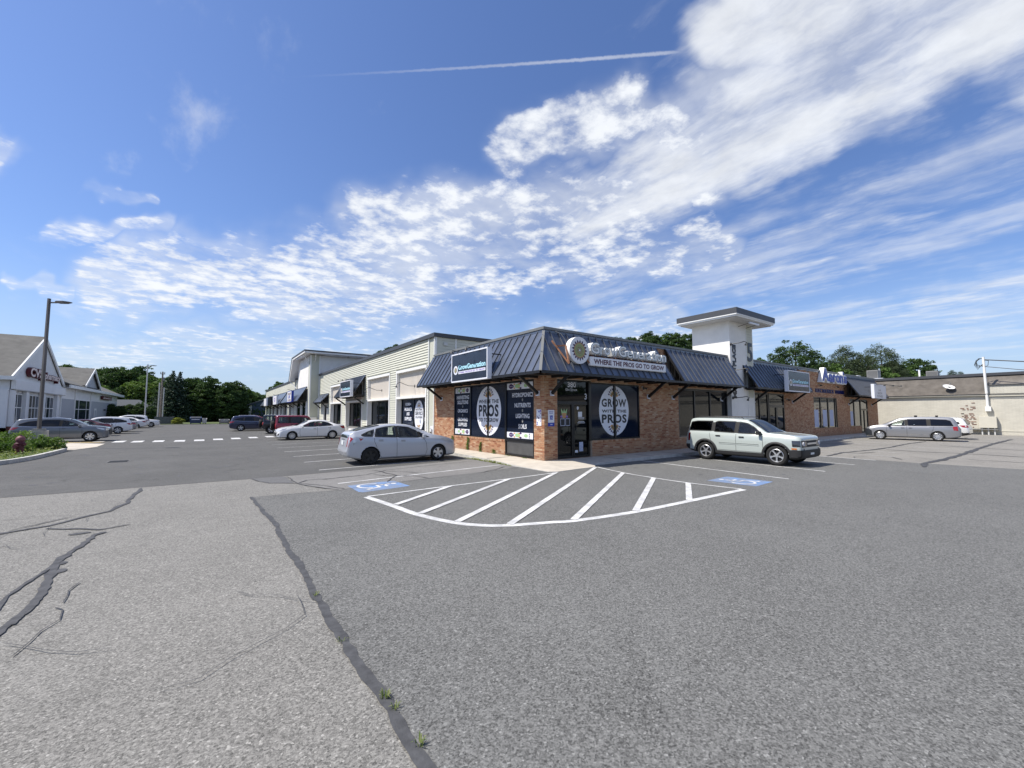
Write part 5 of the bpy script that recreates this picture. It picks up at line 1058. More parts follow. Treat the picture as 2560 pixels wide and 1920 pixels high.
for i in range(5): q.tube([(42.7, -7.0+0.05*i, 6.45), (42.65, -6.65+0.03*i, 6.3-0.1*i), (42.7, -6.7, 5.9-0.1*i), (42.72, -7.0, 5.75+0.05*i)], 0.02, 'hvac_dark', 5)
q.tube([(42.72, -7.0, 6.3), (42.7, -7.35, 6.2), (42.7, -7.3, 5.8), (42.72, -7.1, 5.7)], 0.02, 'hvac_dark', 5); q.build('cable_loop', ms)
wr = thing('overhead_cable', 'thick black overhead cable running from the service mast top to the right', 'cable', (42.7, -7.1, 6.3)); q = MB(); q.tube([(42.72, -7.15, 6.30), (42.3, -9.0, 5.95), (41.6, -12, 5.45), (40, -18, 4.9), (38, -30, 5.2)], 0.045, 'hvac_dark', 6); q.build('wire', wr)
wr = thing('overhead_cable', 'lower thin black overhead cable leaving the service mast with a clamp on it', 'cable', (42.7, -7.1, 5.8)); q = MB(); q.tube([(42.72, -7.15, 5.72), (42.3, -9.0, 5.28), (41.6, -12, 4.75), (40, -18, 4.2), (38, -30, 4.6)], 0.028, 'hvac_dark', 6); q.build('wire', wr); q = MB(); q.box(41.0, 41.12, -8.9, -8.78, 5.45, 5.95, 'hvac_dark'); q.build('clamp', wr) if 0 else None
ds = thing('satellite_dish', 'white satellite dish on the brown shingle roof', 'satellite dish', (43.3, -4.95, 3.6))
q = MB(); n_ = 28; rings = []
ax = Vector((-0.42, -0.35, 0.84)).normalized(); e1 = ax.orthogonal().normalized(); e2 = ax.cross(e1); c0_ = Vector((42.95, -4.88, 4.14))
V = [c0_-ax*0.14]; 
for rr in (0.35, 0.7, 1.0): V += [c0_-ax*0.14*(1-rr*rr)+(e1*math.cos(2*math.pi*i/n_)+e2*math.sin(2*math.pi*i/n_))*0.40*rr for i in range(n_)]
F = [(0, 1+i, 1+(i+1) % n_) for i in range(n_)]+[(1+k*n_+i, 1+(k+1)*n_+i, 1+(k+1)*n_+(i+1) % n_, 1+k*n_+(i+1) % n_) for k in range(2) for i in range(n_)]
q.idx(V, F, 'sign_side'); q.build('reflector', ds, smooth=True)
q = MB(); q.tube([(43.25, -4.98, 3.62), (43.1, -4.95, 4.05), (43.02, -4.88, 4.12)], 0.045, 'hvac_dark', 8); q.box(43.0, 43.5, -5.25, -4.7, 3.72, 3.76, 'hvac_dark'); q.build('mount', ds)
q = MB(); q.tube([c0_-ax*0.1+Vector((-0.36, 0, -0.1)), c0_+ax*0.38], 0.018, 'hvac', 6); q.disc(c0_+ax*0.38, -ax, 0.05, 0.10, 'hvac', 10); q.build('feed_arm', ds)
def ac(x, y, z, w, h, lab, louv=10):
    s = thing('air_conditioner', lab, 'air conditioner', (x, y, z)); q = MB(); q.box(x-w/2, x+w/2, y-w/2, y+w/2, z, z+h, 'hvac'); bevel(q.build('casing', s), 0.03)
    for i in range(louv): q = MB(); zz = z+0.06+i*(h-0.12)/louv; q.box(x-w/2-0.012, x-w/2-0.001, y-w/2+0.06, y+w/2-0.06, zz, zz+0.02, 'hvac_dark'); q.build('louvre', s)
    q = MB(); q.disc((x, y, z+h), (0, 0, 1), w*0.4, 0.03, 'hvac_dark', 20); q.build('fan_guard', s)
ac(51.2, 2.2, 5.72, 1.0, 0.95, 'large grey rooftop air conditioner nearest the brick store'); ac(56.9, -1.75, 5.6, 0.98, 1.0, 'grey round-cornered rooftop condenser right of the second white vent pipe'); 
s = thing('roof_platform', 'pale low platform under the large rooftop air conditioner', 'platform', (51.5, 2.1, 5.2)); q = MB(); q.box(50.3, 52.6, 1.2, 3.4, 5.55, 5.70, 'vinyl_white'); q.box(50.6, 52.2, 1.5, 3.1, 5.1, 5.55, 'hvac'); q.build('curb', s)
q = MB(); q.box(49.6, 50.5, 3.2, 4.4, 5.2, 6.1, 'vinyl_white'); q.build('roof_hatch', label='small white rooftop box left of the large air conditioner', cat='roof box')
for x_, y_, lab in ((52.0, 1.85, 'white vent pipe standing beside the large rooftop air conditioner'), (55.7, -0.85, 'white vent pipe left of the round-cornered condenser')):
    q = MB(); q.tube([(x_, y_, 5.1), (x_, y_, 6.75)], 0.09, 'sign_side', 8); q.build('vent_pipe', label=lab, cat='pipe')
# ================================================================== PHARMACY ON THE LEFT
ph = thing('pharmacy', 'white gabled pharmacy store with grey shingle roof at the left edge', 'building', (-25, 60, 0))
PX0 = -25.0
q = MB(); q.box(-60, PX0, 44.2, 96, -0.3, 4.9, 'cvs_white')
q.idx([(PX0, 44.2, 4.9), (PX0, 59.9, 4.9), (PX0, 52.2, 9.5), (PX0-0.3, 44.2, 4.9), (PX0-0.3, 59.9, 4.9), (PX0-0.3, 52.2, 9.5)], [(0, 2, 1), (0, 3, 5, 2), (1, 2, 5, 4)], 'cvs_white'); q.build('wall', ph)
def roofslab(P, name, mt, th=0.12):
    q = MB(); P = [Vector(p) for p in P]; nrm = (P[1]-P[0]).cross(P[2]-P[1]).normalized()
    if nrm.z < 0: P = P[::-1]; nrm = -nrm
    n_ = len(P); q.idx([p for p in P]+[p-nrm*th for p in P], [tuple(range(n_)), tuple(range(2*n_-1, n_-1, -1))]+[(k, n_+k, n_+(k+1) % n_, (k+1) % n_) for k in range(n_)], mt); return q.build(name, ph)
roofslab([(-24.86, 43.7, 5.05), (-24.86, 52.2, 9.85), (-60, 52.2, 9.85), (-60, 43.7, 5.05)], 'roof', 'cvs_shingle'); roofslab([(-24.86, 52.2, 9.85), (-24.86, 60.5, 5.05), (-60, 60.5, 5.05), (-60, 52.2, 9.85)], 'roof', 'cvs_shingle')
roofslab([(-24.3, 59.8, 5.36), (-24.3, 98.3, 5.12), (-30, 95.5, 8.2), (-30, 59.8, 8.2)], 'roof', 'cvs_shingle'); roofslab([(-24.3, 98.3, 5.12), (-36, 98.3, 5.12), (-30, 95.5, 8.2)], 'roof', 'cvs_shingle')
roofslab([(-24.5, 68.4, 5.6), (-24.5, 73.5, 8.35), (-34, 73.5, 8.35), (-34, 68.4, 5.6)], 'dormer_roof', 'cvs_shingle'); roofslab([(-24.5, 73.5, 8.35), (-24.5, 78.4, 5.6), (-34, 78.4, 5.6), (-34, 73.5, 8.35)], 'dormer_roof', 'cvs_shingle')
q = MB(); q.idx([(-24.8, 68.8, 5.55), (-24.8, 78.0, 5.55), (-24.8, 73.5, 8.15), (-30, 68.8, 5.4), (-30, 78, 5.4), (-30, 73.5, 8.1)], [(0, 2, 1), (0, 3, 5, 2), (1, 2, 5, 4)], 'cvs_grey'); q.build('dormer_gable', ph)
q = MB()
for a, b in (((-24.80, 43.8, 4.92), (-24.80, 52.2, 9.66)), ((-24.80, 52.2, 9.66), (-24.80, 60.3, 4.92)), ((-24.45, 68.5, 5.42), (-24.45, 73.5, 8.12)), ((-24.45, 73.5, 8.12), (-24.45, 78.3, 5.42))): q.bar(a, b, 0.12, 0.34, 'white_trim')
q.box(-24.35, -24.2, 59.9, 98.4, 4.85, 5.22, 'white_trim'); q.box(-24.6, -24.35, 59.9, 98.4, 4.8, 4.9, 'soffit'); q.box(-60, -24.6, 43.5, 43.75, 4.75, 5.08, 'white_trim'); q.box(-25, -24.88, 44.2, 59.9, 4.75, 4.95, 'white_trim'); q.box(-24.9, -24.6, 44.2, 59.9, 3.86, 3.95, 'soffit'); q.build('fascia', ph)
for i in range(28):
    z = 4.97+i*0.16; f = (z-4.9)/4.6; y0, y1 = 44.35+7.8*f, 59.75-7.5*f
    if y1-y0 > 0.4: q = MB(); q.box(-24.99, -24.95, y0, y1, z, z+0.15, 'cvs_white'); q.build('clapboard', ph)
for i in range(20): q = MB(); q.box(-24.995, -24.965, 59.9, 66.1, 0.4+i*0.158, 0.4+i*0.158+0.15, 'cvs_grey'); q.build('clapboard', ph)
for i in range(20): q = MB(); q.box(-24.995, -24.965, 75.2, 95.9, 0.4+i*0.158, 0.4+i*0.158+0.15, 'cvs_grey'); q.build('clapboard', ph)
q = MB(); q.box(-24.9, -24.6, 44.1, 59.9, 3.95, 4.75, 'cvs_white')
q.build('entablature', ph)
for y_, w in ((44.2, 0.5), (47.3, 0.75), (51.9, 1.2), (57.2, 0.3)): q = MB(); q.box(-24.98, -24.7, y_, y_+w, 0, 3.9, 'cvs_white'); q.build('pilaster', ph)
for y_ in (59.7, 66.1, 75.0, 95.8): q = MB(); q.box(-24.99, -24.9, y_, y_+0.2, 0, 4.8, 'white_trim'); q.build('pilaster', ph)
q = MB(); q.box(-60, -25.0, 43.9, 44.2, 0, 3.9, 'cvs_white'); q.build('side_wall', ph)
q = MB(); q.box(-24.985, -24.6, 44.1, 60, -0.2, 0.6, 'red_brick_base'); q.box(-24.985, -24.7, 60, 96, -0.2, 0.35, 'red_brick_base'); q.box(-60, -25, 43.9, 44.1, -0.2, 0.5, 'red_brick_base'); q.build('brick_base', ph)
def cvsw(y0, y1, posts, z0=0.65, z1=3.5, zb=2.30):
    f = MB(); X = -24.92
    for p in [y0]+posts+[y1]: f.box(X-0.06, X, p-0.05, p+0.05, z0, z1, 'white_trim')
    f.box(X-0.06, X+0.002, y0, y1, z0-0.08, z0, 'white_trim'); f.box(X-0.06, X+0.002, y0, y1, z1, z1+0.08, 'white_trim'); f.box(X-0.06, X+0.003, y0, y1, zb-0.04, zb+0.04, 'white_trim'); w = f.build('window', ph)
    for a, b in zip([y0]+posts, posts+[y1]):
        for c, d in ((z0, zb-0.04), (zb+0.04, z1)): q = MB(); q.box(X-0.05, X-0.03, a+0.05, b-0.05, c, d, 'window_blue'); q.build('pane', w)
cvsw(44.85, 47.15, [46.0]); cvsw(48.15, 51.85, [49.1, 50.0, 50.9]); cvsw(53.3, 56.9, [54.5, 55.7]); cvsw(66.4, 74.5, [68.3, 72.5], 0.4)
q = MB(); q.box(-24.94, -24.88, 77.4, 78.9, 0, 2.5, 'white_trim'); q.box(-24.88, -24.87, 77.7, 78.6, 0, 2.2, 'cvs_grey'); q.build('door', ph)
q = MB(); q.box(-24.95, -24.75, 84.6, 85.2, 2.2, 2.4, 'hvac_dark'); q.build('wall_lamp', ph)
cs = thing('pharmacy_sign', 'maroon-edged letters reading CVS/pharmacy on the big white gable', 'sign', (-24.9, 52.3, 5.2))
for s_, cy, w, h, cz in (('CVS', 49.35, 3.5, 0.86, 5.78), ('/', 51.45, 0.42, 1.0, 5.72), ('pharmacy', 54.6, 5.3, 0.86, 5.62)):
    text('backing', s_, (-24.93, cy, cz), -RA, w*1.05, h*1.14, 'cvs_red', cs, depth=0.30, bold=0.09, side='cvs_red'); text('letter', s_, (-24.62, cy, cz), -RA, w, h, 'cvs_letter', cs, depth=0.02, bold=0.035, side='cvs_red')
sg = thing('pharmacy_sign', 'small dark red drive-up sign near the far end of the pharmacy wall', 'sign', (-24.8, 85.5, 3.95)); q = MB(); q.box(-24.9, -24.7, 81.7, 89.3, 4.0, 4.55, 'cvs_red'); q.build('panel', sg); text('lettering', 'drive-thru', (-24.69, 85.5, 4.28), -RA, 6.6, 0.35, 'cvs_letter', sg, bold=0.02)

# the cream building stands 2.7 m further off than first drawn and is a little larger
for nm, o in [(o.name, o) for o in bpy.data.objects if o.parent is None and o.get('category') and o.location.x > 42.4 and o.location.y < 3 and o.type == 'EMPTY' and o.name.split('.')[0] in ('cream_building', 'meter_cabinet', 'service_mast', 'overhead_cable', 'satellite_dish')]:
    kx = 1.0507; L = o.location; o.location = (L.x*kx+0.522, L.y*kx+0.618, L.z*kx-0.091); o.scale = (kx, kx, kx)
# ================================================================== POLES, LAMPS, FAR THINGS
def street_lamp(x, y, zt, arm, lab, base_h=0.0, zb=-0.15, r0=0.088):
    s = thing('street_lamp', lab, 'street lamp', (x, y, zb), group='parking lot lamps')
    if base_h:
        q = MB(); q.disc((x, y, zb), (0, 0, 1), 0.36, base_h, 'lamp_concrete', 20); q.build('concrete_base', s); q = MB(); q.box(x-0.22, x+0.22, y-0.22, y+0.22, zb+base_h, zb+base_h+0.10, 'grey_metal'); q.build('base_cover', s)
    q = MB(); q.tube([(x, y, zb+base_h), (x, y, zt)], [r0, r0*0.82], 'pole_bronze' if base_h else 'galv', 4 if base_h else 10); q.build('pole', s)
    a = Vector((x, y, zt-0.22)); d = Vector((arm[0], arm[1], 0)); q = MB(); q.bar(a, a+d*0.35, 0.07, 0.06, 'pole_bronze'); q.build('arm', s)
    q = MB(); L = d.length; dn = d.normalized(); sdv = Vector((-dn.y, dn.x, 0)); e = [(0.30, 0.05, 0.03), (0.42, 0.14, 0.05), (0.75, 0.16, 0.05), (1.0, 0.08, 0.02)]
    V = []
    for f, w, h in e:
        c = a+dn*L*f+Vector((0, 0, 0.02)); V += [c+sdv*w+Vector((0, 0, h)), c-sdv*w+Vector((0, 0, h)), c-sdv*w-Vector((0, 0, h)), c+sdv*w-Vector((0, 0, h))]
    F = [(0, 1, 2, 3), (15, 14, 13, 12)]+[(4*k+i, 4*k+(i+1) % 4, 4*k+4+(i+1) % 4, 4*k+4+i) for k in range(3) for i in range(4)]
    q.idx(V, F, 'pole_bronze'); q.build('lamp_head', s); return s
street_lamp(-17.65, 20.4, 7.97, (0.95, -0.62), 'tall bronze lamp post on a concrete drum in front of the pharmacy', 1.02)
street_lamp(-18.25, 69.8, 9.05, (1.05, -0.6), 'distant grey lamp post behind the row of white cars', 0.0, r0=0.09)
for x, y, h, r0, lab, xa in ((-17.4, 81.6, 8.95, 0.15, 'tallest wooden utility pole with crossarm hardware beyond the far lot', 1), (-17.75, 81.9, 7.05, 0.12, 'shorter pale pole leaning beside the tall utility pole', 0), (-17.08, 81.3, 6.2, 0.09, 'thin pipe pole on the right of the utility poles', 0)):
    s = thing('utility_pole', lab, 'utility pole', (x, y, -0.1)); q = MB(); q.tube([(x, y, -0.2), (x+0.02, y, h)], [r0, r0*0.75], 'pole_wood' if xa else 'galv', 10); q.build('pole', s)
    if xa:
        q = MB(); q.box(x-0.30, x+0.35, y-0.06, y+0.06, h-0.45, h-0.35, 'pole_wood'); q.build('crossarm', s)
        for k in (-0.25, 0.28): q = MB(); q.tube([(x+k, y, h-0.35), (x+k, y, h-0.05)], 0.06, 'hvac', 6); q.build('insulator', s)
        q = MB(); q.tube([(x+0.22, y-0.1, h-1.6), (x+0.22, y-0.1, h-1.0)], 0.13, 'hvac', 10); q.build('transformer', s)
q = MB(); q.box(-18.1, -15.6, 80.9, 81.1, -0.1, 1.16, 'fence_grey'); q.box(-18.1, -17.9, 81.1, 83, -0.1, 1.16, 'fence_grey'); q.box(-15.8, -15.6, 81.1, 83, -0.1, 1.16, 'fence_grey'); q.build('enclosure_wall', label='low dark grey block enclosure at the feet of the utility poles', cat='wall')
def dumpster(x0, x1, y, z1, mt, lab):
    s = thing('dumpster', lab, 'dumpster', ((x0+x1)/2, y, -0.1)); q = MB(); q.idx([(x0, y, 0.05), (x1, y, 0.05), (x1, y+1.2, 0.05), (x0, y+1.2, 0.05), (x0-0.05, y-0.15, z1*0.8), (x1+0.05, y-0.15, z1*0.8), (x1+0.05, y+1.3, z1), (x0-0.05, y+1.3, z1)], [(0, 1, 5, 4), (1, 2, 6, 5), (2, 3, 7, 6), (3, 0, 4, 7), (4, 5, 6, 7), (3, 2, 1, 0)], mt); q.build('bin', s)
    for k in (0.06, 0.52): q = MB(); w = (x1-x0)*0.42; q.idx([(x0+(x1-x0)*k, y-0.2, z1*0.82), (x0+(x1-x0)*k+w, y-0.2, z1*0.82), (x0+(x1-x0)*k+w, y+1.3, z1+0.03), (x0+(x1-x0)*k, y+1.3, z1+0.03)], [(0, 1, 2, 3)], 'hvac_dark'); q.build('lid', s)
    q = MB(); q.box(x0+0.2, x1-0.2, y-0.17, y-0.155, z1*0.55, z1*0.65, 'vinyl_white'); q.build('label_strip', s)
    for k in (x0+0.1, x1-0.1): q = MB(); q.box(k-0.05, k+0.05, y, y+1.2, -0.12, 0.05, 'hvac_dark'); q.build('skid', s)
dumpster(-13.15, -11.65, 77.4, 1.15, 'dumpster_blue', 'dark blue dumpster at the far end of the lot against black tree shade'); dumpster(-11.45, -10.9, 77.4, 0.9, 'galv', 'small pale grey bin right beside the dark blue dumpster'); dumpster(-9.1, -7.7, 75.2, 0.72, 'grey_metal', 'low grey bin in the shade left of the parked dark blue car')
# blue house beyond the far wing
hs = thing('blue_house', 'dark blue gabled house with white trim and a deck rail behind the far shop wing', 'house', (0, 99, 0))
q = MB(); q.box(-3.4, 8, 99, 112, -0.3, 3.7, 'house_blue'); q.idx([(-3.4, 99, 3.7), (8, 99, 3.7), (2.3, 99, 5.6), (-3.4, 112, 3.7), (8, 112, 3.7), (2.3, 112, 5.6)], [(0, 1, 2), (3, 5, 4)], 'house_blue'); q.build('wall', hs)
q = MB()
for a, b in (((-3.9, 3.5), (2.3, 5.75)), ((2.3, 5.75), (8.5, 3.5))): q.idx([(a[0], 98.6, a[1]), (b[0], 98.6, b[1]), (b[0], 112.4, b[1]), (a[0], 112.4, a[1]), (a[0], 98.6, a[1]+0.2), (b[0], 98.6, b[1]+0.2), (b[0], 112.4, b[1]+0.2), (a[0], 112.4, a[1]+0.2)], [(4, 5, 6, 7), (0, 3, 2, 1), (0, 1, 5, 4), (1, 2, 6, 5), (2, 3, 7, 6), (3, 0, 4, 7)], 'house_roof')
q.build('roof', hs)
q = MB(); q.box(-3.45, -2.9, 98.9, 99, -0.1, 3.6, 'white_trim'); q.build('corner_trim', hs)
dk = MB(); dk.box(0.2, 5, 96.8, 99, 0.9, 1.0, 'white_trim'); dk.box(0.2, 5, 96.8, 96.88, 2.0, 2.08, 'white_trim')
for i in range(16): dk.box(0.2+i*0.3, 0.25+i*0.3, 96.8, 96.86, 1.0, 2.0, 'white_trim')
dk.box(0.2, 0.32, 96.8, 96.92, -0.1, 3.4, 'white_trim'); dk.build('deck', hs)
hs = thing('far_house', 'low house with a plain grey roof behind the dark hedge beyond the pharmacy', 'house', (-25, 100, 0))
q = MB(); q.box(-29.2, -21.0, 100, 104, -0.3, 2.95, 'cvs_grey'); q.build('wall', hs); q = MB(); q.idx([(-29.6, 99.5, 2.85), (-20.2, 99.5, 2.85), (-22.3, 102, 4.5), (-29.6, 102, 4.5), (-29.6, 105, 2.85), (-20.2, 105, 2.85)], [(0, 1, 2, 3), (3, 2, 5, 4), (1, 5, 2)], 'house_roof'); q.build('roof', hs)
# hydrant in the bed
hd = thing('fire_hydrant', 'dark red fire hydrant standing in front of the bushes at the left edge', 'hydrant', (-17.05, 15.4, -0.05))
hx, hy_ = -17.05, 15.4
def lathe(name, prof, mt, parent, c=(0, 0), n=24):
    q = MB(); V = [(c[0]+r_*math.cos(2*math.pi*i/n), c[1]+r_*math.sin(2*math.pi*i/n), z_) for r_, z_ in prof for i in range(n)]
    F = [(k*n+i, k*n+(i+1) % n, (k+1)*n+(i+1) % n, (k+1)*n+i) for k in range(len(prof)-1) for i in range(n)]; q.idx(V, F, mt); o = q.build(name, parent); smooth_angle(o, 45); return o
lathe('barrel', [(0.0, -0.1), (0.19, -0.1), (0.19, -0.02), (0.13, 0.0), (0.125, 0.42), (0.165, 0.44), (0.165, 0.48), (0.13, 0.50), (0.13, 0.60)], 'hydrant_red', hd, (hx, hy_))
lathe('bonnet', [(0.15, 0.60), (0.155, 0.63), (0.14, 0.70), (0.10, 0.76), (0.04, 0.79), (0.035, 0.84), (0.0, 0.84)], 'hydrant_cap', hd, (hx, hy_))
for dv in ((0.8, -0.58, 0), (-0.8, 0.58, 0)): q = MB(); q.disc((hx+dv[0]*0.1, hy_+dv[1]*0.1, 0.42), dv, 0.06, 0.12, 'hydrant_red', 12); q.build('side_nozzle', hd)
q = MB(); q.disc((hx-0.05, hy_-0.09, 0.34), (-0.5, -0.85, 0), 0.085, 0.13, 'hydrant_red', 14); q.build('front_nozzle', hd)
# planted bed with its kerb
kerb_line = [(-30, 4.0), (-20.5, 7.7), (-18.0, 9.6), (-16.75, 11.3), (-16.30, 13.1), (-16.20, 15.4), (-16.2, 17.6), (-16.3, 18.5), (-16.9, 19.3)]
bed = [tuple(p) for p in kerb_line]+[(-18.6, 21.5), (-21, 23.5), (-30, 24), (-45, 22), (-45, 3)]
q = MB(); q.face([(x, y, 0.01) for x, y in bed][::1], 'lawn'); o = q.build('planting_bed', kind='structure')
q = MB(); Lk, Rk = strip_pts(smooth_path(kerb_line, 5), 0.16); n_ = len(Lk)
for i in range(n_-1):
    a, b, c, d = Rk[i], Rk[i+1], Lk[i+1], Lk[i]; zt = 0.03
    q.face([(a.x, a.y, zt), (b.x, b.y, zt), (c.x, c.y, zt), (d.x, d.y, zt)], 'kerb_concrete', 0.5); q.face([(a.x, a.y, -0.2), (b.x, b.y, -0.2), (b.x, b.y, zt), (a.x, a.y, zt)], 'kerb_concrete', 0.5); q.face([(d.x, d.y, zt), (c.x, c.y, zt), (c.x, c.y, -0.2), (d.x, d.y, -0.2)], 'kerb_concrete', 0.5)
q.build('kerb', kind='structure')
sheet('concrete_pad', [(-16.0, 19.0), (-15.5, 21.0), (-15.6, 24.0), (-17.5, 26.0), (-21, 25.5), (-20.8, 23.6), (-18.5, 21.4), (-16.9, 19.5)], ZL+0.003, 'concrete')
# ================================================================== PLANTS
import numpy as np
def leafmesh(name, pts, size, mt, seed, aspect=0.6, flat_=0.0, rv=None, zf=1.0):
    """pts: (n,3) leaf centres; one small quad per leaf, random facing"""
    rg = np.random.RandomState(seed); n = len(pts)
    u = rg.normal(size=(n, 3)); u /= np.linalg.norm(u, axis=1)[:, None]+1e-9
    w = rg.normal(size=(n, 3)); w[:, 2] += flat_*3; w -= (w*u).sum(1)[:, None]*u; w /= np.linalg.norm(w, axis=1)[:, None]+1e-9
    if flat_: u[:, 2] *= (1-flat_); u /= np.linalg.norm(u, axis=1)[:, None]
    v = np.cross(w, u); s = size*(0.6+0.8*rg.rand(n))[:, None]
    u = u*np.array([1, 1, zf]); v = v*np.array([1, 1, zf]); V = np.stack([pts-u*s, pts+v*s*aspect, pts+u*s, pts-v*s*aspect], 1).reshape(-1, 3)
    me = bpy.data.meshes.new(name); me.vertices.add(4*n); me.vertices.foreach_set('co', V.ravel().astype('f'))
    me.loops.add(4*n); me.loops.foreach_set('vertex_index', np.arange(4*n, dtype='i')); me.polygons.add(n)
    me.polygons.foreach_set('loop_start', np.arange(0, 4*n, 4, dtype='i')); me.polygons.foreach_set('loop_total', np.full(n, 4, dtype='i'))
    me.materials.append(MAT[mt]); at = me.attributes.new('rnd', 'FLOAT', 'FACE'); rr = rg.rand(n) if rv is None else np.clip(rv+0.25*(rg.rand(n)-0.5), 0, 1)
    at.data.foreach_set('value', rr.astype('f')); me.update(); me.validate(); return me
def crown_points(seed, n_clump, n_leaf, kind):
    """unit crown: radius 1 in plan, height 0..1"""
    rg = np.random.RandomState(seed); P = []; RV = []
    if kind == 'spruce':
        tiers = 26
        for i in range(tiers):
            f = i/(tiers-1); z = 0.02+0.96*f; R0 = (1-f)**0.85*(0.95+0.15*rg.rand()); nb = max(5, int(20*(1-f)+5))
            for b in range(nb):
                a = 2*math.pi*(b+rg.rand())/nb; L = R0*(0.75+0.4*rg.rand()); m = max(8, int(n_leaf*2.2*L)+6)
                tt = rg.rand(m)**0.75; w = (1-tt)*0.16*L+0.03
                x = math.cos(a)*L*tt-math.sin(a)*rg.normal(size=m)*w; y = math.sin(a)*L*tt+math.cos(a)*rg.normal(size=m)*w
                P.append(np.stack([x, y, z-0.05*tt*L-rg.rand(m)*0.035], 1)); RV.append(np.full(m, 0.25+0.5*tt))
        return np.concatenate(P), np.concatenate(RV)
    for c in range(n_clump):
        while True:
            p = rg.uniform(-1, 1, 3)
            if kind == 'airy': p[2] = rg.uniform(-0.7, 1)
            d = np.linalg.norm(p)
            if 0.35 < d < 1: break
        if kind == 'pine': p = p*np.array([1, 1, 1]); 
        p = p/d*(d**0.55)
        lump = 1+0.22*mnoise.noise(Vector((p[0]*1.6+seed, p[1]*1.6, p[2]*1.6)))
        ctr = p*lump*np.array([0.88, 0.88, 0.47])+np.array([0, 0, 0.5])
        if kind == 'airy': rad = np.array([0.20, 0.20, 0.035])*(0.7+0.8*rg.rand()); m = int(n_leaf*0.8)
        elif kind == 'pine': rad = np.array([0.24, 0.24, 0.055])*(0.6+0.8*rg.rand()); m = n_leaf
        else: rad = np.array([0.18, 0.18, 0.052])*(0.6+0.8*rg.rand()); m = n_leaf
        q = rg.normal(size=(m, 3)); q /= np.linalg.norm(q, axis=1)[:, None]+1e-9; q *= (rg.rand(m)**0.4)[:, None]
        if kind not in ('airy', 'pine'): q[:, 2] = np.abs(q[:, 2])*0.9-0.25
        P.append(ctr+q*rad); RV.append(np.full(m, rg.rand()))
    P = np.concatenate(P); RV = np.concatenate(RV); P[:, 2] = np.clip(P[:, 2], 0.01, 1.05); return P, RV
CR = {}
for k_, (nc, nl, sz, mt, kd) in {'dark': (330, 56, 0.046, 'leaf_dark', 'd'), 'mid': (330, 56, 0.046, 'leaf_mid', 'd'), 'light': (300, 52, 0.050, 'leaf_light', 'd'), 'airy': (170, 56, 0.040, 'leaf_dark', 'airy'), 'pine': (220, 60, 0.046, 'leaf_pine', 'pine'), 'spruce': (0, 24, 0.035, 'leaf_spruce', 'spruce')}.items():
    CR[k_] = []
    for s_ in range(3):
        P, RV = crown_points(11*s_+len(k_)*7+3, nc, nl, kd); CR[k_].append(leafmesh('crown', P, sz, mt, s_+5, 0.6 if kd != 'pine' else 0.3, 0.0 if kd in 'd' else 0.4, RV, 0.36 if kd != 'spruce' else 0.5))
def tree(x, y, top, rad, kind, label, var=0, low=None, group=None):
    low = (top*0.28 if kind == 'airy' else max(-0.2, top-3.1*rad) if kind != 'spruce' else 0.3) if low is None else low
    t_ = thing('spruce_tree' if kind == 'spruce' else 'pine_tree' if kind == 'pine' else 'deciduous_tree', label, 'tree', (x, y, -0.3), group, world=False)
    q = MB(); h = top+0.3; r0 = 0.035*h*0.5
    q.tube([(0, 0, 0), (0.02*rad, 0.01, h*0.35), (0.05*rad, -0.03*rad, h*0.65), (0, 0, h*0.92)], [r0, r0*0.8, r0*0.5, r0*0.12], 'bark', 7)
    rg_ = random.Random(var+int(x*3))
    if kind != 'spruce':
        for i in range(5):
            a = rg_.uniform(0, 6.28); zz = h*rg_.uniform(0.38, 0.7); q.tube([(0, 0, zz), (math.cos(a)*rad*0.4, math.sin(a)*rad*0.4, zz+h*0.12), (math.cos(a)*rad*0.75, math.sin(a)*rad*0.75, zz+h*0.2)], [r0*0.45, r0*0.25, r0*0.08], 'bark', 5)
    tr = q.build('trunk', t_)
    c = bpy.data.objects.new('crown', CR[kind][var % 3]); COL.objects.link(c); c.parent = t_; c.location = (0, 0, low+0.3); c.scale = (rad, rad, top-low); c.rotation_euler = (0, 0, rg_.uniform(0, 6.28)); return t_
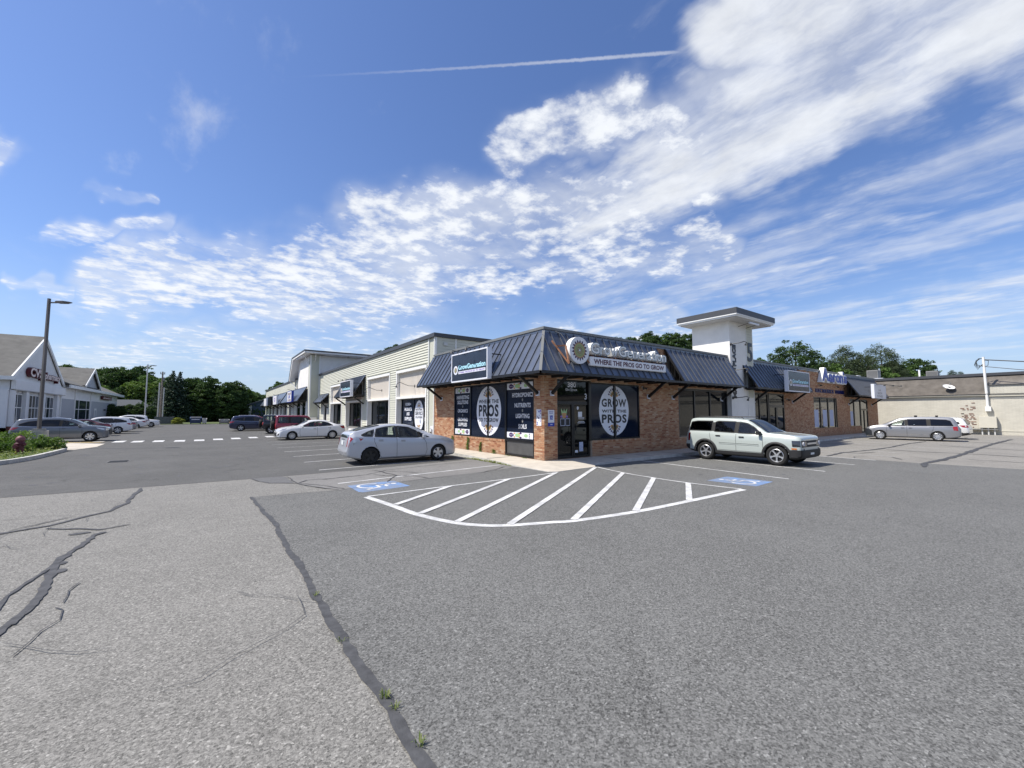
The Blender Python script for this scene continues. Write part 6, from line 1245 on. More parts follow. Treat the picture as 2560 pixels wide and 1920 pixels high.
trees = [(-39.6, 137.6, 13.7, 5.2, 'dark'), (-34.3, 127.8, 12.4, 3.0, 'pine'), (-34.6, 140.2, 14.1, 3.6, 'mid'), (-29.8, 124.5, 12.6, 3.4, 'dark'), (-28.2, 129.4, 13.3, 3.4, 'mid'), (-25.4, 126.2, 13.8, 4.2, 'dark'), (-22.7, 119.5, 11.2, 3.0, 'mid'),
 (-29.1, 107.1, 7.6, 3.2, 'light'), (-26.5, 110.2, 7.6, 3.0, 'dark'), (-24.1, 110.8, 9.1, 3.4, 'light'), (-21.1, 111.1, 9.0, 3.2, 'light'), (-19.5, 114.8, 10.7, 3.2, 'mid'), (-16.9, 97.0, 10.6, 4.6, 'spruce'), (-15.9, 99.5, 10.6, 4.0, 'spruce'),
 (-14.3, 101.2, 9.7, 3.1, 'dark'), (-12.6, 103.7, 9.5, 3.0, 'mid'), (-10.7, 98.6, 9.6, 3.4, 'dark'), (-9.1, 100.1, 7.7, 2.8, 'dark'), (-7.5, 96.4, 8.3, 2.8, 'dark'), (-6.1, 99.1, 8.9, 3.0, 'dark'), (-4.4, 104.2, 8.1, 3.2, 'mid'), (-1.9, 119.3, 7.9, 3.0, 'mid'),
 (-0.1, 117.8, 7.3, 2.6, 'mid'), (6.1, 129.6, 11.4, 2.2, 'mid'), (4.1, 125.0, 9.9, 2.2, 'mid'), (13.9, 62.1, 13.0, 1.6, 'dark'), (15.2, 61.1, 13.8, 1.5, 'dark'), (16.7, 61.2, 14.2, 1.8, 'dark'),
 (36.8, 27.1, 12.7, 1.9, 'dark'), (39.9, 27.2, 13.3, 2.4, 'dark'), (40.3, 24.5, 13.4, 2.3, 'dark'), (42.8, 23.9, 13.2, 2.1, 'mid'), (43.4, 22.2, 13.5, 2.2, 'dark'), (46.3, 21.4, 13.3, 2.5, 'dark'), (58.7, 17.7, 10.4, 1.7, 'mid'),
 (57.4, 12.3, 12.8, 3.3, 'airy'), (56.6, 14.1, 11.4, 2.0, 'airy'), (62.1, 11.5, 10.9, 2.2, 'airy'), (66.3, 11.1, 9.8, 3.0, 'mid'), (52.0, 14.5, 8.4, 2.2, 'mid'), (60.0, 12.5, 8.8, 2.6, 'dark'), (74.0, 8.9, 10.6, 2.6, 'pine'), (80.2, 6.6, 10.2, 2.4, 'dark'), (64.2, 12.4, 9.4, 2.8, 'dark'), (68.6, 10.6, 10.6, 2.8, 'pine'), (74.5, 7.2, 9.6, 2.6, 'mid'), (88.5, 3.8, 9.4, 2.2, 'dark'), (81.5, 4.9, 9.0, 2.4, 'mid'), (54.6, 13.6, 8.2, 2.0, 'dark'), (70.7, 10.1, 12.3, 2.5, 'pine'), (71.5, 8.4, 11.2, 2.4, 'pine'), (77.8, 7.4, 12.9, 2.7, 'pine'), (77.0, 5.8, 9.9, 1.9, 'pine'),
 (85.2, 4.7, 11.2, 2.9, 'dark'), (83.6, 6.0, 9.9, 2.1, 'mid'), (112.0, 4.0, 10.5, 0.8, 'pine'), (114.8, 3.2, 10.4, 0.7, 'pine'), (-18.5, 104, 8.2, 2.6, 'dark'), (-12.4, 98.5, 7.5, 2.6, 'dark'), (-6.9, 103, 7.4, 2.8, 'dark'), (-1.5, 108, 6.5, 2.6, 'dark')]
kindw = {'dark': 'dark green broadleaf tree', 'mid': 'mid green broadleaf tree', 'light': 'bright green young tree', 'spruce': 'dark layered spruce', 'pine': 'soft feathery pine', 'airy': 'open layered broadleaf tree'}
zones = [(lambda x, y: y > 105 and x < -20, 'in the woods behind the pharmacy', 'trees behind the pharmacy'), (lambda x, y: y > 95 and x < 0, 'in the tree line at the far end', 'trees at the far end of the lot'), (lambda x, y: y > 110, 'peeking over the far shop wing', 'trees over the far shop wing'),
         (lambda x, y: x < 20, 'peeking over the long siding roof', 'trees over the siding roof'), (lambda x, y: x < 50, 'behind the brick store, left of the tower', 'trees left of the tower'), (lambda x, y: x < 64, 'right of the tower above the store roof', 'trees right of the tower'), (lambda x, y: x < 82, 'behind the blue letters and rooftop units', 'pines behind the rooftop units'), (lambda x, y: x < 100, 'in the clump above the cream building', 'trees above the cream building'), (lambda x, y: True, 'tiny on the skyline behind the condenser', 'tiny far treetops')]
ORD = ['first', 'second', 'third', 'fourth', 'fifth', 'sixth', 'seventh', 'eighth', 'ninth', 'tenth', 'eleventh', 'twelfth', 'thirteenth', 'fourteenth', 'fifteenth', 'sixteenth', 'seventeenth']
def bearing(x, y): return math.atan2(x-CAM.x, y-CAM.y)
zone_of = [next(z for z in zones if z[0](x, y)) for x, y, *_ in trees]
for i, (x, y, top, rad, kd) in enumerate(trees):
    z_ = zone_of[i]; same = sorted([bearing(q[0], q[1]) for q, zz in zip(trees, zone_of) if zz is z_ and q[4] == kd]); k = same.index(bearing(x, y))
    lab = (ORD[k]+' '+kindw[kd]+' from the left '+z_[1]) if len(same) > 1 else kindw[kd]+' '+z_[1]
    tree(x, y, top, rad, kd, lab, i, group=z_[2])
hedge = [(-21.9, 87, 3.3, 1.4), (-20.6, 86.5, 3.5, 1.35), (-23.3, 87.5, 3.2, 1.4), (-19.3, 86, 3.0, 1.2), (-24.6, 88.3, 3.4, 1.4), (-18.5, 88.8, 2.6, 1.2)]
hb = sorted(bearing(q[0], q[1]) for q in hedge)
for i, (x, y, h, r_) in enumerate(hedge):
    s = tree(x, y, h, r_, 'dark', ORD[hb.index(bearing(x, y))]+' rounded dark evergreen shrub from the left, before the far house', i, low=-0.2, group='hedge shrubs before the far house'); s['category'] = 'shrub'; s.name = 'evergreen_shrub'
s = tree(-14.9, 80.3, 1.05, 1.0, 'light', 'small round yellow-green bush at the far end of the lot', 1, low=-0.25); s['category'] = 'bush'; s.name = 'round_bush'
for ch in s.children:
    if ch.name.startswith('crown'): ch.data = ch.data.copy(); ch.data.materials[0] = MAT['leaf_yellow']
# bushes in the near bed
def shrub(x, y, rx, h, lab, seed, n=5200, mt='leaf_bush', sz=0.045):
    rg = np.random.RandomState(seed); s = thing('bush', lab, 'bush', (x, y, 0.0), 'bushes in the left planting bed', world=False)
    nc = 60; C_ = rg.normal(size=(nc, 3)); C_ /= np.linalg.norm(C_, axis=1)[:, None]; C_[:, 2] = np.abs(C_[:, 2]); C_ *= (0.45+0.55*rg.rand(nc))[:, None]; C_ *= np.array([rx, rx, h*0.82])
    idx = rg.randint(0, nc, n); q = rg.normal(size=(n, 3)); q /= np.linalg.norm(q, axis=1)[:, None]; P = C_[idx]+q*(rg.rand(n)**0.5)[:, None]*np.array([0.26*rx, 0.26*rx, 0.20*h])
    P[:, 2] = np.clip(P[:, 2], 0.01, 9); c = bpy.data.objects.new('foliage', leafmesh('foliage', P, sz, mt, seed, 0.55, 0.2, rg.rand(nc)[idx])); COL.objects.link(c); c.parent = s
    m = MB()
    for i in range(9): a = rg.rand()*6.28; m.tube([(0, 0, 0), (math.cos(a)*rx*0.3, math.sin(a)*rx*0.3, h*0.35), (math.cos(a)*rx*0.7, math.sin(a)*rx*0.7, h*0.75)], [0.02, 0.014, 0.006], 'bark', 5)
    m.build('stems', s); return s
for i, (x, y, rx, h, lab) in enumerate([(-18.4, 19.2, 1.25, 1.10, 'largest leafy bush at the foot of the bronze lamp post'), (-16.95, 18.3, 0.75, 0.75, 'low spreading bush at the kerb tip of the planting bed'), (-19.0, 17.3, 1.2, 0.98, 'dense bush right behind the red hydrant'), (-18.6, 14.6, 1.0, 0.80, 'dark bush left of the red hydrant'),
                                        (-20.3, 15.6, 1.3, 0.95, 'bush at the left picture edge behind the hydrant'), (-21.4, 19.5, 1.3, 1.05, 'brighter bush behind, below the brick base of the pharmacy'), (-17.6, 17.0, 0.65, 0.55, 'small tangled bush right of the hydrant'), (-20.0, 21.6, 1.2, 0.95, 'bush at the back of the bed by the grey crossover')]):
    shrub(x, y, rx, h, lab, 50+i)
rg = np.random.RandomState(9); pts = []
poly = [Vector((x, y)) for x, y in bed]
while len(pts) < 9000:
    p = (rg.uniform(-24, -16.2), rg.uniform(6.5, 21))
    ins = False; j = len(poly)-1
    for i in range(len(poly)):
        a, b = poly[i], poly[j]
        if (a.y > p[1]) != (b.y > p[1]) and p[0] < (b.x-a.x)*(p[1]-a.y)/(b.y-a.y)+a.x: ins = not ins
        j = i
    if ins: pts.append((p[0], p[1], 0.02+0.16*rg.rand()**2))
o = bpy.data.objects.new('ground_cover', leafmesh('ground_cover', np.array(pts), 0.055, 'leaf_grass', 3, 0.35, 0.1)); COL.objects.link(o); o['kind'] = 'stuff'
# climbing weeds on the low brick wall
for y, h, w, lab in ((5.75, 0.62, 0.07, 'tallest ivy weed climbing the low brick wall under the first shop window'), (4.55, 0.45, 0.05, 'thin ivy weed on the low brick wall under the oval window'), (7.4, 0.62, 0.10, 'ivy weed on the brick pier just ahead of the silver hatchback'), (3.4, 0.18, 0.10, 'tiny sprout at the foot of the low brick wall')):
    rg = np.random.RandomState(int(y*10)); n = int(700*h); z = rg.rand(n)*h; P = np.stack([-0.035-0.05*rg.rand(n), y+rg.normal(size=n)*w*(1-0.5*z/h)+0.05*np.sin(z*9), z], 1)
    o = bpy.data.objects.new('climbing_weed', leafmesh('climbing_weed', P, 0.022, 'leaf_bush', int(y*7), 0.6)); COL.objects.link(o); tag(o, lab, 'weed', 'climbing weeds on the brick wall')
# ================================================================== CARS
def carpaint(name, col, metal=0.35, rough=0.32):
    m = bpy.data.materials.new(name); m.use_nodes = True; n = NT(m.node_tree); b = m.node_tree.nodes['Principled BSDF']
    p = n.node('ShaderNodeTexCoord').outputs['Object']
    z = n.sep(p)[2]
    dust = n.m('MULTIPLY', n.rng(n.m('ADD', z, n.m('MULTIPLY', n.noise(p, 4, 4, 0.7), 0.25)), 0.75, 0.25, 0.0, 0.35), 1.0)
    n.put(b.inputs['Base Color'], n.mix(dust, col, tuple(0.6*c+0.4*d for c, d in zip(col, (0.35, 0.33, 0.30)))))
    b.inputs['Metallic'].default_value = metal; n.put(b.inputs['Roughness'], n.m('ADD', rough, n.m('MULTIPLY', dust, 0.8)))
    b.inputs['Coat Weight'].default_value = 0.9; b.inputs['Coat Roughness'].default_value = 0.04; MAT[name] = m
carpaint('paint_silver_blue', (0.48, 0.50, 0.54), 0.25, 0.34); carpaint('paint_white', (0.76, 0.76, 0.76), 0.0, 0.4); carpaint('paint_pale_green', (0.41, 0.455, 0.43), 0.0, 0.35)
carpaint('paint_silver', (0.27, 0.275, 0.29), 0.5, 0.36); carpaint('paint_grey', (0.115, 0.13, 0.155), 0.45, 0.34); carpaint('paint_navy', (0.010, 0.016, 0.055), 0.3, 0.3); carpaint('paint_black', (0.006, 0.007, 0.010), 0.2, 0.3)
carpaint('paint_red', (0.24, 0.010, 0.028), 0.25, 0.34); carpaint('paint_maroon', (0.06, 0.008, 0.014), 0.25, 0.34); carpaint('paint_pearl', (0.70, 0.70, 0.68), 0.1, 0.38)
mat('tyre', (0.012, 0.012, 0.012), 0.85); mat('alloy', (0.60, 0.61, 0.63), 0.32, metal=0.75); mat('alloy_dark', (0.16, 0.16, 0.17), 0.4, metal=0.7); mat('steel_black', (0.010, 0.010, 0.010), 0.5)
mat('plastic_black', (0.018, 0.018, 0.019), 0.65); mat('rubber', (0.008, 0.008, 0.008), 0.7); mat('seam', (0.02, 0.02, 0.022), 0.8); mat('chrome', (0.75, 0.75, 0.76), 0.12, metal=1.0)
mat('lamp_red', (0.30, 0.008, 0.010), 0.12, coat=1.0); mat('lamp_clear', (0.55, 0.57, 0.60), 0.08, metal=0.35, coat=1.0); mat('lamp_dark', (0.03, 0.033, 0.04), 0.08, coat=1.0); mat('lamp_amber', (0.55, 0.16, 0.02), 0.2, coat=1.0)
mat('seat_grey', (0.10, 0.10, 0.105), 0.9); mat('seat_tan', (0.30, 0.25, 0.19), 0.9); mat('plate_white', (0.7, 0.72, 0.72), 0.5); mat('bra_vinyl', (0.02, 0.024, 0.03), 0.45)
def carglass(name, tint, gl=1.0):
    m = bpy.data.materials.new(name); m.use_nodes = True; n = NT(m.node_tree); m.node_tree.nodes.remove(m.node_tree.nodes['Principled BSDF'])
    tr = n.node('ShaderNodeBsdfTransparent'); tr.inputs[0].default_value = rgba(tint); g = n.node('ShaderNodeBsdfGlossy'); g.inputs['Roughness'].default_value = 0.01
    fr = n.node('ShaderNodeFresnel'); fr.inputs[0].default_value = 1.55; mx = n.node('ShaderNodeMixShader'); n.put(mx.inputs[0], n.m('MULTIPLY', n.m('ADD', fr.outputs[0], 0.015), gl, clamp=True))
    n.t.links.new(tr.outputs[0], mx.inputs[1]); n.t.links.new(g.outputs[0], mx.inputs[2]); n.t.links.new(mx.outputs[0], n.t.nodes['Material Output'].inputs[0]); MAT[name] = m
carglass('glass_tint', (0.66, 0.72, 0.69)); carglass('glass_privacy', (0.035, 0.04, 0.045))
def interp(P, x):
    """P sorted by descending x"""
    if x >= P[0][0]: return P[0][1]
    for (a, u), (b, v) in zip(P, P[1:]):
        if b <= x <= a: return u if a == b else v+(u-v)*(x-b)/(a-b)
    return P[-1][1]
def smoothP(P, n_=6):
    o = []
    for i in range(len(P)-1):
        p0, p1, p2, p3 = P[max(i-1, 0)], P[i], P[i+1], P[min(i+2, len(P)-1)]
        for k in range(n_):
            u = k/n_; h = p2[0]-p1[0]
            m1 = 0 if p0 == p1 else (p2[1]-p0[1])/(p2[0]-p0[0]) if p2[0] != p0[0] else 0
            m2 = 0 if p3 == p2 else (p3[1]-p1[1])/(p3[0]-p1[0]) if p3[0] != p1[0] else 0
            d1 = (p2[1]-p1[1])/h if h else 0
            if d1 == 0 or m1*d1 < 0: m1 = 0
            if d1 == 0 or m2*d1 < 0: m2 = 0
            m1 = max(-3*abs(d1), min(3*abs(d1), m1)); m2 = max(-3*abs(d1), min(3*abs(d1), m2))
            o.append((p1[0]+h*u, (2*u**3-3*u*u+1)*p1[1]+(u**3-2*u*u+u)*h*m1+(-2*u**3+3*u*u)*p2[1]+(u**3-u*u)*h*m2))
    o.append(P[-1]); return o
def inpoly(p, poly):
    ins = False; j = len(poly)-1
    for i in range(len(poly)):
        a, b = poly[i], poly[j]
        if (a[1] > p[1]) != (b[1] > p[1]) and p[0] < (b[0]-a[0])*(p[1]-a[1])/(b[1]-a[1])+a[0]: ins = not ins
        j = i
    return ins
def inset(poly, d):
    n_ = len(poly); A = sum(poly[i][0]*poly[(i+1) % n_][1]-poly[(i+1) % n_][0]*poly[i][1] for i in range(n_)); s = 1 if A > 0 else -1; o = []
    for i in range(n_):
        p, a, b = Vector(poly[i]), Vector(poly[i-1]), Vector(poly[(i+1) % n_])
        e1, e2 = (p-a).normalized(), (b-p).normalized(); n1, n2 = Vector((-e1.y, e1.x))*s, Vector((-e2.y, e2.x))*s
        m = (n1+n2); m = m/max(0.35, (m.length**2)/2) if m.length > 1e-4 else n1; o.append(tuple(p+m*d))
    return o
def roundpoly(poly, r=0.05, k=3):
    o = []; n_ = len(poly)
    for i in range(n_):
        p, a, b = Vector(poly[i]), Vector(poly[i-1]), Vector(poly[(i+1) % n_]); ra = min(r, (p-a).length*0.4); rb = min(r, (b-p).length*0.4)
        s, e = p+(a-p).normalized()*ra, p+(b-p).normalized()*rb
        for q in range(k+1): u = q/k; o.append(tuple((1-u)**2*s+2*u*(1-u)*p+u*u*e))
    return o
class Car:
    def __init__(c, name, label, spec, paint, group=None, cat='car'):
        c.sp = spec; c.root = thing(name, label, cat, (0, 0, 0), group, world=False); c.paint = paint; c.build_body()
    def ring(c, x):
        s = c.sp; w = s['W']*interp(c.plan, x); zb = interp(c.bot, x); zt = interp(c.top, x); zs = min(interp(c.sh, x), zt-0.012)
        zs = max(zs, zb+0.02); h = zt-zs; f = max(0.0, min(1.0, (h-0.06)/0.34)); f = f*f*(3-2*f)
        wt = (w*0.90)*(1-f)+(s['roofw']*interp(c.plan, x)**0.5)*f; wt = min(wt, w*0.93); ze = zt-(0.012+0.062*f)*min(1, h/0.05); cr = min(0.05, h*0.6); tuck = s.get('tuck', 0.045)
        P = [(0, zb), (w*0.80, zb), (w*(1-tuck), zb+min(0.05, (zs-zb)*0.12)), (w*(1-tuck*0.3), zb+0.22*(zs-zb)), (w, zb+0.50*(zs-zb)), (w*0.995, zb+0.75*(zs-zb)), (w*0.975, zb+0.92*(zs-zb)), (w*0.950, zs),
             (w*0.948*0.5+wt*0.5, zs*0.48+ze*0.52), (wt, ze), (wt-0.045*f-0.03, zt-cr*0.45), (wt*0.62, zt-cr*0.10), (0, zt)]
        return P
    RS = [1, 1, 3, 6, 6, 6, 5, 2, 9, 9, 4, 5, 6]
    def build_body(c):
        s = c.sp; c.top, c.bot, c.sh, c.plan = [smoothP(s[k]) for k in ('top', 'bot', 'sh', 'plan')]
        xF, xR = s['top'][0][0], s['top'][-1][0]; xs = []
        for d in (0, 0.004, 0.012, 0.025, 0.045, 0.07, 0.10, 0.14): xs += [xF-d, xR+d]
        x = xR+0.18
        while x < xF-0.16: xs.append(x); x += s.get('dx', 0.055)
        xs = sorted(set(xs), reverse=True); half = []
        for x in xs:
            P = c.ring(x); R = []
            for i in range(len(P)-1):
                k = c.RS[i+1]; p0 = P[max(i-1, 0)]; p1, p2 = P[i], P[i+1]; p3 = P[min(i+2, len(P)-1)]
                for q in range(k):
                    u = q/k
                    if i in (2, 3, 4, 5, 9, 10, 11):
                        y = 0.5*((2*p1[0])+(p2[0]-p0[0])*u+(2*p0[0]-5*p1[0]+4*p2[0]-p3[0])*u*u+(3*p1[0]-p0[0]-3*p2[0]+p3[0])*u**3); z = 0.5*((2*p1[1])+(p2[1]-p0[1])*u+(2*p0[1]-5*p1[1]+4*p2[1]-p3[1])*u*u+(3*p1[1]-p0[1]-3*p2[1]+p3[1])*u**3)
                        if i in (9, 10, 11): y = p1[0]+(p2[0]-p1[0])*u*0.5+0.5*(y-p1[0]); 
                    else: y, z = p1[0]+(p2[0]-p1[0])*u, p1[1]+(p2[1]-p1[1])*u
                    R.append((y, z))
            R.append(P[-1]); half.append(R)
        m = len(half[0]); full = []
        for x, R in zip(xs, half): full.append([Vector((x, y, z)) for y, z in R]+[Vector((x, -y, z)) for y, z in R[-2:0:-1]])
        M = len(full[0]); V = [v for r in full for v in r]; F = []
        for i in range(len(xs)-1):
            for j in range(M): F.append((i*M+j, (i+1)*M+j, (i+1)*M+(j+1) % M, i*M+(j+1) % M))
        caps = [tuple(range(M-1, -1, -1)), tuple(range((len(xs)-1)*M, len(xs)*M))]
        c.bvh = BVHTree.FromPolygons(V, F+caps)
        xf, xr, Ra = s['wf'], s['wr'], s['arch']; zc = s['R']
        holes = [(q, 0.022) for q in s['side']]
        keep = []
        for f in F:
            ct = sum((V[i] for i in f), Vector())/4; dl = False
            for xc in (xf, xr):
                if (ct.x-xc)**2+(ct.z-zc)**2 < Ra*Ra and abs(ct.y) > s['W']*0.55: dl = True
            if not dl and abs(ct.y) > s['roofw']*0.7 and ct.z > 0.8:
                for q, d in holes:
                    if inpoly((ct.x, ct.z), c.ins(q)): dl = True; break
            if not dl and ct.z > 0.85:
                for q in (s.get('wind'), s.get('back')):
                    if q and q[0] == 'top' and inpoly((ct.x, ct.y), c.ins(q[1])) and abs(ct.y) < s['roofw']: dl = True
                    if q and q[0] == 'rear' and ct.x < s['top'][-1][0]+s.get('reard', 0.7) and inpoly((ct.y, ct.z), c.ins(q[1])): dl = True
            if not dl: keep.append(f)
        F = keep+caps
        # pull the ragged arch edge onto the circle
        use = {}
        for f in F:
            for a, b in zip(f, f[1:]+f[:1]): use[(min(a, b), max(a, b))] = use.get((min(a, b), max(a, b)), 0)+1
        for (a, b), k in use.items():
            if k == 1:
                for v in (a, b):
                    for xc in (xf, xr):
                        d = Vector((V[v].x-xc, V[v].z-zc))
                        if Ra*0.98 < d.length < Ra+0.075 and abs(V[v].y) > s['W']*0.5: d = d.normalized()*Ra; V[v] = Vector((xc+d.x, V[v].y, zc+d.y))
        me = bpy.data.meshes.new('body'); me.from_pydata(V, [], F); me.materials.append(MAT[c.paint])
        if s.get('clad'): me.materials.append(MAT['plastic_black'])
        bm = bmesh.new(); bm.from_mesh(me); bmesh.ops.delete(bm, geom=[v for v in bm.verts if not v.link_faces], context='VERTS'); bmesh.ops.recalc_face_normals(bm, faces=bm.faces)
        if s.get('clad'):
            for f in bm.faces:
                ct = f.calc_center_median()
                if ct.z < s['clad'](ct.x): f.material_index = 1
        bm.to_mesh(me); bm.free()
        o = bpy.data.objects.new('body', me); link(o, c.root); smooth_angle(o, 38); c.body = o
        # wheel wells, floor, cabin
        q = MB(); w = s['W']
        for xc in (xf, xr):
            for sg in (1, -1):
                n_ = 18; y0, y1 = sg*(w*0.52), sg*(w*0.955); A = [(xc+Ra*1.0*math.cos(math.pi*i/n_-0.15+0.3*i/n_*0), zc+Ra*math.sin(math.pi*i/n_-0.0)) for i in range(n_+1)]
                V2 = [(x_, y0, z_) for x_, z_ in A]+[(x_, y1, z_) for x_, z_ in A]; q.idx(V2, [(i, i+1, n_+2+i, n_+1+i) for i in range(n_)]+[tuple(range(n_+1))], 'rubber')
        q.box(xr-0.4, xf+0.2, -w*0.5, w*0.5, s['bot'][0][1] if 0 else 0.2, 0.42, 'rubber'); q.build('underbody', c.root)
        c.cabin()
    def ins(c, q): return inset(q, 0.028)
    def cabin(c):
        s = c.sp; sm = s.get('seatm', 'seat_grey'); zf = 0.45; W = s['W']; x1, x0 = s['cab']; q = MB()
        q.box(x0, x1, -W*0.85, W*0.85, zf, zf+0.03, 'seam'); q.box(x1-0.25, x1, -W*0.82, W*0.82, zf, interp(c.sh, x1)-0.06, 'plastic_black')
        q.build('cabin_floor', c.root)
        for k, xs_ in enumerate(s['seats']):
            for y in ((-0.37, 0.37) if k == 0 else (-0.40, 0.0, 0.40)):
                q = MB(); q.obox((xs_+0.22, y, zf+0.22), (0.24, 0, 0), (0, 0.21 if k == 0 else 0.19, 0), (0, 0, 0.09), sm); q.obox((xs_-0.03, y, zf+0.50), (0.05, 0, 0.012), (0, 0.22 if k == 0 else 0.19, 0), (-0.07, 0, 0.28), sm)
                hz = s.get('hr', 0.86); q.obox((xs_-0.14, y, zf+hz), (0.04, 0, 0), (0, 0.12, 0), (-0.01, 0, 0.085), sm); bevel(q.build('seat', c.root), 0.035, 2)
        q = MB(); a = Vector((x1-0.42, 0.37, zf+0.47)); n_ = 16; ax1, ax2 = Vector((0, 1, 0)), Vector((-0.35, 0, 0.94)); q.tube([a+(ax1*math.cos(2*math.pi*i/n_)+ax2*math.sin(2*math.pi*i/n_))*0.18 for i in range(n_+1)], 0.015, 'rubber', 5); q.build('steering_wheel', c.root)
    def hit(c, mode, u, v, sg=1):
        if mode == 'side': o, d = Vector((u, sg*3, v)), Vector((0, -sg, 0))
        elif mode == 'front': o, d = Vector((5, u, v)), Vector((-1, 0, 0))
        elif mode == 'rear': o, d = Vector((-5, u, v)), Vector((1, 0, 0))
        else: o, d = Vector((u, v, 4)), Vector((0, 0, -1))
        loc, nrm, idx, dist = c.bvh.ray_cast(o, d)
        if loc is None: return None
        if nrm.dot(d) > 0: nrm = -nrm
        return loc, nrm
    def patch(c, name, mode, poly, mt, off=0.004, both=True, grid=0.07, band=None, thick=0.0):
        """a panel that follows the body surface; band=(width, material) adds a rim"""
        res = []
        dn = []
        for a_, b_ in zip(poly, poly[1:]+poly[:1]):
            kk_ = max(1, int(math.hypot(b_[0]-a_[0], b_[1]-a_[1])/0.06)); dn += [(a_[0]+(b_[0]-a_[0])*i_/kk_, a_[1]+(b_[1]-a_[1])*i_/kk_) for i_ in range(kk_)]
        poly = dn
        if sum(dn[i_][0]*dn[(i_+1) % len(dn)][1]-dn[(i_+1) % len(dn)][0]*dn[i_][1] for i_ in range(len(dn))) < 0: poly = dn[::-1]
        for sg in ((1, -1) if (mode == 'side' and both) else (1,)):
            mb = MB()
            def surf(pl, mtn, offx):
                pts = [Vector(p) for p in pl]; n0 = len(pts); xs = [p.x for p in pts]; ys = [p.y for p in pts]; extra = []
                gx = min(xs)+grid/2
                while gx < max(xs):
                    gy = min(ys)+grid/2
                    while gy < max(ys):
                        if inpoly((gx, gy), inset(pl, grid*0.3)): extra.append(Vector((gx, gy)))
                        gy += grid
                    gx += grid
                vs, es, fs, *_r = mgeo.delaunay_2d_cdt(pts+extra, [(i, (i+1) % n0) for i in range(n0)], [list(range(n0))], 1, 1e-5)
                P = []; last = None
                for v in vs:
                    h = c.hit(mode, v.x, v.y, sg)
                    if h is None: h = last
                    if h is None: P.append(Vector((0, 0, 0))); continue
                    last = h; nn2 = h[1].copy()
                    P.append(h[0]+nn2*offx)
                return P, fs
            P, fs = surf(poly, mt, off)
            ff = []
            for f in fs:
                nrm = (P[f[1]]-P[f[0]]).cross(P[f[2]]-P[f[0]]); w_ = {'side': Vector((0, sg, 0)), 'front': Vector((1, 0, 0)), 'rear': Vector((-1, 0, 0)), 'top': Vector((0, 0, 1))}[mode]
                ff.append(tuple(f) if nrm.dot(w_) > 0 else tuple(f[::-1]))
            mb.idx(P, ff, mt)
            if band:
                inn = inset(poly, band[0]); n0 = len(poly)
                A = [c.hit(mode, p[0], p[1], sg) for p in poly]; B = [c.hit(mode, p[0], p[1], sg) for p in inn]
                for i in range(n0):
                    j = (i+1) % n0
                    if None in (A[i], A[j], B[i], B[j]): continue
                    mb.face([h[0]+h[1]*(off+0.003) for h in (A[i], A[j], B[j], B[i])], band[1])
            o = mb.build(name, c.root); smooth_angle(o, 40); res.append(o)
        return res
    def strip(c, name, mode, pts, w, mt, off=0.003, both=True, step=0.06, parent=None):
        for sg in ((1, -1) if (mode == 'side' and both) else (1,)):
            P = []
            for a, b in zip(pts, pts[1:]):
                L = math.hypot(b[0]-a[0], b[1]-a[1]); k = max(1, int(L/step))
                for i in range(k): P.append((a[0]+(b[0]-a[0])*i/k, a[1]+(b[1]-a[1])*i/k))
            P.append(pts[-1]); H = []
            for i, p in enumerate(P):
                q, r_ = P[max(i-1, 0)], P[min(i+1, len(P)-1)]; d = Vector((r_[0]-q[0], r_[1]-q[1])).normalized(); nn2 = Vector((-d.y, d.x))*w/2
                h1, h2 = c.hit(mode, p[0]+nn2.x, p[1]+nn2.y, sg), c.hit(mode, p[0]-nn2.x, p[1]-nn2.y, sg)
                if h1 and h2: H.append((h1[0]+h1[1]*off, h2[0]+h2[1]*off))
            mb = MB()
            for (a, b), (d, e) in zip(H, H[1:]): mb.face([a, b, e, d], mt)
            if H: mb.build(name, parent or c.root)
    def glass(c, side_m=None):
        s = c.sp; sm = side_m or ['glass_tint']*len(s['side'])
        for q, g in zip(s['side'], sm): c.patch('side_window', 'side', roundpoly(q, 0.04, 2), g, 0.003, band=(0.030, 'rubber'))
        for a, b in zip(s['side'], s['side'][1:]):
            xa, xb = min(p[0] for p in a), max(p[0] for p in b)
            if xa-xb < 0.16 and s.get('blackpillar', True):
                za, zb_ = max(min(p[1] for p in a), min(p[1] for p in b))+0.005, min(max(p[1] for p in a if p[0] < xa+0.12), max(p[1] for p in b if p[0] > xb-0.25))-0.012
                if zb_-za > 0.1: c.patch('pillar_cover', 'side', [(xa+0.03, za), (xb-0.03, za), (xb-0.03, zb_), (xa+0.03, zb_)], 'rubber', 0.0025)
        for nm, k in (('windscreen', 'wind'), ('rear_window', 'back')):
            if s.get(k): c.patch(nm, s[k][0], roundpoly(s[k][1], 0.06, 2), 'glass_tint' if nm == 'windscreen' else s.get('backg', 'glass_privacy'), 0.004, band=(0.035, 'rubber'))
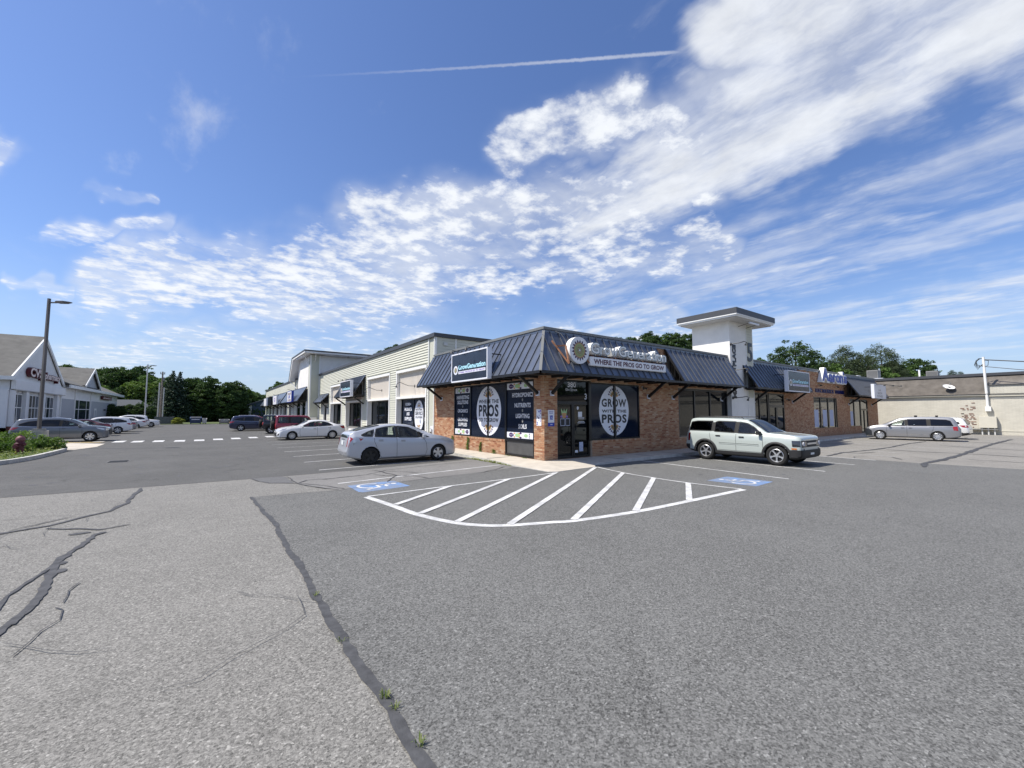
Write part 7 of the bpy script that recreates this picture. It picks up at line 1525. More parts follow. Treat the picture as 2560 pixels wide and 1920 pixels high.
    def wheels(c, rim='alloy', spokes=5, style=0, sw=0.06, rr=0.66, flare=None, mats=None):
        s = c.sp; R = s['R']; tw = s.get('tw', 0.21)
        for i, xc in enumerate((s['wf'], s['wr'])):
            for sg in (1, -1):
                yo = sg*(s['W']*0.985); yi = yo-sg*tw; q = MB(); n_ = 36; prof = [(R*rr, 0.012), (R*0.80, -0.004), (R*0.93, 0.004), (R*0.985, 0.028), (R, 0.055), (R, tw-0.055), (R*0.985, tw-0.028), (R*0.93, tw-0.004), (R*rr, tw)]
                V = [(xc+r_*math.cos(2*math.pi*k/n_), yo-sg*d, R+r_*math.sin(2*math.pi*k/n_)) for r_, d in prof for k in range(n_)]
                q.idx(V, [(a*n_+k, a*n_+(k+1) % n_, (a+1)*n_+(k+1) % n_, (a+1)*n_+k) for a in range(len(prof)-1) for k in range(n_)], 'tyre'); wo = q.build('wheel', c.root); smooth_angle(wo, 50)
                rm = rim if not mats else mats[i]; q = MB(); r1 = R*rr
                prof = [(r1, 0.012), (r1*0.955, 0.006), (r1*0.91, 0.02), (r1*0.90, 0.07)]
                V = [(xc+r_*math.cos(2*math.pi*k/n_), yo-sg*d, R+r_*math.sin(2*math.pi*k/n_)) for r_, d in prof for k in range(n_)]; q.idx(V, [(a*n_+k, a*n_+(k+1) % n_, (a+1)*n_+(k+1) % n_, (a+1)*n_+k) for a in range(len(prof)-1) for k in range(n_)], rm)
                q.disc((xc, yo-sg*0.085, R), (0, sg, 0), r1*0.92, 0.012, 'steel_black', 24); q.disc((xc, yo-sg*0.05, R), (0, sg, 0), r1*0.24, 0.035, rm, 16)
                for k in range(spokes):
                    a = 2*math.pi*k/spokes+0.3; d = Vector((math.cos(a), 0, math.sin(a))); t_ = Vector((-math.sin(a), 0, math.cos(a)))
                    for off_ in ((0,) if style == 0 else (-0.9, 0.9)):
                        p0 = Vector((xc, yo-sg*0.028, R))+d*r1*0.15+t_*off_*sw*0.5; p1 = Vector((xc, yo-sg*0.022, R))+d*r1*0.95+t_*off_*sw*(1.3 if style == 1 else 0.6)
                        w0, w1 = sw*(1 if style == 0 else 0.45)*0.7, sw*(1 if style == 0 else 0.45)*(1.25 if style == 0 else 1)
                        q.idx([p0+t_*w0/2, p0-t_*w0/2, p1-t_*w1/2, p1+t_*w1/2]+[p+Vector((0, -sg*0.03, 0)) for p in (p0+t_*w0/2, p0-t_*w0/2, p1-t_*w1/2, p1+t_*w1/2)], [(0, 1, 2, 3), (0, 3, 7, 4), (1, 5, 6, 2), (4, 7, 6, 5)], rm)
                q.build('rim', wo)
        # arch lips
        Ra = s['arch']
        for xc in (s['wf'], s['wr']):
            for sg in (1, -1):
                mb = MB(); fw = (flare or (0.02, None))[0]; fm = (flare[1] if flare else c.paint); n_ = 26; prev = None
                a0 = -0.12
                for k in range(n_+1):
                    a = a0+(math.pi-2*a0)*k/n_; cx, cz = math.cos(a), math.sin(a)
                    h1 = c.hit('side', xc+cx*(Ra+fw), R+cz*(Ra+fw), sg); h0 = c.hit('side', xc+cx*(Ra+0.01), R+cz*(Ra+0.01), sg)
                    if not h1: prev = None; continue
                    y1 = h1[0].y; y0 = (h0[0].y if h0 else y1); y0 = sg*max(abs(y0), abs(y1))
                    A = Vector((xc+cx*(Ra+fw), y1+sg*0.002, R+cz*(Ra+fw))); B = Vector((xc+cx*(Ra+fw*0.35), y0+sg*(0.012+fw*0.12), R+cz*(Ra+fw*0.35))); D = Vector((xc+cx*(Ra-0.006), y0+sg*(0.008+fw*0.08), R+cz*(Ra-0.006))); E_ = Vector((xc+cx*(Ra-0.008), y0-sg*0.06, R+cz*(Ra-0.008)))
                    cur = (A, B, D, E_)
                    if prev:
                        for i in range(3): mb.face([prev[i], prev[i+1], cur[i+1], cur[i]], fm)
                    prev = cur
                if mb.f: smooth_angle(mb.build('wheel_arch', c.root), 60)
    def mirrors(c, x, z, mt, y=None):
        for sg in (1, -1):
            h = c.hit('side', x, z, sg); y0 = h[0].y if h else sg*c.sp['W']*0.95; q = MB()
            q.obox((x+0.0, y0+sg*0.13, z+0.02), (0.055, sg*0.01, 0), (-0.01, sg*0.10, 0), (0, 0, 0.065), mt); q.obox((x+0.01, y0+sg*0.03, z-0.03), (0.03, 0, 0), (0, 0.06, 0), (0, 0, 0.02), 'plastic_black'); bevel(q.build('mirror', c.root), 0.03, 3)
    def handles(c, pts, mt):
        for x, z in pts:
            for sg in (1, -1):
                h = c.hit('side', x, z, sg)
                if h: q = MB(); q.obox(h[0]+Vector((0, sg*0.018, 0)), (0.095, 0, 0), (0, 0.012, 0), (0, 0, 0.014), mt); q.obox(h[0]+Vector((0, sg*0.0015, -0.004)), (0.085, 0, 0), (0, 0.002, 0), (0, 0, 0.030), 'seam' if mt != 'plastic_black' else 'plastic_black'); q.build('door_handle', c.root)
    def plate(c, x, z, front=False, y=0.0):
        h = c.hit('front' if front else 'rear', y, z); 
        if h: q = MB(); sx = 1 if front else -1; q.obox(h[0]+Vector((sx*0.02, 0, 0)), (0.008, 0, 0), (0, 0.155, 0), (0, 0, 0.078), 'plate_white'); q.build('number_plate', c.root)
    def place(c, x, y, head, scale=1.0, zs=None, z=ZL):
        c.root.location = (x, y, z); c.root.rotation_euler = (0, 0, R_(head)); c.root.scale = (scale, scale, zs or scale)
def std_plan(xF, xR, f=0.80, r=0.84): return [(xF, f*0.86), (xF-0.05, f), (xF-0.18, 0.915), (xF-0.42, 0.972), (xF-0.85, 1.0), (0, 1.0), (xR+0.8, 0.995), (xR+0.35, 0.96), (xR+0.12, 0.91), (xR+0.03, r), (xR, r*0.94)]
def std_bot(xF, xR, g=0.20): return [(xF, 0.42), (xF-0.03, g+0.10), (xF-0.14, g+0.02), (xF-0.6, g), (xR+0.7, g), (xR+0.2, g+0.08), (xR+0.05, g+0.15), (xR, 0.46)]
# ---- hatchback hybrid
prius = dict(W=0.873, roofw=0.565, R=0.317, tw=0.20, arch=0.362, wf=1.35, wr=-1.35, cab=(1.0, -1.4), seats=[0.05, -0.85], hr=0.80, seatm='seat_grey',
    top=[(2.26, 0.52), (2.24, 0.66), (2.14, 0.78), (1.85, 0.905), (1.50, 1.00), (1.12, 1.085), (0.75, 1.26), (0.35, 1.415), (-0.05, 1.48), (-0.45, 1.49), (-0.9, 1.455), (-1.35, 1.375), (-1.75, 1.265), (-2.02, 1.185), (-2.09, 1.06), (-2.15, 0.80), (-2.19, 0.55)],
    bot=std_bot(2.26, -2.19, 0.17), sh=[(2.26, 0.48), (2.10, 0.66), (1.7, 0.82), (1.2, 0.90), (0.6, 0.925), (-0.6, 0.965), (-1.5, 1.03), (-1.9, 1.05), (-2.19, 0.9)], plan=std_plan(2.26, -2.19, 0.74, 0.84),
    side=[[(1.00, 0.94), (0.55, 1.185), (0.58, 0.94)], [(0.53, 0.94), (0.50, 1.205), (0.15, 1.36), (-0.30, 1.412), (-0.32, 0.965)], [(-0.38, 0.97), (-0.36, 1.414), (-0.75, 1.392), (-1.12, 1.315), (-1.22, 1.015)], [(-1.27, 1.02), (-1.17, 1.30), (-1.45, 1.215), (-1.72, 1.10), (-1.64, 1.045)]],
    wind=('top', [(1.08, -0.60), (1.12, 0.0), (1.08, 0.60), (0.32, 0.50), (0.28, 0), (0.32, -0.50)]), back=('top', [(-0.95, -0.50), (-0.95, 0.50), (-1.85, 0.54), (-1.85, -0.54)]))
p1 = Car('parked_hatchback', 'silver-blue hatchback nearest the street corner, one black steel rear wheel, parked facing the brick store', prius, 'paint_silver_blue', 'cars parked in front of the shops')
p1.glass(['glass_tint']*4); p1.wheels('alloy', 5, 0, 0.10, 0.66, mats=['alloy', 'steel_black'])
for pts in ([(0.80, 0.24), (0.86, 0.45), (0.82, 0.75), (0.70, 0.94)], [(-0.36, 0.24), (-0.37, 0.98)], [(-0.36, 0.24), (-0.95, 0.25), (-1.0, 0.40), (-1.12, 0.62), (-1.22, 0.85), (-1.22, 1.03)], [(0.82, 0.245), (-0.36, 0.24)]): p1.strip('door_seam', 'side', pts, 0.012, 'seam')
p1.strip('crease', 'side', [(0.7, 0.36), (-0.9, 0.33)], 0.02, 'seam', 0.001) if 0 else None
p1.handles([(-0.12, 0.84), (-0.98, 0.88)], 'paint_silver_blue'); p1.mirrors(0.72, 0.985, 'paint_silver_blue')
p1.patch('headlight', 'side', [(2.06, 0.68), (1.62, 0.80), (1.45, 0.89), (1.70, 0.865), (1.98, 0.78)], 'lamp_clear', 0.004)
p1.patch('tail_light', 'rear', [(-0.80, 0.98), (-0.66, 1.06), (-0.60, 0.96), (-0.62, 0.70), (-0.76, 0.66)], 'lamp_red', 0.006); p1.patch('tail_light', 'rear', [(0.80, 0.98), (0.66, 1.06), (0.60, 0.96), (0.62, 0.70), (0.76, 0.66)], 'lamp_red', 0.006)
p1.patch('tail_light', 'side', [(-1.99, 1.00), (-1.86, 0.97), (-1.90, 0.82), (-1.98, 0.72)], 'lamp_clear', 0.005); p1.patch('side_marker', 'side', [(-1.78, 0.98), (-1.62, 0.97), (-1.72, 0.88)], 'lamp_red', 0.008)
p1.patch('spoiler_glass', 'rear', [(-0.58, 0.99), (0.58, 0.99), (0.60, 1.10), (-0.60, 1.10)], 'lamp_dark', 0.006); p1.plate(0, 0.80); p1.patch('badge', 'rear', [(-0.25, 0.915), (0.25, 0.915), (0.25, 0.935), (-0.25, 0.935)], 'chrome', 0.012)
p1.place(-4.28, 3.55, 9.0, 1.045)
# ---- sedan
sedan = dict(W=0.885, roofw=0.58, R=0.315, arch=0.362, wf=1.35, wr=-1.35, cab=(0.95, -1.45), seats=[0.0, -0.9], hr=0.78,
    top=[(2.28, 0.52), (2.27, 0.64), (2.20, 0.74), (1.9, 0.865), (1.45, 0.96), (1.08, 1.02), (0.70, 1.19), (0.30, 1.365), (-0.05, 1.44), (-0.45, 1.455), (-0.9, 1.425), (-1.25, 1.30), (-1.62, 1.145), (-1.85, 1.10), (-2.12, 1.07), (-2.22, 0.98), (-2.30, 0.78), (-2.33, 0.55)],
    bot=std_bot(2.28, -2.33, 0.17), sh=[(2.28, 0.48), (2.1, 0.66), (1.6, 0.80), (1.0, 0.885), (-0.5, 0.935), (-1.5, 0.985), (-2.1, 0.99), (-2.33, 0.85)], plan=std_plan(2.28, -2.33, 0.72, 0.82),
    side=[[(0.86, 0.93), (0.50, 1.12), (0.15, 1.285), (-0.22, 1.345), (-0.26, 0.95)], [(-0.34, 0.955), (-0.31, 1.35), (-0.75, 1.33), (-1.10, 1.235), (-1.36, 1.08), (-1.40, 1.01)]],
    wind=('top', [(1.05, -0.62), (1.08, 0.0), (1.05, 0.62), (0.28, 0.52), (0.24, 0), (0.28, -0.52)]), back=('top', [(-0.98, -0.48), (-0.98, 0.48), (-1.66, 0.56), (-1.66, -0.56)]))
def seams(c, s, zlo=0.24, zb=0.95, x0=0.82, xm=-0.30, xr=None):
    xr = xr if xr is not None else s['wr']+s['arch']+0.02
    for pts in ([(x0, zlo), (x0+0.04, 0.5), (x0+0.02, zb-0.03)], [(xm, zlo), (xm, zb)], [(x0, zlo), (xr, zlo+0.01)], [(xr, zlo), (xr-0.02, 0.45), (xr-0.20, 0.72), (xr-0.28, zb)]): c.strip('door_seam', 'side', pts, 0.012, 'seam')
def lights(c, xF, xR, hz=(0.66, 0.82), hx=0.5, tz=(0.78, 0.98), head='lamp_clear', tail='lamp_red', W=0.885):
    c.patch('headlight', 'side', [(xF-0.13, hz[0]), (xF-0.12, hz[1]-0.08), (xF-0.35, hz[1]), (xF-hx-0.1, hz[1]+0.04), (xF-hx, hz[1]-0.05)], head, 0.004)
    c.patch('tail_light', 'side', [(xR+0.10, tz[0]), (xR+0.13, tz[1]), (xR+0.50, tz[1]+0.01), (xR+0.30, tz[0]+0.02)], tail, 0.005)
    for sg in (1, -1): c.patch('tail_light', 'rear', [(sg*W*0.93, tz[0]), (sg*W*0.90, tz[1]), (sg*W*0.50, tz[1]-0.02), (sg*W*0.56, tz[0]+0.03)], tail, 0.006); c.patch('headlight', 'front', [(sg*W*0.88, hz[0]), (sg*W*0.85, hz[1]-0.02), (sg*W*0.45, hz[1]-0.08), (sg*W*0.50, hz[0])], head, 0.006)
    c.plate(0, 0.80)
def sedan_car(lab, paint, x, y, hd, sc=1.0, zs=None, group=None, rim='alloy', sp=10):
    c = Car('parked_sedan', lab, sedan, paint, group); c.glass(); c.wheels(rim, sp, 0, 0.055, 0.66); seams(c, sedan, zb=0.93); c.handles([(-0.12, 0.80), (-1.12, 0.86)], paint); c.mirrors(0.70, 0.95, paint)
    lights(c, 2.28, -2.33); c.patch('grille', 'front', [(-0.42, 0.30), (0.42, 0.30), (0.52, 0.50), (0.60, 0.56), (-0.60, 0.56), (-0.52, 0.50)], 'plastic_black', 0.008); c.patch('grille', 'front', [(-0.3, 0.64), (0.3, 0.64), (0.34, 0.69), (-0.34, 0.69)], 'plastic_black', 0.006)
    for sg in (1, -1): c.patch('fog_recess', 'front', [(sg*0.60, 0.34), (sg*0.74, 0.38), (sg*0.76, 0.50), (sg*0.66, 0.46)], 'plastic_black', 0.008)
    c.place(x, y, hd, sc, zs); return c
sedan_car('white sedan with silver multi-spoke wheels parked nose out beside the empty bays', 'paint_white', -4.35, 22.45, 196.0, 1.10, 1.02, 'cars parked in front of the shops')
# ---- boxy compact SUV in pale green
brz = dict(W=0.94, roofw=0.70, R=0.362, tw=0.23, arch=0.43, wf=1.335, wr=-1.335, cab=(0.95, -1.9), seats=[0.05, -0.85], hr=0.86, tuck=0.03, dx=0.05, clad=lambda x: 0.40 if abs(x) < 2.0 else 0.60, reard=0.5,
    top=[(2.13, 0.55), (2.12, 0.95), (2.09, 1.04), (2.0, 1.085), (1.7, 1.125), (1.15, 1.17), (1.0, 1.19), (0.72, 1.38), (0.42, 1.58), (0.22, 1.665), (-0.1, 1.70), (-0.8, 1.735), (-1.7, 1.735), (-2.0, 1.71), (-2.09, 1.62), (-2.16, 1.20), (-2.20, 0.98), (-2.24, 0.80), (-2.25, 0.55)],
    bot=[(2.13, 0.45), (2.10, 0.34), (1.95, 0.26), (1.6, 0.24), (-1.6, 0.26), (-2.05, 0.32), (-2.2, 0.40), (-2.25, 0.48)], sh=[(2.13, 0.50), (2.10, 0.90), (1.9, 1.0), (1.2, 1.05), (-0.9, 1.10), (-1.1, 1.13), (-2.0, 1.14), (-2.15, 1.1), (-2.25, 0.7)],
    plan=[(2.13, 0.80), (2.10, 0.90), (2.0, 0.95), (1.7, 0.99), (1.2, 1.0), (-1.7, 1.0), (-2.05, 0.975), (-2.18, 0.93), (-2.24, 0.90), (-2.25, 0.85)],
    side=[[(0.90, 1.10), (0.52, 1.40), (0.30, 1.53), (-0.02, 1.58), (-0.05, 1.12)], [(-0.14, 1.125), (-0.12, 1.585), (-0.85, 1.60), (-0.98, 1.55), (-0.98, 1.15)], [(-1.06, 1.17), (-1.06, 1.60), (-1.75, 1.60), (-2.02, 1.55), (-2.08, 1.17)]],
    wind=('top', [(1.0, -0.70), (1.04, 0.0), (1.0, 0.70), (0.26, 0.60), (0.24, 0), (0.26, -0.60)]), back=('rear', [(-0.62, 1.20), (0.62, 1.20), (0.56, 1.58), (-0.56, 1.58)]))
b1c = Car('parked_suv', 'pale grey-green boxy compact SUV with black lower trim parked beside the brick store', brz, 'paint_pale_green', None)
b1c.glass(['glass_tint', 'glass_privacy', 'glass_privacy']); b1c.wheels('alloy', 5, 1, 0.11, 0.66, flare=(0.075, 'plastic_black'), mats=['alloy', 'alloy'])
seams(b1c, brz, 0.44, 1.10, 0.86, -0.09, -0.88); b1c.handles([(0.12, 0.98), (-0.80, 1.0)], 'plastic_black'); b1c.mirrors(0.78, 1.14, 'plastic_black')
b1c.strip('side_moulding', 'side', [(0.75, 0.70), (-0.75, 0.70)], 0.035, 'paint_pale_green', 0.012); b1c.strip('moulding_groove', 'side', [(0.75, 0.727), (-0.75, 0.727)], 0.014, 'seam', 0.006)
b1c.patch('sill_cover', 'side', [(0.88, 0.27), (-0.88, 0.27), (-0.88, 0.42), (0.88, 0.42)], 'plastic_black', 0.02)
b1c.patch('front_bumper', 'front', [(-0.83, 0.34), (0.83, 0.34), (0.84, 0.60), (-0.84, 0.60)], 'plastic_black', 0.03); b1c.patch('grille', 'front', [(-0.80, 0.70), (0.80, 0.70), (0.80, 0.93), (-0.80, 0.93)], 'plastic_black', 0.008)
b1c.patch('front_bumper', 'side', [(2.09, 0.34), (1.80, 0.34), (1.76, 0.60), (2.10, 0.60)], 'plastic_black', 0.016); b1c.patch('headlight', 'side', [(2.085, 0.72), (1.86, 0.72), (1.84, 0.93), (2.08, 0.93)], 'lamp_dark', 0.010)
b1c.patch('side_marker', 'side', [(1.99, 0.62), (1.84, 0.62), (1.83, 0.67), (1.99, 0.67)], 'lamp_amber', 0.02)
for sg in (1, -1):
    b1c.patch('headlight', 'front', [(sg*0.44, 0.73), (sg*0.79, 0.73), (sg*0.79, 0.90), (sg*0.44, 0.90)], 'lamp_dark', 0.014)
    q = MB(); hh = b1c.hit('front', sg*0.70, 0.82); cx_ = hh[0].x+0.025; q.tube([(cx_, sg*(0.70)+0.06*math.cos(a), 0.82+0.06*math.sin(a)) for a in [k*math.pi/8 for k in range(17)]], 0.012, 'vinyl_white', 5); q.build('lamp_ring', b1c.root)
    b1c.patch('tail_light', 'side', [(-2.10, 0.75), (-2.02, 0.75), (-1.98, 1.08), (-2.08, 1.08)], 'lamp_red', 0.008)
q = MB(); q.box(2.12, 2.15, -0.40, 0.40, 0.79, 0.85, 'alloy'); q.build('grille_bar', b1c.root); b1c.plate(0, 0.50, True)
for sg in (1, -1): q = MB(); q.tube([(0.1, sg*0.60, 1.70), (0.0, sg*0.60, 1.755), (-1.7, sg*0.60, 1.775), (-1.8, sg*0.60, 1.73)], 0.018, 'plastic_black', 6); q.build('roof_rail', b1c.root)
b1c.place(7.83, -3.72, -91.0, 1.0)
# ---- minivan
van = dict(W=0.985, roofw=0.69, R=0.34, tw=0.225, arch=0.39, wf=1.54, wr=-1.54, cab=(1.25, -2.3), seats=[0.35, -0.7, -1.7], hr=0.86, dx=0.06, reard=0.6,
    top=[(2.42, 0.55), (2.41, 0.76), (2.34, 0.88), (2.1, 0.98), (1.75, 1.06), (1.40, 1.13), (1.0, 1.33), (0.62, 1.52), (0.25, 1.64), (-0.2, 1.69), (-1.2, 1.705), (-2.0, 1.68), (-2.35, 1.63), (-2.47, 1.50), (-2.58, 1.15), (-2.66, 0.98), (-2.71, 0.80), (-2.72, 0.55)],
    bot=std_bot(2.42, -2.72, 0.20), sh=[(2.42, 0.48), (2.3, 0.78), (1.9, 0.93), (1.3, 0.99), (-1.5, 1.02), (-2.4, 1.03), (-2.6, 0.95), (-2.72, 0.7)], plan=std_plan(2.42, -2.72, 0.80, 0.86),
    side=[[(1.18, 1.03), (0.82, 1.26), (0.50, 1.42), (0.14, 1.51), (0.10, 1.04)], [(-0.02, 1.045), (0.02, 1.525), (-1.02, 1.55), (-1.05, 1.05)], [(-1.20, 1.055), (-1.18, 1.55), (-2.0, 1.52), (-2.22, 1.44), (-2.36, 1.07)]],
    wind=('top', [(1.38, -0.70), (1.42, 0.0), (1.38, 0.70), (0.45, 0.58), (0.40, 0), (0.45, -0.58)]), back=('rear', [(-0.66, 1.10), (0.66, 1.10), (0.58, 1.52), (-0.58, 1.52)]))
v1 = Car('parked_minivan', 'silver minivan with black nose cover and roof racks in the right parking bays', van, 'paint_silver', 'vehicles in the right parking bays')
v1.glass(['glass_tint', 'glass_privacy', 'glass_privacy']); v1.wheels('alloy', 10, 0, 0.06, 0.68); seams(v1, van, 0.26, 1.03, 1.12, 0.04, -1.10); v1.strip('side_moulding', 'side', [(1.05, 0.42), (-1.05, 0.42)], 0.025, 'chrome', 0.008); v1.strip('slide_rail', 'side', [(-1.15, 0.98), (-2.3, 0.98)], 0.015, 'seam')
v1.handles([(0.26, 0.90), (-0.15, 0.90)], 'chrome'); v1.mirrors(1.0, 1.05, 'plastic_black')
v1.patch('tail_light', 'side', [(-2.56, 0.76), (-2.34, 0.78), (-2.30, 1.02), (-2.53, 1.05)], 'lamp_red', 0.008); v1.patch('headlight', 'side', [(2.28, 0.70), (2.26, 0.80), (1.95, 0.90), (1.90, 0.80)], 'lamp_clear', 0.004); v1.plate(0, 0.86)
v1.patch('nose_cover', 'front', [(-0.86, 0.30), (0.86, 0.30), (0.84, 0.74), (0.6, 0.86), (-0.6, 0.86), (-0.84, 0.74)], 'bra_vinyl', 0.012); v1.patch('nose_cover', 'side', [(2.38, 0.32), (1.99, 0.30), (2.02, 0.66), (2.18, 0.82), (2.36, 0.78)], 'bra_vinyl', 0.010); v1.patch('hood_cover', 'top', [(2.36, -0.72), (2.36, 0.72), (1.98, 0.80), (1.98, -0.80)], 'bra_vinyl', 0.008)
for xx in (-0.45, -1.55):
    q = MB(); q.bar((xx, -0.62, 1.78), (xx, 0.62, 1.78), 0.06, 0.03, 'plastic_black')
    for sg in (1, -1): q.box(xx-0.07, xx+0.07, sg*0.60-0.04, sg*0.60+0.04, 1.66, 1.80, 'plastic_black')
    q.build('roof_rack', v1.root)
v1.place(31.15, -4.45, 88.0, 1.03, 0.98)
# ---- crossover family
cross = dict(W=0.95, roofw=0.66, R=0.355, tw=0.23, arch=0.41, wf=1.38, wr=-1.38, cab=(1.0, -1.9), seats=[0.1, -0.85], hr=0.86, reard=0.6, dx=0.065,
    top=[(2.32, 0.55), (2.31, 0.82), (2.24, 0.95), (2.0, 1.03), (1.6, 1.09), (1.18, 1.15), (0.80, 1.35), (0.42, 1.545), (0.05, 1.65), (-0.4, 1.69), (-1.2, 1.68), (-1.8, 1.63), (-2.10, 1.57), (-2.22, 1.42), (-2.34, 1.15), (-2.40, 1.0), (-2.45, 0.8), (-2.46, 0.55)],
    bot=std_bot(2.32, -2.46, 0.22), sh=[(2.32, 0.48), (2.2, 0.84), (1.8, 0.96), (1.2, 1.01), (-0.8, 1.04), (-2.0, 1.08), (-2.3, 1.0), (-2.46, 0.7)], plan=std_plan(2.32, -2.46, 0.76, 0.84),
    side=[[(1.0, 1.05), (0.68, 1.25), (0.35, 1.42), (-0.02, 1.52), (-0.05, 1.06)], [(-0.14, 1.065), (-0.11, 1.535), (-0.85, 1.54), (-1.02, 1.50), (-1.08, 1.08)], [(-1.16, 1.09), (-1.12, 1.50), (-1.60, 1.44), (-2.0, 1.28), (-2.02, 1.14)]],
    wind=('top', [(1.15, -0.68), (1.18, 0.0), (1.15, 0.68), (0.32, 0.56), (0.28, 0), (0.32, -0.56)]), back=('rear', [(-0.60, 1.12), (0.60, 1.12), (0.52, 1.48), (-0.52, 1.48)]))
def crossover(lab, paint, x, y, hd, sc=1.0, zs=None, group=None, rim='alloy', sp=5, clad=None, name='parked_crossover', glass=None, style=0, rail=False, tail='lamp_red'):
    S = dict(cross); S['clad'] = clad; c = Car(name, lab, S, paint, group); c.glass(glass or ['glass_tint', 'glass_privacy', 'glass_privacy']); c.wheels(rim, sp, style, 0.08, 0.68, flare=(0.05, 'plastic_black') if clad else None); seams(c, S, 0.34, 1.05, 0.95, -0.09, -0.95)
    c.handles([(0.08, 0.93), (-0.88, 0.95)], paint); c.mirrors(0.86, 1.08, paint); lights(c, 2.32, -2.46, (0.76, 0.94), 0.55, (0.88, 1.05), W=0.95, tail=tail); c.patch('grille', 'front', [(-0.5, 0.45), (0.5, 0.45), (0.60, 0.80), (-0.60, 0.80)], 'plastic_black', 0.008)
    c.strip('window_moulding', 'side', [(1.0, 1.035), (-0.1, 1.045), (-1.2, 1.068), (-2.02, 1.115)], 0.018, 'chrome', 0.006)
    if rail:
        for sg in (1, -1): q = MB(); q.tube([(0.0, sg*0.58, 1.63), (-0.2, sg*0.58, 1.70), (-1.7, sg*0.58, 1.68), (-1.85, sg*0.58, 1.60)], 0.018, 'alloy', 6); q.build('roof_rail', c.root)
    c.place(x, y, hd, sc, zs); return c
lot_l, lot_r = 'cars parked by the pharmacy', 'cars parked in front of the shops'
crossover('dark grey three-row crossover driving out behind the planted bed and lamp post', 'paint_grey', -19.15, 30.75, -13.0, 1.06, 1.0, lot_l, rim='alloy', sp=7, rail=False)
crossover('white crossover with silver wheels nearest in the pharmacy row, tail light towards the lane', 'paint_white', -19.0, 43.4, 180.0, 1.03, 1.0, lot_l, sp=6)
p1.place(-4.04, 4.40, -1.5, 1.005)
b1c.place(7.45, -4.02, -90.0, 1.008, 1.0)
v1.place(30.45, -4.40, 99.0, 0.955, 0.97)
for o in [o for o in bpy.data.objects if o.parent is None and o.name.startswith('parked_')]:
    lb = o['label']
    if lb.startswith('white sedan'): o.location = (-4.25, 21.95, ZL); o.rotation_euler.z = R_(182); o.scale = (1.005, 1.005, 0.975)
    if lb.startswith('dark grey three-row'): o.location = (-18.19, 28.16, ZL); o.rotation_euler.z = R_(0.2); o.scale = (0.96,)*3
    if lb.startswith('white crossover with silver'): o.location = (-18.62, 41.13, ZL); o.rotation_euler.z = R_(188); o.scale = (0.93,)*3
sedan_car('silver sedan half hidden between white cars, second behind the nearest white crossover', 'paint_silver', -18.7, 46.2, 180.0, 0.95, 0.95, lot_l)
sedan_car('white sedan in the pharmacy row, its red tail light against the taller white SUV', 'paint_white', -19.1, 58.4, 180.0, 0.95, 0.95, lot_l)
crossover('tall white SUV with dark glass standing behind the white sedan in the pharmacy row', 'paint_white', -19.25, 61.3, 180.0, 0.95, 0.98, lot_l, rail=True)
crossover('white crossover with a black roof at the far end of the pharmacy row, nose out', 'paint_white', -18.25, 64.2, 0.0, 0.95, 0.93, lot_l, glass=['glass_privacy']*3)
sedan_car('maroon sedan mostly hidden between the dark grey crossover and the white one', 'paint_maroon', -19.3, 36.6, 182.0, 0.97, 0.97, lot_l)
crossover('dark navy crossover with a bright tail end, parked nose in by the far shop wing', 'paint_navy', -6.36, 41.34, -1.9, 0.95, 0.98, lot_r, glass=['glass_privacy']*3)
crossover('red crossover showing only its roof above the dark navy one', 'paint_red', -6.0, 44.6, 0.0, 0.97, 0.98, lot_r, glass=['glass_privacy']*3, rail=True)
w_ = crossover('white crossover mostly hidden behind the silver minivan, dark bumper low at the rear', 'paint_pearl', 34.9, -4.5, 90.0, 1.0, 0.97, 'vehicles in the right parking bays', clad=lambda x: 0.50)
# ---- boxy off-roaders with a spare wheel on the tail
boxy = dict(W=0.90, roofw=0.74, R=0.375, tw=0.24, arch=0.44, wf=1.30, wr=-1.30, cab=(0.75, -1.75), seats=[-0.05, -0.9], hr=0.88, tuck=0.02, dx=0.065, reard=0.4,
    top=[(2.02, 0.62), (2.01, 1.0), (1.96, 1.08), (1.6, 1.12), (0.92, 1.17), (0.78, 1.21), (0.60, 1.45), (0.42, 1.70), (0.25, 1.78), (-0.6, 1.80), (-1.75, 1.80), (-1.90, 1.76), (-1.97, 1.55), (-2.0, 1.1), (-2.01, 0.62)],
    bot=[(2.02, 0.52), (1.98, 0.42), (1.6, 0.36), (-1.5, 0.36), (-1.95, 0.44), (-2.01, 0.55)], sh=[(2.02, 0.6), (1.96, 1.0), (0.9, 1.08), (-1.9, 1.12), (-2.01, 0.9)], plan=[(2.02, 0.84), (1.98, 0.90), (1.8, 0.94), (1.0, 0.98), (0, 1.0), (-1.8, 0.99), (-1.96, 0.96), (-2.01, 0.92)],
    side=[[(0.68, 1.14), (0.40, 1.58), (-0.12, 1.66), (-0.14, 1.15)], [(-0.24, 1.15), (-0.22, 1.67), (-0.95, 1.67), (-0.98, 1.16)], [(-1.08, 1.16), (-1.06, 1.67), (-1.78, 1.65), (-1.84, 1.17)]],
    wind=('top', [(0.80, -0.68), (0.80, 0.68), (0.46, 0.64), (0.46, -0.64)]), back=('rear', [(-0.62, 1.22), (0.62, 1.22), (0.60, 1.62), (-0.60, 1.62)]))
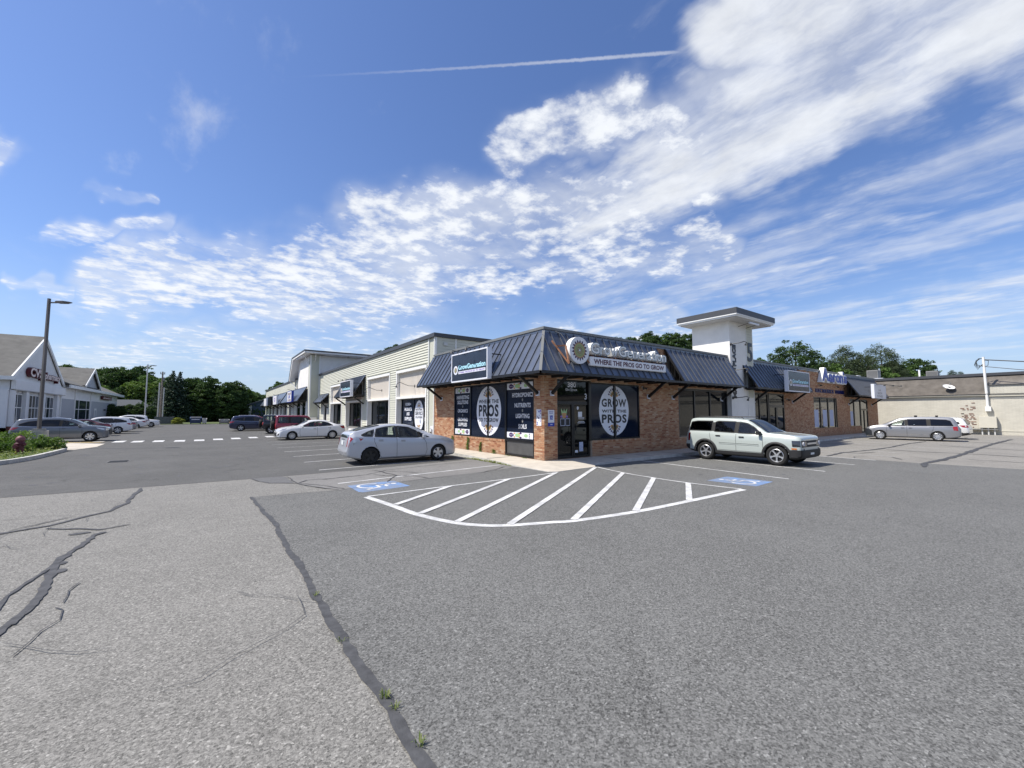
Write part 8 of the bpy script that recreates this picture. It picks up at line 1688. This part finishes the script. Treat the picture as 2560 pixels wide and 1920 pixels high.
def boxcar(lab, paint, x, y, hd, sc, zs, rim, flare, name, glass):
    c = Car(name, lab, boxy, paint, lot_r); c.glass(glass); c.wheels(rim, 5, 0, 0.09, 0.58, flare=flare); seams(c, boxy, 0.42, 1.12, 0.70, -0.19, -0.80); c.mirrors(0.62, 1.18, 'plastic_black'); c.handles([(-0.02, 1.02), (-0.85, 1.03)], 'plastic_black')
    for sg in (1, -1): c.patch('tail_light', 'rear', [(sg*0.84, 0.85), (sg*0.84, 1.10), (sg*0.72, 1.10), (sg*0.72, 0.85)], 'lamp_red', 0.02)
    c.patch('rear_bumper', 'rear', [(-0.85, 0.56), (0.85, 0.56), (0.85, 0.70), (-0.85, 0.70)], 'plastic_black', 0.06)
    q = MB(); yc = -0.12; R0 = 0.37; n_ = 32; prof = [(0.24, 0.0), (0.34, -0.01), (R0, 0.04), (R0, 0.20), (0.34, 0.24), (0.24, 0.23)]
    V = [(-2.04-d, yc+r_*math.cos(2*math.pi*k/n_), 0.98+r_*math.sin(2*math.pi*k/n_)) for r_, d in prof for k in range(n_)]
    q.idx(V, [(a*n_+k, a*n_+(k+1) % n_, (a+1)*n_+(k+1) % n_, (a+1)*n_+k) for a in range(len(prof)-1) for k in range(n_)]+[tuple(5*n_+k for k in range(n_))], 'tyre'); sp_ = q.build('spare_wheel', c.root); smooth_angle(sp_, 50)
    q = MB(); q.disc((-2.25, yc, 0.98), (-1, 0, 0), 0.20, 0.02, rim, 20); q.build('rim', sp_)
    c.place(x, y, hd, sc, zs); return c
jc = boxcar('black boxy off-roader with a spare wheel and squared fenders, left of the red one', 'paint_black', -4.50, 32.9, -3.0, 0.95, 0.97, 'alloy', (0.10, 'plastic_black'), 'parked_off_roader', ['glass_tint', 'glass_tint', 'glass_tint'])
rc = boxcar('dark red boxy off-roader with a tail-mounted spare wheel, just behind the white sedan', 'paint_red', -4.30, 25.3, -1.0, 0.97, 0.97, 'alloy', None, 'parked_off_roader', ['glass_tint', 'glass_privacy', 'glass_tint'])
# ================================================================== TREE LINE ACROSS THE STREET (seen in the shop glass) AND ADDED DARK LEAF FILL UNDER THE FAR CROWNS
rg = np.random.RandomState(31); P = []
for i in range(150):
    x = rg.uniform(-150, 190); y = -95+rg.uniform(-8, 8)-0.0008*(x-20)**2; h = rg.uniform(7, 13); m = 260
    q_ = rg.normal(size=(m, 3)); q_ /= np.linalg.norm(q_, axis=1)[:, None]; q_ *= (rg.rand(m)**0.4)[:, None]; P.append(np.array([x, y, h*0.5])+q_*np.array([4.5, 3.0, h*0.5]))
for i in range(60):
    x = -115+rg.uniform(-8, 8); y = rg.uniform(-90, 60); h = rg.uniform(7, 12); m = 260
    q_ = rg.normal(size=(m, 3)); q_ /= np.linalg.norm(q_, axis=1)[:, None]; q_ *= (rg.rand(m)**0.4)[:, None]; P.append(np.array([x, y, h*0.5])+q_*np.array([3.0, 4.5, h*0.5]))
o = bpy.data.objects.new('tree_line', leafmesh('tree_line', np.concatenate(P), 0.9, 'leaf_dark', 4, 0.7)); COL.objects.link(o); o['kind'] = 'stuff'
P = []  # leaf mass added to stand for the black shade below the far crowns
for i in range(420):
    x = rg.uniform(-34, 6); y = rg.uniform(99, 112) if x > -22 else rg.uniform(103, 118); h = rg.uniform(1.6, 4.2); m = 90
    q_ = rg.normal(size=(m, 3)); q_ /= np.linalg.norm(q_, axis=1)[:, None]; P.append(np.array([x, y, h*0.5-0.2])+q_*np.array([1.5, 1.2, h*0.5]))
o = bpy.data.objects.new('undergrowth', leafmesh('undergrowth', np.concatenate(P), 0.30, 'leaf_dark', 8, 0.7)); COL.objects.link(o); o['kind'] = 'stuff'
